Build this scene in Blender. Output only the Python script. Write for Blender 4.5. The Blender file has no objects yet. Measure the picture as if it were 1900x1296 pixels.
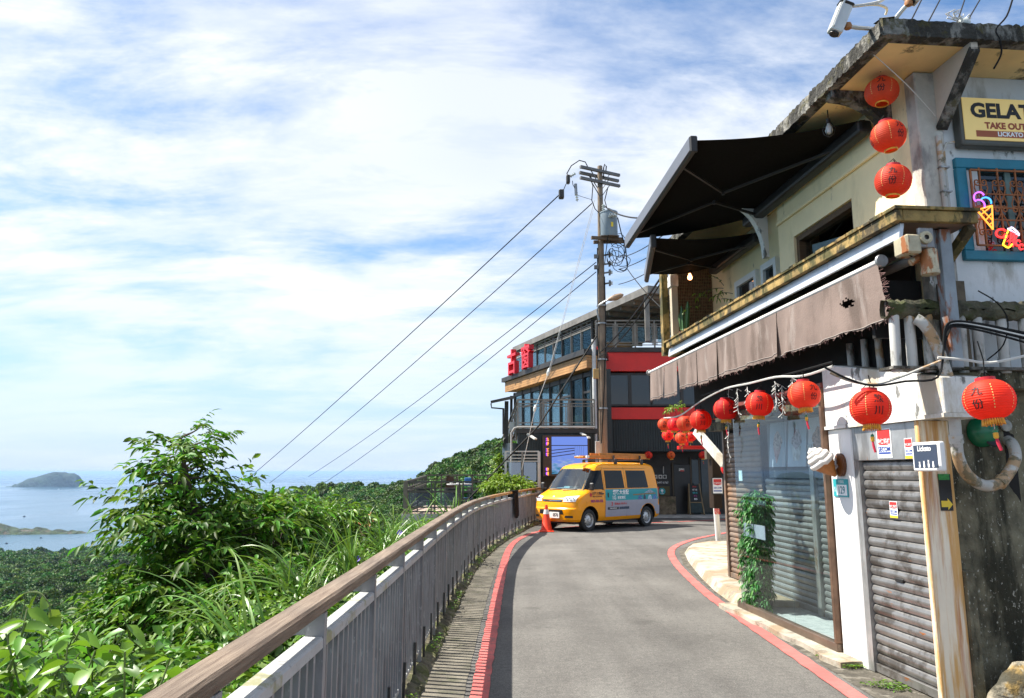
import bpy, bmesh, math, random
import numpy as np
from mathutils import Matrix, Vector
rnd = random.Random(7)
PI = math.pi
R = math.radians
SC = bpy.context.scene
COL = SC.collection

# ------------------------------------------------------------------ camera
W, H, FPX = 1900., 1296., 1370.
PITCH = math.atan(228. / FPX)
CAMZ = 1.6
cd = bpy.data.cameras.new('camera')
cam = bpy.data.objects.new('camera', cd)
COL.objects.link(cam)
cd.sensor_width = 36.
cd.lens = 36. * FPX / W
cd.clip_start = 0.05
cd.clip_end = 400000.
cam.location = (0, 0, CAMZ)
cam.rotation_euler = (PI / 2 + PITCH, 0, 0)
SC.camera = cam

# ------------------------------------------------------------------ sky, sun, exposure
SUN_EL = R(55)
SUN_DIR = Vector((-0.975 * math.cos(SUN_EL), 0.222 * math.cos(SUN_EL), math.sin(SUN_EL)))   # towards the sun
sd = bpy.data.lights.new('sun', 'SUN')
sd.energy = 5.0
sd.angle = R(0.53)
sd.color = (1.0, 0.95, 0.86)
sun = bpy.data.objects.new('sun', sd)
COL.objects.link(sun)
sun.rotation_euler = SUN_DIR.to_track_quat('Z', 'Y').to_euler()
sun.location = (-20, 5, 40)

world = bpy.data.worlds.new('World')
SC.world = world
world.use_nodes = True
nt = world.node_tree
nt.nodes.clear()
def wn(t, **k):
    n = nt.nodes.new(t)
    for a, b in k.items():
        setattr(n, a, b)
    return n
out = wn('ShaderNodeOutputWorld')
bg = wn('ShaderNodeBackground')
bg.inputs[1].default_value = 0.082
sky = wn('ShaderNodeTexSky', sky_type='NISHITA', sun_disc=False, sun_elevation=SUN_EL,
         sun_rotation=math.atan2(SUN_DIR.x, SUN_DIR.y), altitude=200., air_density=1.0, dust_density=0.1, ozone_density=2.0)
tc = wn('ShaderNodeTexCoord')
sep = wn('ShaderNodeSeparateXYZ')
nt.links.new(tc.outputs['Generated'], sep.inputs[0])
zc = wn('ShaderNodeMath', operation='MAXIMUM'); zc.inputs[1].default_value = 0.0
nt.links.new(sep.outputs[2], zc.inputs[0])
za = wn('ShaderNodeMath', operation='ADD'); za.inputs[1].default_value = 0.16
nt.links.new(zc.outputs[0], za.inputs[0])
dx = wn('ShaderNodeMath', operation='DIVIDE'); dy_ = wn('ShaderNodeMath', operation='DIVIDE')
nt.links.new(sep.outputs[0], dx.inputs[0]); nt.links.new(za.outputs[0], dx.inputs[1])
nt.links.new(sep.outputs[1], dy_.inputs[0]); nt.links.new(za.outputs[0], dy_.inputs[1])
cmb = wn('ShaderNodeCombineXYZ')
nt.links.new(dx.outputs[0], cmb.inputs[0]); nt.links.new(dy_.outputs[0], cmb.inputs[1])
def cloud(scale, rot, loc, nscale, detail, rough, dist, lo, hi):
    mp = wn('ShaderNodeMapping')
    mp.inputs['Scale'].default_value = scale
    mp.inputs['Rotation'].default_value = (0, 0, rot)
    mp.inputs['Location'].default_value = loc
    nt.links.new(cmb.outputs[0], mp.inputs[0])
    nz = wn('ShaderNodeTexNoise')
    nz.inputs['Scale'].default_value = nscale
    nz.inputs['Detail'].default_value = detail
    nz.inputs['Roughness'].default_value = rough
    nz.inputs['Distortion'].default_value = dist
    nt.links.new(mp.outputs[0], nz.inputs['Vector'])
    rm = wn('ShaderNodeMapRange', interpolation_type='SMOOTHSTEP')
    rm.inputs[1].default_value = lo; rm.inputs[2].default_value = hi
    nt.links.new(nz.outputs['Fac'], rm.inputs[0])
    return rm.outputs[0]
c1 = cloud((.62, 1.0, 1), R(-20), (2.2, 4.6, 0), 1.0, 10, 0.60, 0.35, 0.378, 0.58)       # broad decks with blue breaks
c2 = cloud((0.75, 1.9, 1), R(-28), (0.4, 6.2, 0), 2.6, 12, 0.66, 0.4, 0.38, 0.80)        # torn wisps
c3 = cloud((1.0, 1.0, 1), R(10), (9.4, 2.2, 0), 0.42, 3, 0.5, 0.0, 0.34, 0.60)           # where the sky is clearer
m1 = wn('ShaderNodeMath', operation='MULTIPLY'); nt.links.new(c1, m1.inputs[0]); m1.inputs[1].default_value = 0.86
m2 = wn('ShaderNodeMath', operation='MULTIPLY'); nt.links.new(c2, m2.inputs[0]); m2.inputs[1].default_value = 0.50
mx = wn('ShaderNodeMath', operation='ADD', use_clamp=True); nt.links.new(m1.outputs[0], mx.inputs[0]); nt.links.new(m2.outputs[0], mx.inputs[1])
m3 = wn('ShaderNodeMapRange'); m3.inputs[3].default_value = 0.64; m3.inputs[4].default_value = 1.0
nt.links.new(c3, m3.inputs[0])
mm = wn('ShaderNodeMath', operation='MULTIPLY', use_clamp=True); nt.links.new(mx.outputs[0], mm.inputs[0]); nt.links.new(m3.outputs[0], mm.inputs[1])
hs_ = wn('ShaderNodeHueSaturation'); hs_.inputs['Saturation'].default_value = 1.22; hs_.inputs['Value'].default_value = 1.12
nt.links.new(sky.outputs[0], hs_.inputs['Color'])
hzn = wn('ShaderNodeMapRange', interpolation_type='SMOOTHSTEP'); hzn.inputs[1].default_value = 0.34; hzn.inputs[2].default_value = -0.02; hzn.inputs[3].default_value = 0.; hzn.inputs[4].default_value = .92
nt.links.new(sep.outputs[2], hzn.inputs[0])
low = wn('ShaderNodeMix', data_type='RGBA'); nt.links.new(hzn.outputs[0], low.inputs['Factor']); nt.links.new(hs_.outputs[0], low.inputs['A']); low.inputs['B'].default_value = (3.5, 4.5, 6.3, 1)   # moist air low over the sea
thin = wn('ShaderNodeMapRange', interpolation_type='SMOOTHSTEP'); thin.inputs[1].default_value = .0; thin.inputs[2].default_value = .26; thin.inputs[3].default_value = .30; thin.inputs[4].default_value = 1.
nt.links.new(sep.outputs[2], thin.inputs[0])
mt = wn('ShaderNodeMath', operation='MULTIPLY'); nt.links.new(mm.outputs[0], mt.inputs[0]); nt.links.new(thin.outputs[0], mt.inputs[1])
mix = wn('ShaderNodeMix', data_type='RGBA')
nt.links.new(mt.outputs[0], mix.inputs['Factor'])
nt.links.new(low.outputs['Result'], mix.inputs['A'])
mix.inputs['B'].default_value = (6.3, 6.5, 6.8, 1)
nt.links.new(mix.outputs['Result'], bg.inputs[0])
nt.links.new(bg.outputs[0], out.inputs[0])

SC.view_settings.view_transform = 'Standard'
SC.view_settings.look = 'None'
SC.view_settings.exposure = 1.08
SC.view_settings.gamma = 1.0
SC.view_settings.use_curve_mapping = False
SC.render.engine = 'CYCLES'
SC.cycles.use_denoising = True
SC.cycles.max_bounces = 8
SC.cycles.diffuse_bounces = 3
SC.cycles.glossy_bounces = 3
SC.cycles.transmission_bounces = 6
SC.cycles.transparent_max_bounces = 12
SC.cycles.volume_bounces = 0
SC.cycles.sample_clamp_indirect = 6.0
SC.cycles.caustics_reflective = False
SC.cycles.caustics_refractive = False

# ------------------------------------------------------------------ photograph pixel -> direction -> point on a surface
cP, sP = math.cos(PITCH), math.sin(PITCH)
def ray(px, py):
    x = (px - 950.) / FPX; y = (648. - py) / FPX
    return Vector((x, cP - y * sP, sP + y * cP))
def gp(px, py, z=0.):                       # on the level z
    r = ray(px, py); k = (z - CAMZ) / r.z
    return Vector((r.x * k, r.y * k, z))
def yp(px, py, Y):                          # on the upright plane y = Y
    r = ray(px, py); k = Y / r.y
    return Vector((r.x * k, Y, CAMZ + r.z * k))
def pp(px, py, p0, n):                      # on any plane
    r = ray(px, py); n = Vector(n); c = Vector((0, 0, CAMZ))
    k = n.dot(Vector(p0) - c) / n.dot(r)
    return c + r * k
I4 = Matrix.Identity(4)
# frame of the shop building on the right: x = s along its street front, y = t out over the road, z up
UA = Vector((-.0911, .9958, 0)).normalized(); NA = Vector((-UA.y, UA.x, 0)); OA = Vector((3.03, 5.0, 0))
FA = Matrix.Translation(OA) @ Matrix.Rotation(math.atan2(UA.y, UA.x), 4, 'Z')
FAi = FA.inverted()
def asz(px, py, t):
    p = FAi @ pp(px, py, OA + NA * t, NA); return p.x, p.z
def atz(px, py, s):
    p = FAi @ pp(px, py, OA + UA * s, UA); return p.y, p.z

# ------------------------------------------------------------------ mesh builder
class MB:
    def __init__(s):
        s.v = []; s.f = []; s.m = []
    def add(s, vs, fs, mi=0):
        o = len(s.v)
        s.v.extend([tuple(p) for p in vs])
        for f in fs:
            s.f.append(tuple(i + o for i in f)); s.m.append(mi)
        return s
    def box(s, a, b, mi=0):
        x0, x1 = sorted((a[0], b[0])); y0, y1 = sorted((a[1], b[1])); z0, z1 = sorted((a[2], b[2]))
        return s.add([(x0,y0,z0),(x1,y0,z0),(x1,y1,z0),(x0,y1,z0),(x0,y0,z1),(x1,y0,z1),(x1,y1,z1),(x0,y1,z1)],
                     [(0,3,2,1),(4,5,6,7),(0,1,5,4),(1,2,6,5),(2,3,7,6),(3,0,4,7)], mi)
    def hexa(s, c, mi=0):                   # eight corners in box order
        return s.add(c, [(0,3,2,1),(4,5,6,7),(0,1,5,4),(1,2,6,5),(2,3,7,6),(3,0,4,7)], mi)
    def bar(s, p, q, w, h, up=(0, 0, 1), mi=0):
        p = Vector(p); q = Vector(q); d = (q - p).normalized(); u = Vector(up)
        if abs(d.dot(u)) > .98: u = Vector((1, 0, 0)) if abs(d.x) < .9 else Vector((0, 1, 0))
        sd_ = d.cross(u).normalized() * (w / 2); u = sd_.cross(d).normalized() * (h / 2)
        return s.add([p-sd_-u, q-sd_-u, q+sd_-u, p+sd_-u, p-sd_+u, q-sd_+u, q+sd_+u, p+sd_+u],
                     [(0,3,2,1),(4,5,6,7),(0,1,5,4),(1,2,6,5),(2,3,7,6),(3,0,4,7)], mi)
    def tube(s, pts, r, n=8, caps=True, mi=0):
        pts = [Vector(p) for p in pts]; k = len(pts)
        rs = r if isinstance(r, (list, tuple)) else [r] * k
        t0 = (pts[1] - pts[0]).normalized()
        u = Vector((0, 0, 1)) if abs(t0.z) < .9 else Vector((1, 0, 0))
        u = (u - t0 * u.dot(t0)).normalized()
        vs = []
        for i, p in enumerate(pts):
            t = (pts[min(i + 1, k - 1)] - pts[max(i - 1, 0)]).normalized()
            u = (u - t * u.dot(t)).normalized(); b = t.cross(u)
            for j in range(n):
                a = 2 * PI * j / n
                vs.append(p + (u * math.cos(a) + b * math.sin(a)) * rs[i])
        fs = [(i*n+j, i*n+(j+1)%n, (i+1)*n+(j+1)%n, (i+1)*n+j) for i in range(k-1) for j in range(n)]
        if caps:
            fs.append(tuple(range(n-1, -1, -1))); fs.append(tuple((k-1)*n+j for j in range(n)))
        return s.add(vs, fs, mi)
    def cyl(s, p, q, r, r2=None, n=12, mi=0):
        return s.tube([p, q], [r, r if r2 is None else r2], n, True, mi)
    def lathe(s, prof, n=16, M=None, mi=0, caps=False):
        vs = []
        for (r, z) in prof:
            for j in range(n):
                a = 2 * PI * j / n
                p = Vector((r * math.cos(a), r * math.sin(a), z))
                vs.append(M @ p if M is not None else p)
        k = len(prof)
        fs = [(i*n+j, i*n+(j+1)%n, (i+1)*n+(j+1)%n, (i+1)*n+j) for i in range(k-1) for j in range(n)]
        if caps:
            fs.append(tuple(range(n-1, -1, -1))); fs.append(tuple((k-1)*n+j for j in range(n)))
        return s.add(vs, fs, mi)
    def prism(s, poly, fn, d0, d1, mi=0):   # poly of (u, v); fn(u, v, d) -> point
        n = len(poly)
        vs = [fn(u, v, d0) for u, v in poly] + [fn(u, v, d1) for u, v in poly]
        fs = [tuple(range(n-1, -1, -1)), tuple(range(n, 2*n))] + [(i, (i+1)%n, n+(i+1)%n, n+i) for i in range(n)]
        return s.add(vs, fs, mi)
    def grid(s, fn, nu, nv, mi=0):          # fn(u, v), u and v in 0..1
        vs = [fn(i / nu, j / nv) for j in range(nv+1) for i in range(nu+1)]
        fs = [(j*(nu+1)+i, j*(nu+1)+i+1, (j+1)*(nu+1)+i+1, (j+1)*(nu+1)+i) for j in range(nv) for i in range(nu)]
        return s.add(vs, fs, mi)
    def text(s, body, size, fn, offset=0., align='CENTER', mi=0, sub=0, squash=1.):
        vs, fs = text_data(body, size, offset, align, sub)
        return s.add([fn(x * squash, y) for x, y in vs], fs, mi)

TXT = {}
def text_data(body, size, offset=0., align='CENTER', sub=0):
    key = (body, round(offset / size, 4), align, sub)
    if key not in TXT:
        cu = bpy.data.curves.new('lettering', 'FONT')
        cu.body = body; cu.size = 1.; cu.align_x = align; cu.align_y = 'CENTER'; cu.resolution_u = 3
        cu.offset = offset / size; cu.fill_mode = 'FRONT'
        ob = bpy.data.objects.new('lettering', cu)
        me = ob.to_mesh()
        b = bmesh.new(); b.from_mesh(me)
        bmesh.ops.remove_doubles(b, verts=b.verts, dist=1e-5)
        for _ in range(sub):
            es = [e for e in b.edges if e.calc_length() > .09]
            if es: bmesh.ops.subdivide_edges(b, edges=es, cuts=1)
            bmesh.ops.triangulate(b, faces=b.faces)
        b.verts.index_update()
        TXT[key] = ([(v.co.x, v.co.y) for v in b.verts], [tuple(v.index for v in f.verts) for f in b.faces])
        b.free(); ob.to_mesh_clear(); bpy.data.objects.remove(ob); bpy.data.curves.remove(cu)
    vs, fs = TXT[key]
    return [(x * size, y * size) for x, y in vs], fs

BASE = {}
def mesh_of(name, mb, mats, smooth=False, off=(0, 0, 0), angle=35):
    me = bpy.data.meshes.new(name)
    ox, oy, oz = off
    me.from_pydata([(x-ox, y-oy, z-oz) for x, y, z in mb.v], [], mb.f)
    for m in (mats if isinstance(mats, (list, tuple)) else [mats]):
        me.materials.append(m)
    if any(mb.m):
        me.polygons.foreach_set('material_index', mb.m)
    if smooth:
        me.polygons.foreach_set('use_smooth', [True] * len(me.polygons))
        me.set_sharp_from_angle(angle=R(angle))
    me.update()
    return me
def bev(o, w, seg=1):
    b = o.modifiers.new('bevel', 'BEVEL'); b.width = w; b.segments = seg; b.limit_method = 'ANGLE'; b.angle_limit = R(40)
    b.harden_normals = False
    return o
def thing(name, label, cat, frame=I4, base=(0, 0, 0), group=None, kind=None):
    o = bpy.data.objects.new(name, None); COL.objects.link(o)
    o.empty_display_size = .1
    o.matrix_world = frame @ Matrix.Translation(Vector(base))
    BASE[o] = tuple(base)
    tag(o, label, cat, group, kind)
    return o
def tag(o, label=None, cat=None, group=None, kind=None):
    if label: o['label'] = label
    if cat: o['category'] = cat
    if group: o['group'] = group
    if kind: o['kind'] = kind
    return o
def part(parent, name, mb, mats, smooth=False, bevel=0., kind=None, label=None, seg=1, angle=35):
    me = mesh_of(name, mb, mats, smooth, BASE[parent], angle)
    o = bpy.data.objects.new(name, me); COL.objects.link(o)
    o.parent = parent; BASE[o] = BASE[parent]
    if bevel: bev(o, bevel, seg)
    if kind: o['kind'] = kind
    if label: o['label'] = label
    return o
def piece(parent, name, src, loc, rz=0., M=None):   # one more piece sharing src's mesh (mesh built round its own origin)
    o = bpy.data.objects.new(name, src); COL.objects.link(o); o.parent = parent
    b = BASE[parent]
    if M is not None: o.matrix_local = Matrix.Translation(-Vector(b)) @ M
    else:
        o.location = Vector(loc) - Vector(b); o.rotation_euler = (0, 0, rz)
    BASE[o] = b
    return o
def solo(name, label, cat, mb, mats, frame=I4, base=(0, 0, 0), group=None, smooth=False, bevel=0., kind=None, angle=35):
    me = mesh_of(name, mb, mats, smooth, base, angle)
    o = bpy.data.objects.new(name, me); COL.objects.link(o)
    o.matrix_world = frame @ Matrix.Translation(Vector(base))
    BASE[o] = tuple(base)
    if bevel: bev(o, bevel)
    return tag(o, label, cat, group, kind)
def setting(name, mb, mats, smooth=False, kind='structure', label=None):
    me = mesh_of(name, mb, mats, smooth)
    o = bpy.data.objects.new(name, me); COL.objects.link(o); o['kind'] = kind; BASE[o] = (0, 0, 0)
    if label: o['label'] = label
    return o

# ------------------------------------------------------------------ materials
def mat(name, col, rough=.6, metal=0., var=.14, vs=3., bump=0., bs=30., stain=None, stain2=None, spec=.5, trans=0., emit=None,
        island=0., coat=0., alpha=1., bdist=.02, stretch=(1, 1, 1), tex='Object'):
    m = bpy.data.materials.new(name); m.use_nodes = True
    n = m.node_tree.nodes; l = m.node_tree.links
    b = n['Principled BSDF']
    b.inputs['Roughness'].default_value = rough; b.inputs['Metallic'].default_value = metal
    b.inputs['Specular IOR Level'].default_value = spec; b.inputs['Coat Weight'].default_value = coat
    b.inputs['Coat Roughness'].default_value = .06
    b.inputs['Alpha'].default_value = alpha
    col = (*col, 1)
    b.inputs['Base Color'].default_value = col
    tcn = n.new('ShaderNodeTexCoord'); gpos = n.new('ShaderNodeNewGeometry').outputs['Position'] if tex == 'World' else None; vec = gpos if tex == 'World' else tcn.outputs[tex]
    if stretch != (1, 1, 1):
        mp = n.new('ShaderNodeMapping'); mp.inputs['Scale'].default_value = stretch
        l.new(vec, mp.inputs[0]); vec = mp.outputs[0]
    cur = None
    def noise(scale, detail=5, ro=.6, v=None):
        z = n.new('ShaderNodeTexNoise'); z.inputs['Scale'].default_value = scale; z.inputs['Detail'].default_value = detail
        z.inputs['Roughness'].default_value = ro; l.new(v or vec, z.inputs['Vector']); return z.outputs['Fac']
    def mixc(fac, a, bb):
        x = n.new('ShaderNodeMix'); x.data_type = 'RGBA'
        if hasattr(fac, 'links') or hasattr(fac, 'is_linked'): l.new(fac, x.inputs['Factor'])
        else: x.inputs['Factor'].default_value = fac
        for sock, val in (('A', a), ('B', bb)):
            if isinstance(val, tuple): x.inputs[sock].default_value = val
            else: l.new(val, x.inputs[sock])
        return x.outputs['Result']
    def rng(s, lo, hi, a=0., bb=1.):
        r_ = n.new('ShaderNodeMapRange'); r_.interpolation_type = 'SMOOTHSTEP'
        for i, q in enumerate((lo, hi, a, bb)): r_.inputs[i+1].default_value = q
        l.new(s, r_.inputs[0]); return r_.outputs[0]
    if var:
        lo = tuple(max(0, c * (1 - var)) for c in col[:3]) + (1,); hi = tuple(min(1, c * (1 + var)) for c in col[:3]) + (1,)
        cur = mixc(rng(noise(vs), .3, .7), lo, hi)
    if island:
        g = n.new('ShaderNodeNewGeometry')
        h_ = n.new('ShaderNodeHueSaturation')
        l.new(rng(g.outputs['Random Per Island'], 0, 1, 1 - island, 1 + island), h_.inputs['Value'])
        m2_ = n.new('ShaderNodeMath'); m2_.operation = 'MULTIPLY'; m2_.inputs[1].default_value = 7.31
        f2_ = n.new('ShaderNodeMath'); f2_.operation = 'FRACT'
        l.new(g.outputs['Random Per Island'], m2_.inputs[0]); l.new(m2_.outputs[0], f2_.inputs[0])
        l.new(rng(f2_.outputs[0], 0, 1, .5 - .06 * island, .5 + .045 * island), h_.inputs['Hue'])
        if cur is None: h_.inputs['Color'].default_value = col
        else: l.new(cur, h_.inputs['Color'])
        cur = h_.outputs[0]
    for st in (stain, stain2):
        if st:                              # (colour, scale, low, high, vertical squeeze, strength)
            c_, sc_, lo_, hi_, zs_, am_ = st
            mp = n.new('ShaderNodeMapping'); mp.inputs['Scale'].default_value = (1, 1, zs_)
            l.new(gpos if tex == 'World' else tcn.outputs[tex], mp.inputs[0])
            fac = rng(noise(sc_, 7, .65, mp.outputs[0]), lo_, hi_, 0, am_)
            cur = mixc(fac, cur if cur is not None else col, (*c_, 1))
    if cur is not None: l.new(cur, b.inputs['Base Color'])
    if bump:
        bp = n.new('ShaderNodeBump'); bp.inputs['Strength'].default_value = bump; bp.inputs['Distance'].default_value = bdist
        l.new(noise(bs, 6), bp.inputs['Height']); l.new(bp.outputs[0], b.inputs['Normal'])
    if emit:
        b.inputs['Emission Color'].default_value = (*emit[0], 1); b.inputs['Emission Strength'].default_value = emit[1]
    if trans:
        t = n.new('ShaderNodeBsdfTranslucent'); ms = n.new('ShaderNodeMixShader'); ms.inputs[0].default_value = trans
        if cur is not None: l.new(cur, t.inputs[0])
        else: t.inputs[0].default_value = col
        l.new(b.outputs[0], ms.inputs[1]); l.new(t.outputs[0], ms.inputs[2])
        l.new(ms.outputs[0], n['Material Output'].inputs[0])
    return m
def glass_mat(name, tint=(.8, .9, .9), refl=.12, rough=.02):      # clear pane: see-through with a fresnel reflection
    m = bpy.data.materials.new(name); m.use_nodes = True
    n = m.node_tree.nodes; l = m.node_tree.links; n.remove(n['Principled BSDF'])
    t = n.new('ShaderNodeBsdfTransparent'); t.inputs[0].default_value = (*tint, 1)
    g = n.new('ShaderNodeBsdfGlossy'); g.inputs['Roughness'].default_value = rough; g.inputs[0].default_value = (.95, .98, 1, 1)
    fr = n.new('ShaderNodeFresnel'); fr.inputs[0].default_value = 1.5
    ad = n.new('ShaderNodeMath'); ad.operation = 'ADD'; ad.use_clamp = True; ad.inputs[1].default_value = refl
    l.new(fr.outputs[0], ad.inputs[0])
    ge = n.new('ShaderNodeNewGeometry'); fb = n.new('ShaderNodeMath'); fb.operation = 'SUBTRACT'; fb.inputs[0].default_value = 1.; l.new(ge.outputs['Backfacing'], fb.inputs[1])
    fm = n.new('ShaderNodeMath'); fm.operation = 'MULTIPLY'; l.new(ad.outputs[0], fm.inputs[0]); l.new(fb.outputs[0], fm.inputs[1])
    ms = n.new('ShaderNodeMixShader'); l.new(fm.outputs[0], ms.inputs[0]); l.new(t.outputs[0], ms.inputs[1]); l.new(g.outputs[0], ms.inputs[2])
    l.new(ms.outputs[0], n['Material Output'].inputs[0])
    return m

black_paint = mat('black_paint', (.018, .017, .016), .45, var=.3)
dark_metal = mat('dark_metal', (.05, .05, .048), .45, .3, var=.2, vs=8, bump=.05)
grey_metal = mat('grey_metal', (.30, .31, .31), .4, .6, var=.15, vs=6, bump=.05, bs=60)
steel = mat('steel', (.62, .62, .60), .35, .9, var=.12, vs=9)
white_paint = mat('white_paint', (.78, .78, .75), .5, var=.05, bump=.05)
rubber = mat('rubber', (.022, .022, .022), .75, var=.2)
wire_black = mat('wire_black', (.010, .010, .010), .7, var=0, spec=.2)
wire_white = mat('wire_white', (.55, .54, .50), .6, var=.15)
concrete = mat('concrete', (.42, .40, .36), .85, var=.22, vs=2.5, bump=.35, bs=22, stain=((.10, .09, .07), 3., .52, .72, 1, .7))
# ================================================================== the setting
SEA_Z = -198.4
# ---- sea
def sea_material():
    m = bpy.data.materials.new('sea'); m.use_nodes = True
    n = m.node_tree.nodes; l = m.node_tree.links; b = n['Principled BSDF']
    b.inputs['Base Color'].default_value = (.03, .085, .13, 1); b.inputs['Roughness'].default_value = .22
    b.inputs['IOR'].default_value = 1.33
    t = n.new('ShaderNodeTexCoord')
    mp = n.new('ShaderNodeMapping'); mp.inputs['Scale'].default_value = (.0016, .0004, 1); mp.inputs['Rotation'].default_value = (0, 0, .1)
    l.new(t.outputs['Object'], mp.inputs[0])
    z = n.new('ShaderNodeTexNoise'); z.inputs['Scale'].default_value = 1.; z.inputs['Detail'].default_value = 6
    l.new(mp.outputs[0], z.inputs['Vector'])
    r = n.new('ShaderNodeMapRange'); r.inputs[1].default_value = .35; r.inputs[2].default_value = .7; r.inputs[3].default_value = .12; r.inputs[4].default_value = .38
    l.new(z.outputs['Fac'], r.inputs[0]); l.new(r.outputs[0], b.inputs['Roughness'])
    w = n.new('ShaderNodeTexNoise'); w.inputs['Scale'].default_value = .035; w.inputs['Detail'].default_value = 8; w.inputs['Roughness'].default_value = .7
    l.new(t.outputs['Object'], w.inputs['Vector'])
    bp = n.new('ShaderNodeBump'); bp.inputs['Strength'].default_value = .35; bp.inputs['Distance'].default_value = 3.
    l.new(w.outputs['Fac'], bp.inputs['Height']); l.new(bp.outputs[0], b.inputs['Normal'])
    return m
E_ = 260000.
setting('sea', MB().add([(-E_, -3000, SEA_Z), (E_, -3000, SEA_Z), (E_, E_, SEA_Z), (-E_, E_, SEA_Z)], [(0, 1, 2, 3)]), sea_material())

# ---- islet and rocky point
def hump(name, prof, base_py, near_py, mats, rough, seed, tall=1.):
    # prof: (px, top py) ; a ridge standing in the sea, its shore found on the water
    xs = np.array([p[0] for p in prof]); ys = np.array([p[1] for p in prof])
    NU, NV = 90, 22
    g = np.random.RandomState(seed)
    ph = g.rand(12, 3) * 6.28
    mb = MB(); vs = []
    c0 = gp(xs[0], base_py, SEA_Z); c1 = gp(xs[-1], base_py, SEA_Z)
    mid = .5 * (c0.y + c1.y); half = near_py
    for j in range(NV + 1):
        v = j / NV * 2 - 1
        for i in range(NU + 1):
            u = i / NU; px = xs[0] + (xs[-1] - xs[0]) * u
            top = np.interp(px, xs, ys)
            p = yp(px, top, mid)
            hgt = max(0., (p.z - SEA_Z)) * tall
            wob = sum(math.sin(ph[k, 0] + u * (5 + 6 * k) + v * (2 + 2.3 * k)) / (1 + k) for k in range(8))
            sh = max(0., 1 - abs(v) ** 2.2) ** .8
            if abs(v) < .12: sh = 1
            z = SEA_Z - 4 + (hgt + 4) * sh + wob * rough * hgt * .05 * (1 if abs(v) > .12 else .15)
            taper = .25 + .75 * math.sin(PI * min(max(u, .02), .98)) ** .6
            vs.append((p.x * (1 + .0 * v), mid + v * half * taper, z))
    fs = [(j*(NU+1)+i, j*(NU+1)+i+1, (j+1)*(NU+1)+i+1, (j+1)*(NU+1)+i) for j in range(NV) for i in range(NU)]
    mb.add(vs, fs)
    return setting(name, mb, mats, True)
islet_mat = mat('islet_scrub', (.018, .045, .030), .95, var=.5, vs=.012, stain=((.05, .06, .05), .012, .54, .66, .3, .7), bump=.8, bs=.03, bdist=30)
zx = lambda x, y: (x / 5.892, 840 + y / 5.892)
hump('island', [zx(*p) for p in [(80,372),(150,366),(175,345),(200,356),(250,318),(310,285),(400,268),(470,245),(540,225),(620,213),(690,215),(740,235),(800,232),(850,255),(878,300),(890,340),(915,364),(960,360),(1000,356),(1030,372)]], 904, 150., islet_mat, 1.2, 3)
point_mat = mat('rocky_point', (.035, .055, .022), .95, var=.5, vs=.03, stain=((.10, .08, .06), .022, .55, .61, 1, .85), bump=.9, bs=.08, bdist=12)
hump('rocky_headland', [zx(*p) for p in [(-420,800),(-250,770),(-100,765),(0,775),(60,792),(130,815),(180,838),(260,826),(330,838),(370,832),(400,815),(440,818),(480,845),(560,862),(620,838),(670,848),(720,872),(780,848),(815,868),(860,856),(900,872),(960,890),(1000,900)]], 990, 60., point_mat, 1.6, 5)

# ---- far terrain: columns of (distance, height) below the viewpoint, following the photographed ridges
def tz(px, py, Y): return yp(px, py, Y).z
COLS = [
 (-700, [(40,-26),(150,-50),(400,-75),(700,-104),(1000,-134),(1300,-168),(1450,-199),(1600,-206)]),
 (0,    [(40,-26),(150,-46),(300,-62),(700,-99),(1000,-128),(1400,-168),(1720,-199),(1850,-206)]),
 (240,  [(40,-24),(150,-42),(300,-58),(700,-93),(1000,-120),(1400,-158),(1820,-199),(1950,-206)]),
 (450,  [(40,-22),(150,-40),(300,-55),(500,-62),(850,tz(450,938,850)),(1150,-100),(1600,-199),(1750,-206)]),
 (560,  [(40,-20),(120,-36),(250,-46),(420,-42),(700,tz(560,917,700)),(950,-80),(1500,-199),(1700,-206)]),
 (640,  [(40,-16),(110,-32),(220,-42),(380,-34),(620,tz(640,911,620)),(850,-70),(1500,-199),(1700,-206)]),
 (700,  [(40,-12),(100,-28),(190,-38),(330,-26),(540,tz(700,902,540)),(760,-60),(1500,-199),(1700,-206)]),
 (770,  [(40,-9),(95,-22),(170,-34),(290,-20),(440,tz(770,898,440)),(640,-40),(1400,-199),(1600,-206)]),
 (830,  [(40,-8),(90,-18),(150,-28),(260,-8),(390,tz(830,860,390)),(560,-10),(1400,-199),(1600,-206)]),
 (880,  [(40,-7),(90,-16),(150,-24),(250,-3),(370,tz(880,840,370)),(520,0),(1400,-199),(1600,-206)]),
 (930,  [(40,-6),(90,-14),(150,-20),(240,2),(350,tz(930,822,350)),(500,8),(1400,-199),(1600,-206)]),
 (1100, [(40,-4),(90,-10),(150,-12),(230,4),(330,24),(480,16),(1400,-150),(1600,-206)]),
 (1500, [(40,-2),(90,-4),(150,0),(230,10),(330,24),(480,20),(1400,-100),(1600,-206)]),
]
CPX = np.array([c[0] for c in COLS], float)
CY = np.array([[n[0] for n in c[1]] for c in COLS], float)
CZ = np.array([[n[1] for n in c[1]] for c in COLS], float)
def col_at(px):
    return np.array([np.interp(px, CPX, CY[:, k]) for k in range(8)]), np.array([np.interp(px, CPX, CZ[:, k]) for k in range(8)])
def und(x, y, z):
    a = .012
    w = math.sin(x*a*1.7+1)*math.sin(y*a*1.3) + .6*math.sin(x*a*4.1+y*a*2.2+2) + .4*math.sin(x*a*7.7-y*a*5.2)
    d = math.hypot(x, y)
    return z + w * min(4.5, .008 * d)
def terrain(px, Y):
    ys, zs = col_at(px)
    z = float(np.interp(Y, ys, zs)); x = (px - 950.) / FPX / 1.0137 * Y
    return (x, Y, und(x, Y, z))
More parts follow.
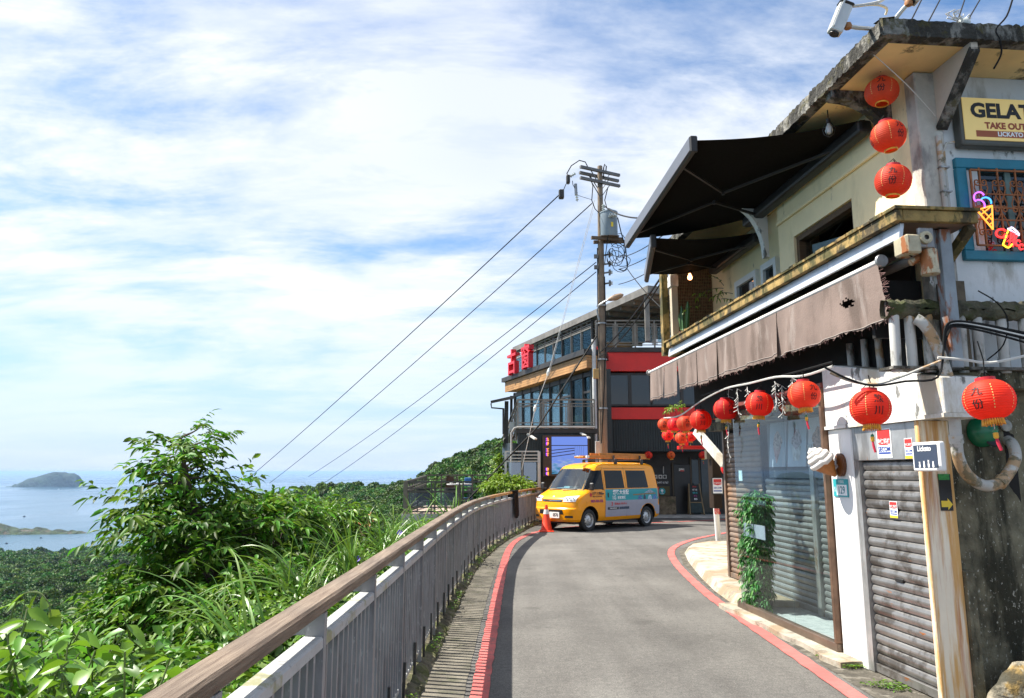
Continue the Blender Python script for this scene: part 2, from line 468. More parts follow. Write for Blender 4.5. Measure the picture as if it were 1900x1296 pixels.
soil = mat('forest_floor', (.03, .05, .018), .95, var=.4, vs=.06, bump=.5, bs=.3, bdist=1.)
tpx = np.linspace(-700, 1500, 111); tY = np.geomspace(38, 1900, 70)
mb = MB()
mb.add([terrain(a, b) for b in tY for a in tpx], [(j*111+i, j*111+i+1, (j+1)*111+i+1, (j+1)*111+i) for j in range(69) for i in range(110)])
setting('hills', mb, soil, True)

# ---- woods over the hills: crowns too many to count, instanced on points
leaf_far = mat('far_foliage', (.055, .125, .018), .65, var=0, island=.45, trans=.15)
def add_obj_random(m, lo, hi, h0=.465, h1=.53):
    n = m.node_tree.nodes; l = m.node_tree.links
    oi = n.new('ShaderNodeObjectInfo'); hs = n.new('ShaderNodeHueSaturation')
    r = n.new('ShaderNodeMapRange'); r.inputs[3].default_value = lo; r.inputs[4].default_value = hi
    l.new(oi.outputs['Random'], r.inputs[0]); l.new(r.outputs[0], hs.inputs['Value'])
    r2 = n.new('ShaderNodeMath'); r2.operation = 'MULTIPLY'; r2.inputs[1].default_value = 5.77
    r3 = n.new('ShaderNodeMath'); r3.operation = 'FRACT'; l.new(oi.outputs['Random'], r2.inputs[0]); l.new(r2.outputs[0], r3.inputs[0])
    r4 = n.new('ShaderNodeMapRange'); r4.inputs[3].default_value = h0; r4.inputs[4].default_value = h1
    l.new(r3.outputs[0], r4.inputs[0]); l.new(r4.outputs[0], hs.inputs['Hue'])
    b = n['Principled BSDF']; src = b.inputs['Base Color'].links[0].from_socket
    l.new(src, hs.inputs['Color'])
    for lk in list(l):
        if lk.from_socket == src and lk.to_node != hs: l.new(hs.outputs[0], lk.to_socket)
add_obj_random(leaf_far, .45, 1.75)
def crown_nodes(material, leaves, leaf):
    ng = bpy.data.node_groups.new('woodland', 'GeometryNodeTree')
    ng.interface.new_socket('Geometry', in_out='INPUT', socket_type='NodeSocketGeometry')
    ng.interface.new_socket('Geometry', in_out='OUTPUT', socket_type='NodeSocketGeometry')
    N = lambda t, **k: [setattr(x, a, b) for x in [ng.nodes.new(t)] for a, b in k.items()] and x or ng.nodes[-1]
    def N(t, **k):
        x = ng.nodes.new(t)
        for a, b in k.items(): setattr(x, a, b)
        return x
    L = ng.links.new
    gi = N('NodeGroupInput'); go = N('NodeGroupOutput')
    join = N('GeometryNodeJoinGeometry')
    for sd_ in range(4):
        ico = N('GeometryNodeMeshIcoSphere'); ico.inputs['Radius'].default_value = 1.; ico.inputs['Subdivisions'].default_value = 4
        sp = N('GeometryNodeSetPosition'); nz = N('ShaderNodeTexNoise', noise_dimensions='4D')
        nz.inputs['W'].default_value = sd_ * 7.3; nz.inputs['Scale'].default_value = 1.5; nz.inputs['Detail'].default_value = 3
        pos = N('GeometryNodeInputPosition'); L(pos.outputs[0], nz.inputs['Vector'])
        mr = N('ShaderNodeMapRange'); mr.inputs[1].default_value = .3; mr.inputs[2].default_value = .7; mr.inputs[3].default_value = .62; mr.inputs[4].default_value = 1.2
        L(nz.outputs['Fac'], mr.inputs[0])
        vm = N('ShaderNodeVectorMath', operation='SCALE'); L(pos.outputs[0], vm.inputs[0]); L(mr.outputs[0], vm.inputs['Scale'])
        vs_ = N('ShaderNodeVectorMath', operation='MULTIPLY'); vs_.inputs[1].default_value = (1, 1, .85); L(vm.outputs[0], vs_.inputs[0])
        L(ico.outputs['Mesh'], sp.inputs['Geometry']); L(vs_.outputs[0], sp.inputs['Position'])
        ds = N('GeometryNodeDistributePointsOnFaces'); ds.inputs['Density'].default_value = leaves / 12.; ds.inputs['Seed'].default_value = sd_
        L(sp.outputs[0], ds.inputs['Mesh'])
        gr = N('GeometryNodeMeshGrid'); gr.inputs[0].default_value = leaf; gr.inputs[1].default_value = leaf * .7; gr.inputs[2].default_value = 2; gr.inputs[3].default_value = 2
        rv = N('FunctionNodeRandomValue', data_type='FLOAT_VECTOR'); rv.inputs[0].default_value = (-.9, -.9, 0); rv.inputs[1].default_value = (.9, .9, 6.28)
        rot = N('FunctionNodeRotateRotation'); rot.rotation_space = 'LOCAL'
        eu = N('FunctionNodeEulerToRotation'); L(rv.outputs[0], eu.inputs[0])
        L(ds.outputs['Rotation'], rot.inputs[0]); L(eu.outputs[0], rot.inputs[1])
        ip = N('GeometryNodeInstanceOnPoints'); L(ds.outputs['Points'], ip.inputs['Points']); L(gr.outputs[0], ip.inputs['Instance']); L(rot.outputs[0], ip.inputs['Rotation'])
        rl = N('GeometryNodeRealizeInstances'); L(ip.outputs[0], rl.inputs[0])
        core = N('GeometryNodeTransform'); core.inputs['Scale'].default_value = (.94, .94, .94); L(sp.outputs[0], core.inputs[0])
        j2 = N('GeometryNodeJoinGeometry'); L(rl.outputs[0], j2.inputs[0]); L(core.outputs[0], j2.inputs[0])
        sm = N('GeometryNodeSetMaterial'); sm.inputs['Material'].default_value = material; L(j2.outputs[0], sm.inputs[0])
        ti = N('GeometryNodeGeometryToInstance'); L(sm.outputs[0], ti.inputs[0])
        L(ti.outputs[0], join.inputs[0])
    iop = N('GeometryNodeInstanceOnPoints'); iop.inputs['Pick Instance'].default_value = True
    L(gi.outputs[0], iop.inputs['Points']); L(join.outputs[0], iop.inputs['Instance'])
    na = N('GeometryNodeInputNamedAttribute', data_type='FLOAT_VECTOR'); na.inputs[0].default_value = 'crown'
    L(na.outputs[0], iop.inputs['Scale'])
    rr = N('FunctionNodeRandomValue', data_type='FLOAT_VECTOR'); rr.inputs[0].default_value = (-.15, -.15, 0); rr.inputs[1].default_value = (.15, .15, 6.28)
    L(rr.outputs[0], iop.inputs['Rotation'])
    L(iop.outputs[0], go.inputs[0])
    return ng
def woods(name, label, pts, scl, ng, mats):
    me = bpy.data.meshes.new(name); me.from_pydata(pts, [], [])
    at = me.attributes.new('crown', 'FLOAT_VECTOR', 'POINT')
    at.data.foreach_set('vector', np.array(scl, np.float32).ravel())
    me.materials.append(mats)
    o = bpy.data.objects.new(name, me); COL.objects.link(o); o['kind'] = 'stuff'; o['label'] = label; o['category'] = 'woods'
    md = o.modifiers.new('crowns', 'NODES'); md.node_group = ng
    return o
wr = np.random.RandomState(11)
pts, scl = [], []
Yc = 46.
while Yc < 1840:
    sp_ = max(3.4, Yc * .0085)
    px_step = sp_ / Yc * FPX
    px = -90 + wr.rand() * px_step
    while px < 1015:
        q = px + (wr.rand() - .5) * px_step; Yq = Yc + (wr.rand() - .5) * sp_ * 1.4
        ys, zs = col_at(q)
        if Yq < ys[6] - 15 and not (640 < q < 705 and 250 < Yq < 352):
            p = terrain(q, Yq)
            r_ = sp_ * (.55 + .5 * wr.rand() ** 1.5)
            pts.append((p[0], p[1], p[2] + r_ * (.35 + .5 * wr.rand()))); k = .85 + .5 * wr.rand()
            scl.append((r_, r_, r_ * k))
        px += px_step
    Yc += sp_ * .95
woods('forest', 'dense green forest covering the hills down to the sea', pts, scl, crown_nodes(leaf_far, 520, .34), leaf_far)

# ---- near hillside below the fence
FENCE = [(-.76, -3.), (-.76, 0.), (-.76, 6.), (-.755, 8.5), (-.735, 10.4), (-.655, 13.2), (-.45, 15.8), (-.2, 17.9), (.12, 20.), (.5, 22.3), (.88, 24.3), (1.05, 25.2)]
def smooth_path(pts, step):
    P = [Vector((p[0], p[1])) for p in pts]; out_ = []
    for i in range(len(P) - 1):
        p0 = P[max(i-1, 0)]; p1 = P[i]; p2 = P[i+1]; p3 = P[min(i+2, len(P)-1)]
        n_ = max(2, int((p2 - p1).length / .05))
        for k in range(n_):
            t = k / n_
            out_.append(.5 * ((2*p1) + (p2-p0)*t + (2*p0-5*p1+4*p2-p3)*t*t + (3*p1-p0-3*p2+p3)*t**3))
    out_.append(P[-1])
    res = [out_[0]]; acc = 0
    tang = []
    for a, b in zip(out_[:-1], out_[1:]):
        d = (b - a).length
        while acc + d >= step * len(res):
            tt = (step * len(res) - acc) / d
            res.append(a.lerp(b, tt))
        acc += d
    return res
FP = smooth_path(FENCE, .1)
def fence_x(y):
    return float(np.interp(y, [p.y for p in FP], [p.x for p in FP]))
def slope_z(x, y):
    d = max(0., fence_x(min(max(y, -2.9), 25.)) - .18 - x)
    w = math.sin(x * 1.1 + y * .7) * .12 + math.sin(x * .43 - y * .9 + 1) * .2
    return -.12 - .62 * d - .0 * d * d + w * min(1, d * .6)
mb = MB(); NX, NY = 46, 50
vs = []
for j in range(NY + 1):
    y = -4 + 54. * j / NY
    for i in range(NX + 1):
        u = i / NX; x = fence_x(min(y, 25.)) - .17 - 48 * u ** 2.2 + (max(0, y - 25) * -.0)
        vs.append((x, y, slope_z(x, y)))
mb.add(vs, [(j*(NX+1)+i, (j+1)*(NX+1)+i, (j+1)*(NX+1)+i+1, j*(NX+1)+i+1) for j in range(NY) for i in range(NX)])
near_soil = mat('hillside_soil', (.05, .06, .025), .95, var=.4, vs=2., bump=.6, bs=8.)
setting('hillside', mb, near_soil, True)

# ---- road, gutter, painted lines
def asphalt_material():
    m = bpy.data.materials.new('asphalt'); m.use_nodes = True
    n = m.node_tree.nodes; l = m.node_tree.links; b = n['Principled BSDF']; b.inputs['Roughness'].default_value = .82
    t = n.new('ShaderNodeTexCoord')
    def nz(s, d, r=.6):
        z = n.new('ShaderNodeTexNoise'); z.inputs['Scale'].default_value = s; z.inputs['Detail'].default_value = d; z.inputs['Roughness'].default_value = r
        l.new(t.outputs['Object'], z.inputs['Vector']); return z.outputs['Fac']
    def rp(s, stops):
        r = n.new('ShaderNodeValToRGB'); l.new(s, r.inputs[0])
        e = r.color_ramp.elements
        e[0].position, e[0].color = stops[0][0], (*stops[0][1], 1); e[1].position, e[1].color = stops[-1][0], (*stops[-1][1], 1)
        return r.outputs[0]
    def mx(f, a, bb, mode='MIX', fac=None):
        x = n.new('ShaderNodeMix'); x.data_type = 'RGBA'; x.blend_type = mode
        if f is None: x.inputs['Factor'].default_value = fac
        else: l.new(f, x.inputs['Factor'])
        l.new(a, x.inputs['A']); l.new(bb, x.inputs['B']); return x.outputs['Result']
    grain = rp(nz(75, 5, .85), [(.36, (.054, .053, .051)), (.66, (.232, .226, .216))])
    patch = rp(nz(.5, 8, .65), [(.34, (.66, .645, .63)), (.66, (1.14, 1.12, 1.08))])
    c = mx(None, grain, patch, 'MULTIPLY', 1.)
    st = n.new('ShaderNodeMapping'); st.inputs['Scale'].default_value = (2.2, .22, 1); l.new(t.outputs['Object'], st.inputs[0])
    z = n.new('ShaderNodeTexNoise'); z.inputs['Scale'].default_value = 1.3; z.inputs['Detail'].default_value = 5; l.new(st.outputs[0], z.inputs['Vector'])
    c = mx(None, c, rp(z.outputs['Fac'], [(.35, (.86, .85, .84)), (.65, (1.08, 1.08, 1.07))]), 'MULTIPLY', 1.)
    c = mx(None, c, rp(nz(20, 6, .75), [(.36, (.74, .74, .74)), (.64, (1.20, 1.19, 1.17))]), 'MULTIPLY', 1.)
    ck = n.new('ShaderNodeTexVoronoi'); ck.feature = 'DISTANCE_TO_EDGE'; ck.inputs['Scale'].default_value = .42
    wp = n.new('ShaderNodeMix'); wp.data_type = 'VECTOR'; wp.inputs['Factor'].default_value = .10
    wz = n.new('ShaderNodeTexNoise'); wz.inputs['Scale'].default_value = 2.2; wz.inputs['Detail'].default_value = 6; l.new(t.outputs['Object'], wz.inputs['Vector'])
    l.new(t.outputs['Object'], wp.inputs[4]); l.new(wz.outputs['Color'], wp.inputs[5]); l.new(wp.outputs[1], ck.inputs['Vector'])
    cm_ = n.new('ShaderNodeMapRange'); cm_.inputs[1].default_value = .0; cm_.inputs[2].default_value = .006; cm_.inputs[3].default_value = .45; cm_.inputs[4].default_value = 0.
    l.new(ck.outputs['Distance'], cm_.inputs[0])
    cg = n.new('ShaderNodeMath'); cg.operation = 'MULTIPLY'; l.new(cm_.outputs[0], cg.inputs[0])
    cq = n.new('ShaderNodeMapRange'); cq.inputs[1].default_value = .48; cq.inputs[2].default_value = .58; l.new(nz(.35, 3), cq.inputs[0]); l.new(cq.outputs[0], cg.inputs[1])
    dk_ = n.new('ShaderNodeRGB'); dk_.outputs[0].default_value = (.035, .032, .028, 1)
    c = mx(cg.outputs[0], c, dk_.outputs[0])
    oil = n.new('ShaderNodeMapRange'); oil.interpolation_type = 'SMOOTHSTEP'; oil.inputs[1].default_value = .60; oil.inputs[2].default_value = .70; oil.inputs[4].default_value = .38; l.new(nz(1.7, 4, .55), oil.inputs[0])
    c = mx(oil.outputs[0], c, dk_.outputs[0])
    vo = n.new('ShaderNodeTexVoronoi'); vo.inputs['Scale'].default_value = 60; l.new(t.outputs['Object'], vo.inputs['Vector'])
    sp_ = n.new('ShaderNodeMath'); sp_.operation = 'LESS_THAN'; sp_.inputs[1].default_value = .12; l.new(vo.outputs['Distance'], sp_.inputs[0])
    wh = n.new('ShaderNodeRGB'); wh.outputs[0].default_value = (.30, .285, .26, 1)
    c = mx(sp_.outputs[0], c, wh.outputs[0])
    l.new(c, b.inputs['Base Color'])
    bp = n.new('ShaderNodeBump'); bp.inputs['Strength'].default_value = .7; bp.inputs['Distance'].default_value = .006
    l.new(nz(140, 4, .8), bp.inputs['Height']); l.new(bp.outputs[0], b.inputs['Normal'])
    return m
asphalt = asphalt_material()
edge = [(p.x + .10, p.y) for p in FP[::4]]
poly = edge + [(1.3, 27.8), (2.0, 30.), (40, 33.), (40, -3.)]
mb = MB().add([(x, y, 0) for x, y in poly], [tuple(reversed(range(len(poly))))])
setting('road', mb, asphalt)
def strip(path, w, z, taper=None):
    P = [Vector(p) for p in path]; vs = []
    for i, p in enumerate(P):
        d = (P[min(i+1, len(P)-1)] - P[max(i-1, 0)]).normalized(); nn = Vector((-d.y, d.x))
        jit = 0.004 * math.sin(i * 1.7) + .003 * math.sin(i * 4.1)
        vs += [(*(p + nn * (w/2 + jit)), z), (*(p - nn * (w/2 - jit)), z)]
    return MB().add(vs, [(2*i, 2*i+1, 2*i+3, 2*i+2) for i in range(len(P)-1)])
red_line = mat('red_road_paint', (.58, .125, .11), .75, var=.2, vs=3, bump=.25, bs=150, bdist=.004, stain=((.22, .12, .10), 7., .50, .62, 1, .55), stain2=((.13, .12, .11), 34., .565, .62, 1, .85))
gutter_mat = mat('gutter_concrete', (.15, .135, .105), .9, var=.35, vs=3., bump=.8, bs=60, bdist=.01, stain=((.06, .065, .03), 5., .5, .7, 1, .7))
GUT = smooth_path([(-.52, -3), (-.52, 5), (-.50, 8.5), (-.46, 11.3), (-.36, 14.2), (-.12, 16.9), (.18, 18.8), (.6, 20.7)], .2)
setting('gutter_strip', strip([(p.x, p.y) for p in GUT], .34, .004), gutter_mat)
LL = smooth_path([(-.235, -2), (-.235, 5.6), (-.22, 7.2), (-.175, 11.3), (-.10, 15.0), (.04, 17.3), (.3, 19.0), (.75, 20.6), (1.7, 22.2), (3.2, 23.4), (5.5, 24.6), (9, 26.5), (14, 27.)], .12)
setting('red_line_fence_side', strip([(p.x, p.y) for p in LL], .135, .009), red_line)
RL = smooth_path([(2.44, -2), (2.47, 4.6), (2.475, 5.7), (2.50, 6.8), (2.535, 8.64), (2.61, 10.5), (2.90, 13.5), (3.32, 15.8), (4.06, 17.65), (5.15, 19.4), (6.6, 21.2), (8.6, 22.6)], .12)
setting('red_line_shop_side', strip([(p.x, p.y) for p in RL], .135, .009), red_line)
setting('far_red_line', strip([(x, 26.75 + .02 * x) for x in np.linspace(4.2, 14, 30)], .1, .009), red_line)
# ---- dirt verge and raised concrete pavement along the shops
dirt = mat('verge_dirt', (.085, .075, .058), .95, var=.4, vs=6, bump=.9, bs=40, bdist=.015, stain=((.24, .22, .18), 9., .5, .64, 1, .7))
vp_ = [(2.60, 4.2), (2.60, 6.8), (2.64, 8.7), (2.72, 10.5), (3.0, 13.4), (3.42, 15.6), (4.12, 17.3), (5.2, 19.0), (6.5, 20.6)]
poly = vp_ + [(8, 20.), (8, 4.2)]
setting('verge', MB().add([(x, y, .004) for x, y in poly], [tuple(reversed(range(len(poly))))]), dirt)
kerb_conc = mat('pavement_concrete', (.40, .36, .29), .88, var=.2, vs=2.2, bump=.4, bs=26, stain=((.25, .17, .09), 1.6, .46, .60, 1, .75), stain2=((.13, .115, .09), 5., .54, .64, 1, .7))
outer = [(2.70, 8.9), (2.72, 9.6), (2.76, 10.4), (2.86, 11.5), (3.0, 12.6), (3.18, 13.8), (3.45, 15.2), (3.75, 16.0), (4.2, 16.5)]
mb = MB(); vs = []
for i, (x, y) in enumerate(outer):
    j = .012 * math.sin(i * 5.1)
    vs += [(x + j, y, .0), (x + .07, y - .01, .115), (x + .16 + j, y - .02, .125), (x + 2.2, y - .25, .13)]
mb.add(vs, [(4*i+k, 4*i+4+k, 4*i+5+k, 4*i+1+k) for i in range(len(outer)-1) for k in range(3)] + [(0, 1, 2, 3), tuple(4*(len(outer)-1)+k for k in (3, 2, 1, 0))])
setting('pavement', mb, kerb_conc)
# kerb strip in front of the glass showcase and doors
mb = MB(); vs = []
for i, s in enumerate(np.linspace(4.25, 1.45, 12)):
    p = FA @ Vector((s, .17 + .02 * math.sin(i * 2.1) + (.04 if i > 9 else 0), 0)); q = FA @ Vector((s, .06, 0)); r_ = FA @ Vector((s, -.72, 0))
    vs += [(p.x, p.y, 0), (p.x, p.y, .05), (q.x, q.y, .055), (r_.x, r_.y, .055)]
mb.add(vs, [(4*i+k, 4*i+1+k, 4*i+5+k, 4*i+4+k) for i in range(11) for k in range(3)] + [(3, 2, 1, 0), (44, 45, 46, 47)])
setting('sill_strip', mb, kerb_conc)
# ================================================================== the railing along the drop
fence_paint = mat('fence_grey_paint', (.265, .265, .268), .5, var=.12, vs=4, bump=.25, bs=45, bdist=.004, stain=((.16, .15, .15), 9., .52, .62, .18, .65), stain2=((.45, .45, .45), 30., .60, .66, .4, .6), tex='World')
fence_top = mat('fence_pale_paint', (.44, .445, .44), .5, var=.1, vs=5, bump=.25, bs=40, bdist=.004, stain=((.26, .25, .10), 3., .56, .64, 1, .85), stain2=((.17, .165, .16), 18., .56, .64, 1, .6))
def wood_material(name, c, c2, along=(14, .6, 14), rough=.6):
    m = bpy.data.materials.new(name); m.use_nodes = True
    n = m.node_tree.nodes; l = m.node_tree.links; b = n['Principled BSDF']; b.inputs['Roughness'].default_value = rough
    t = n.new('ShaderNodeTexCoord'); mp = n.new('ShaderNodeMapping'); mp.inputs['Scale'].default_value = along
    l.new(t.outputs['Object'], mp.inputs[0])
    z = n.new('ShaderNodeTexNoise'); z.inputs['Scale'].default_value = 5; z.inputs['Detail'].default_value = 7; z.inputs['Roughness'].default_value = .7
    l.new(mp.outputs[0], z.inputs['Vector'])
    r = n.new('ShaderNodeValToRGB'); l.new(z.outputs['Fac'], r.inputs[0])
    e = r.color_ramp.elements; e[0].position = .3; e[0].color = (*c, 1); e[1].position = .72; e[1].color = (*c2, 1)
    z2 = n.new('ShaderNodeTexNoise'); z2.inputs['Scale'].default_value = 2.; z2.inputs['Detail'].default_value = 6; l.new(t.outputs['Object'], z2.inputs['Vector'])
    r2 = n.new('ShaderNodeValToRGB'); l.new(z2.outputs['Fac'], r2.inputs[0])
    e = r2.color_ramp.elements; e[0].position = .3; e[0].color = (.62, .6, .58, 1); e[1].position = .7; e[1].color = (1.12, 1.1, 1.06, 1)
    mx = n.new('ShaderNodeMix'); mx.data_type = 'RGBA'; mx.blend_type = 'MULTIPLY'; mx.inputs['Factor'].default_value = 1
    l.new(r.outputs[0], mx.inputs['A']); l.new(r2.outputs[0], mx.inputs['B']); l.new(mx.outputs['Result'], b.inputs['Base Color'])
    bp = n.new('ShaderNodeBump'); bp.inputs['Strength'].default_value = .8; bp.inputs['Distance'].default_value = .008
    l.new(z.outputs['Fac'], bp.inputs['Height']); l.new(bp.outputs[0], b.inputs['Normal'])
    return m
rail_wood = wood_material('weathered_rail_wood', (.115, .072, .044), (.315, .245, .18))
rail_wood_far = wood_material('varnished_rail_wood', (.25, .12, .035), (.46, .25, .08), rough=.4)
FT = thing('railing', 'grey slatted metal railing with brown wooden handrail along the road edge', 'railing', base=(-.76, 1., 0))
def sweep(path, prof):                       # prof of (side, z), side > 0 to the right of travel
    mb = MB(); k = len(prof); vs = []
    for i, p in enumerate(path):
        d = (path[min(i+1, len(path)-1)] - path[max(i-1, 0)]).normalized(); nn = Vector((d.y, -d.x))
        vs += [(p.x + nn.x * a, p.y + nn.y * a, z) for a, z in prof]
    fs = [(i*k+j, (i+1)*k+j, (i+1)*k+(j+1)%k, i*k+(j+1)%k) for i in range(len(path)-1) for j in range(k)]
    fs += [tuple(range(k)), tuple((len(path)-1)*k+j for j in range(k-1, -1, -1))]
    return mb.add(vs, fs)
yidx = [i for i, p in enumerate(FP) if p.y > .5]
FQ = FP[yidx[0]:]
def rect(a, b, z0, z1, c=.008): return [(a, z0+c), (a+c, z0), (b-c, z0), (b, z0+c), (b, z1-c), (b-c, z1), (a+c, z1), (a, z1-c)]
# handrail in lengths of timber, butted end to end
cuts = [0, 31, 62, 93, 122, 150, 176, 200, 222, len(FQ) - 1]
for a, b in zip(cuts[:-1], cuts[1:]):
    part(FT, 'handrail', sweep(FQ[a:b+1], rect(-.085, .018, 1.045, 1.10, .010)), rail_wood if a < 150 else rail_wood_far, smooth=False)
part(FT, 'top_bar', sweep(FQ[::2], rect(-.075, .012, .905, .955)), fence_top)
part(FT, 'bottom_bar', sweep(FQ[::2], rect(-.045, .0, .13, .16, .003)), fence_top)
slat = mesh_of('slat', MB().box((-.055, -.012, .16), (.0, .012, .905)), fence_paint)
post = mesh_of('post', MB().box((-.06, -.022, -.05), (.014, .022, 1.044)).box((-.115, -.006, .957), (-.061, .006, 1.044)), fence_paint)
pin = mesh_of('pin', MB().box((.0, -.012, -.02), (.02, .012, .30)), dark_metal)
for i, p in enumerate(FQ):
    d = (FQ[min(i+1, len(FQ)-1)] - FQ[max(i-1, 0)]).normalized()
    M = Matrix.Translation((p.x, p.y, 0)) @ Matrix.Rotation(math.atan2(d.y, d.x) - PI/2, 4, 'Z')
    if i % 11 == 3:
        piece(FT, 'post', post, None, M=M)
    else:
        piece(FT, 'slat', slat, None, M=M @ Matrix.Rotation(rnd.uniform(-.05, .05), 4, 'Z'))
    if i % 6 == 0 and i > 6:
        piece(FT, 'pin', pin, None, M=M @ Matrix.Rotation(rnd.uniform(-.03, .03), 4, 'Y'))
moss = mat('mossy_kerb', (.13, .115, .075), .95, var=.5, vs=7, bump=.9, bs=18, bdist=.03, stain=((.10, .12, .02), 4., .46, .6, 1, .85), stain2=((.035, .03, .02), 8, .52, .66, 1, .8))
rk = np.random.RandomState(2)
mb = MB(); vs = []
for i, p in enumerate(FP):
    d = (FP[min(i+1, len(FP)-1)] - FP[max(i-1, 0)]).normalized(); nn = Vector((d.y, -d.x))
    for a, z in ((-.25, -.4), (-.22, .03), (-.08, .075), (.03, .06), (.09, .03), (.115, -.01)):
        a += rk.randn() * .012; z += rk.randn() * .012 if z > 0 else 0
        vs.append((p.x + nn.x * a, p.y + nn.y * a, z))
mb.add(vs, [(i*6+j, (i+1)*6+j, (i+1)*6+j+1, i*6+j+1) for i in range(len(FP)-1) for j in range(5)])
setting('mossy_kerb', mb, moss, True)
# black cloth folded over the handrail
cloth = mat('black_cloth', (.007, .0065, .006), .9, var=.3, bump=.3, bs=25, spec=.1)
i0 = min(range(len(FP)), key=lambda i: abs(FP[i].y - 19.7)); pc = FP[i0]
d = (FP[i0+1] - FP[i0-1]).normalized(); nn = Vector((d.y, -d.x))
def cl(u, v):
    prof = [(-.13, .55), (-.125, 1.0), (-.12, 1.12), (.035, 1.125), (.05, 1.08), (.06, .75), (.07, .45)]
    t = v * (len(prof) - 1); k = min(int(t), len(prof) - 2); f = t - k
    a = prof[k][0] * (1-f) + prof[k+1][0] * f; z = prof[k][1] * (1-f) + prof[k+1][1] * f
    w = .012 * math.sin(u * 9 + v * 3) * (1 if v > .6 or v < .3 else 0); sag = .03 * math.sin(u * 3.3) if v > .9 else 0
    q = pc + d * (u - .5) * (.86 - .06 * v); return (q.x + nn.x * (a + w), q.y + nn.y * (a + w), z - sag)
solo('draped_cloth', 'black cloth hung over the wooden handrail beside the yellow van', 'cloth', MB().grid(cl, 12, 24), cloth, base=(pc.x, pc.y, .45), smooth=True)
# ================================================================== yellow service van
van_yellow = mat('van_yellow_paint', (.92, .345, .0), .3, var=.04, vs=2, coat=.35, spec=.3, stain=((.30, .17, .04), 3., .60, .70, 1, .35))
van_glass = mat('van_dark_glass', (.006, .007, .008), .08, var=0, spec=.25)
wind_glass = glass_mat('windscreen_glass', (.62, .72, .72), .10)
lamp_white = mat('headlamp', (.75, .77, .78), .15, var=0, coat=.6)
chrome = mat('chrome', (.8, .8, .8), .15, 1., var=0)
wheel_steel = mat('wheel_steel', (.50, .50, .49), .4, .7, var=.1)
teal = mat('wrap_teal', (.004, .30, .33), .4, var=.05)
wrap_grey = mat('wrap_pale_grey', (.33, .33, .385), .4, var=.06)
ink_white = mat('white_ink', (.85, .86, .85), .5, var=0)
ink_black = mat('black_ink', (.012, .012, .012), .5, var=0)
ink_red = mat('red_ink', (.55, .03, .025), .5, var=0)
ink_blue = mat('blue_ink', (.02, .06, .30), .5, var=0)
ink_purple = mat('purple_ink', (.30, .02, .16), .5, var=0)
ink_brown = mat('brown_ink', (.16, .05, .02), .5, var=0)
ink_yellow = mat('yellow_ink', (.80, .58, .04), .5, var=0)
ink_teal = mat('teal_ink', (.02, .33, .36), .5, var=0)
_f = Vector((2.05, 20.75, 0)); _r = Vector((3.95, 22.55, 0))        # near-side wheel contacts
hd = (_f - _r).normalized(); lf = Vector((-hd.y, hd.x, 0))
mid = (_f + _r) / 2 - lf * .70
FV = Matrix.Translation(mid) @ Matrix.Rotation(math.atan2(hd.y, hd.x), 4, 'Z')
XF = [(.26, 1.93), (.32, 2.0), (.60, 2.02), (.64, 1.985), (.70, 1.98), (.88, 1.93), (.97, 1.80), (1.04, 1.62), (1.09, 1.52), (1.4, 1.27), (1.70, 1.02), (1.76, .94), (1.80, .83), (1.84, .62), (1.87, .35), (1.885, .05)]
XR = [(.26, -1.95), (.34, -2.02), (.60, -2.03), (.66, -2.0), (1.1, -1.985), (1.6, -1.93), (1.74, -1.90), (1.80, -1.86), (1.84, -1.78), (1.87, -1.62), (1.885, -1.3)]
WZ = [(.26, .77), (.34, .815), (.75, .832), (1.05, .825), (1.40, .775), (1.66, .725), (1.74, .705), (1.79, .67), (1.83, .61), (1.86, .50), (1.88, .36), (1.885, .2)]
ip = lambda T, z: float(np.interp(z, [a for a, b in T], [b for a, b in T]))
PEX = 2.7
def vside(x, z):
    xf, xr, w = ip(XF, z), ip(XR, z), ip(WZ, z); a = .42; b_ = .16
    if x > xf - a: return w * max(0, 1 - min(1, (x - (xf - a)) / a) ** PEX) ** (1 / PEX)
    if x < xr + b_: return w * max(0, 1 - min(1, ((xr + b_) - x) / b_) ** PEX) ** (1 / PEX)
    return w
def vfront(y, z):
    xf, w = ip(XF, z), ip(WZ, z); a = .42
    return xf - a + a * max(0, 1 - min(1, abs(y) / w) ** PEX) ** (1 / PEX)
def contour(z):
    xf, xr, w = ip(XF, z), ip(XR, z), ip(WZ, z); a = .42; b_ = .16; pts = []
    for k in range(13):
        th = PI/2 * k / 12; pts.append((xf - a + a * math.cos(th) ** (2/PEX), w * math.sin(th) ** (2/PEX)))
    for k in range(1, 12): pts.append((xf - a + (xr + b_ - xf + a) * k / 12, w))
    for k in range(9):
        th = PI/2 * k / 8; pts.append((xr + b_ - b_ * math.sin(th) ** (2/PEX), w * math.cos(th) ** (2/PEX)))
    return pts + [(x, -y) for x, y in reversed(pts[1:-1])]
zs = [.26, .29, .32, .40, .50, .58, .605, .625, .64, .70, .78, .85, .90, .94, .98, 1.02, 1.05, 1.09, 1.15, 1.25, 1.35, 1.45, 1.55, 1.64, 1.70, 1.74, 1.77, 1.80, 1.82, 1.84, 1.855, 1.87, 1.88, 1.885]
mb = MB(); n_ = len(contour(1.))
mb.add([(x, y, z) for z in zs for x, y in contour(z)], [(i*n_+j, i*n_+(j+1)%n_, (i+1)*n_+(j+1)%n_, (i+1)*n_+j) for i in range(len(zs)-1) for j in range(n_)] + [tuple(range(n_-1, -1, -1)), tuple((len(zs)-1)*n_+j for j in range(n_))])
van = thing('service_van', 'yellow van with teal advert on its side and ladder on the roof', 'van', FV, (0, 0, 0))
AX = (1.30, -1.33); WR = .295
body_me = mesh_of('body', mb, [van_yellow, black_paint], True, angle=28)
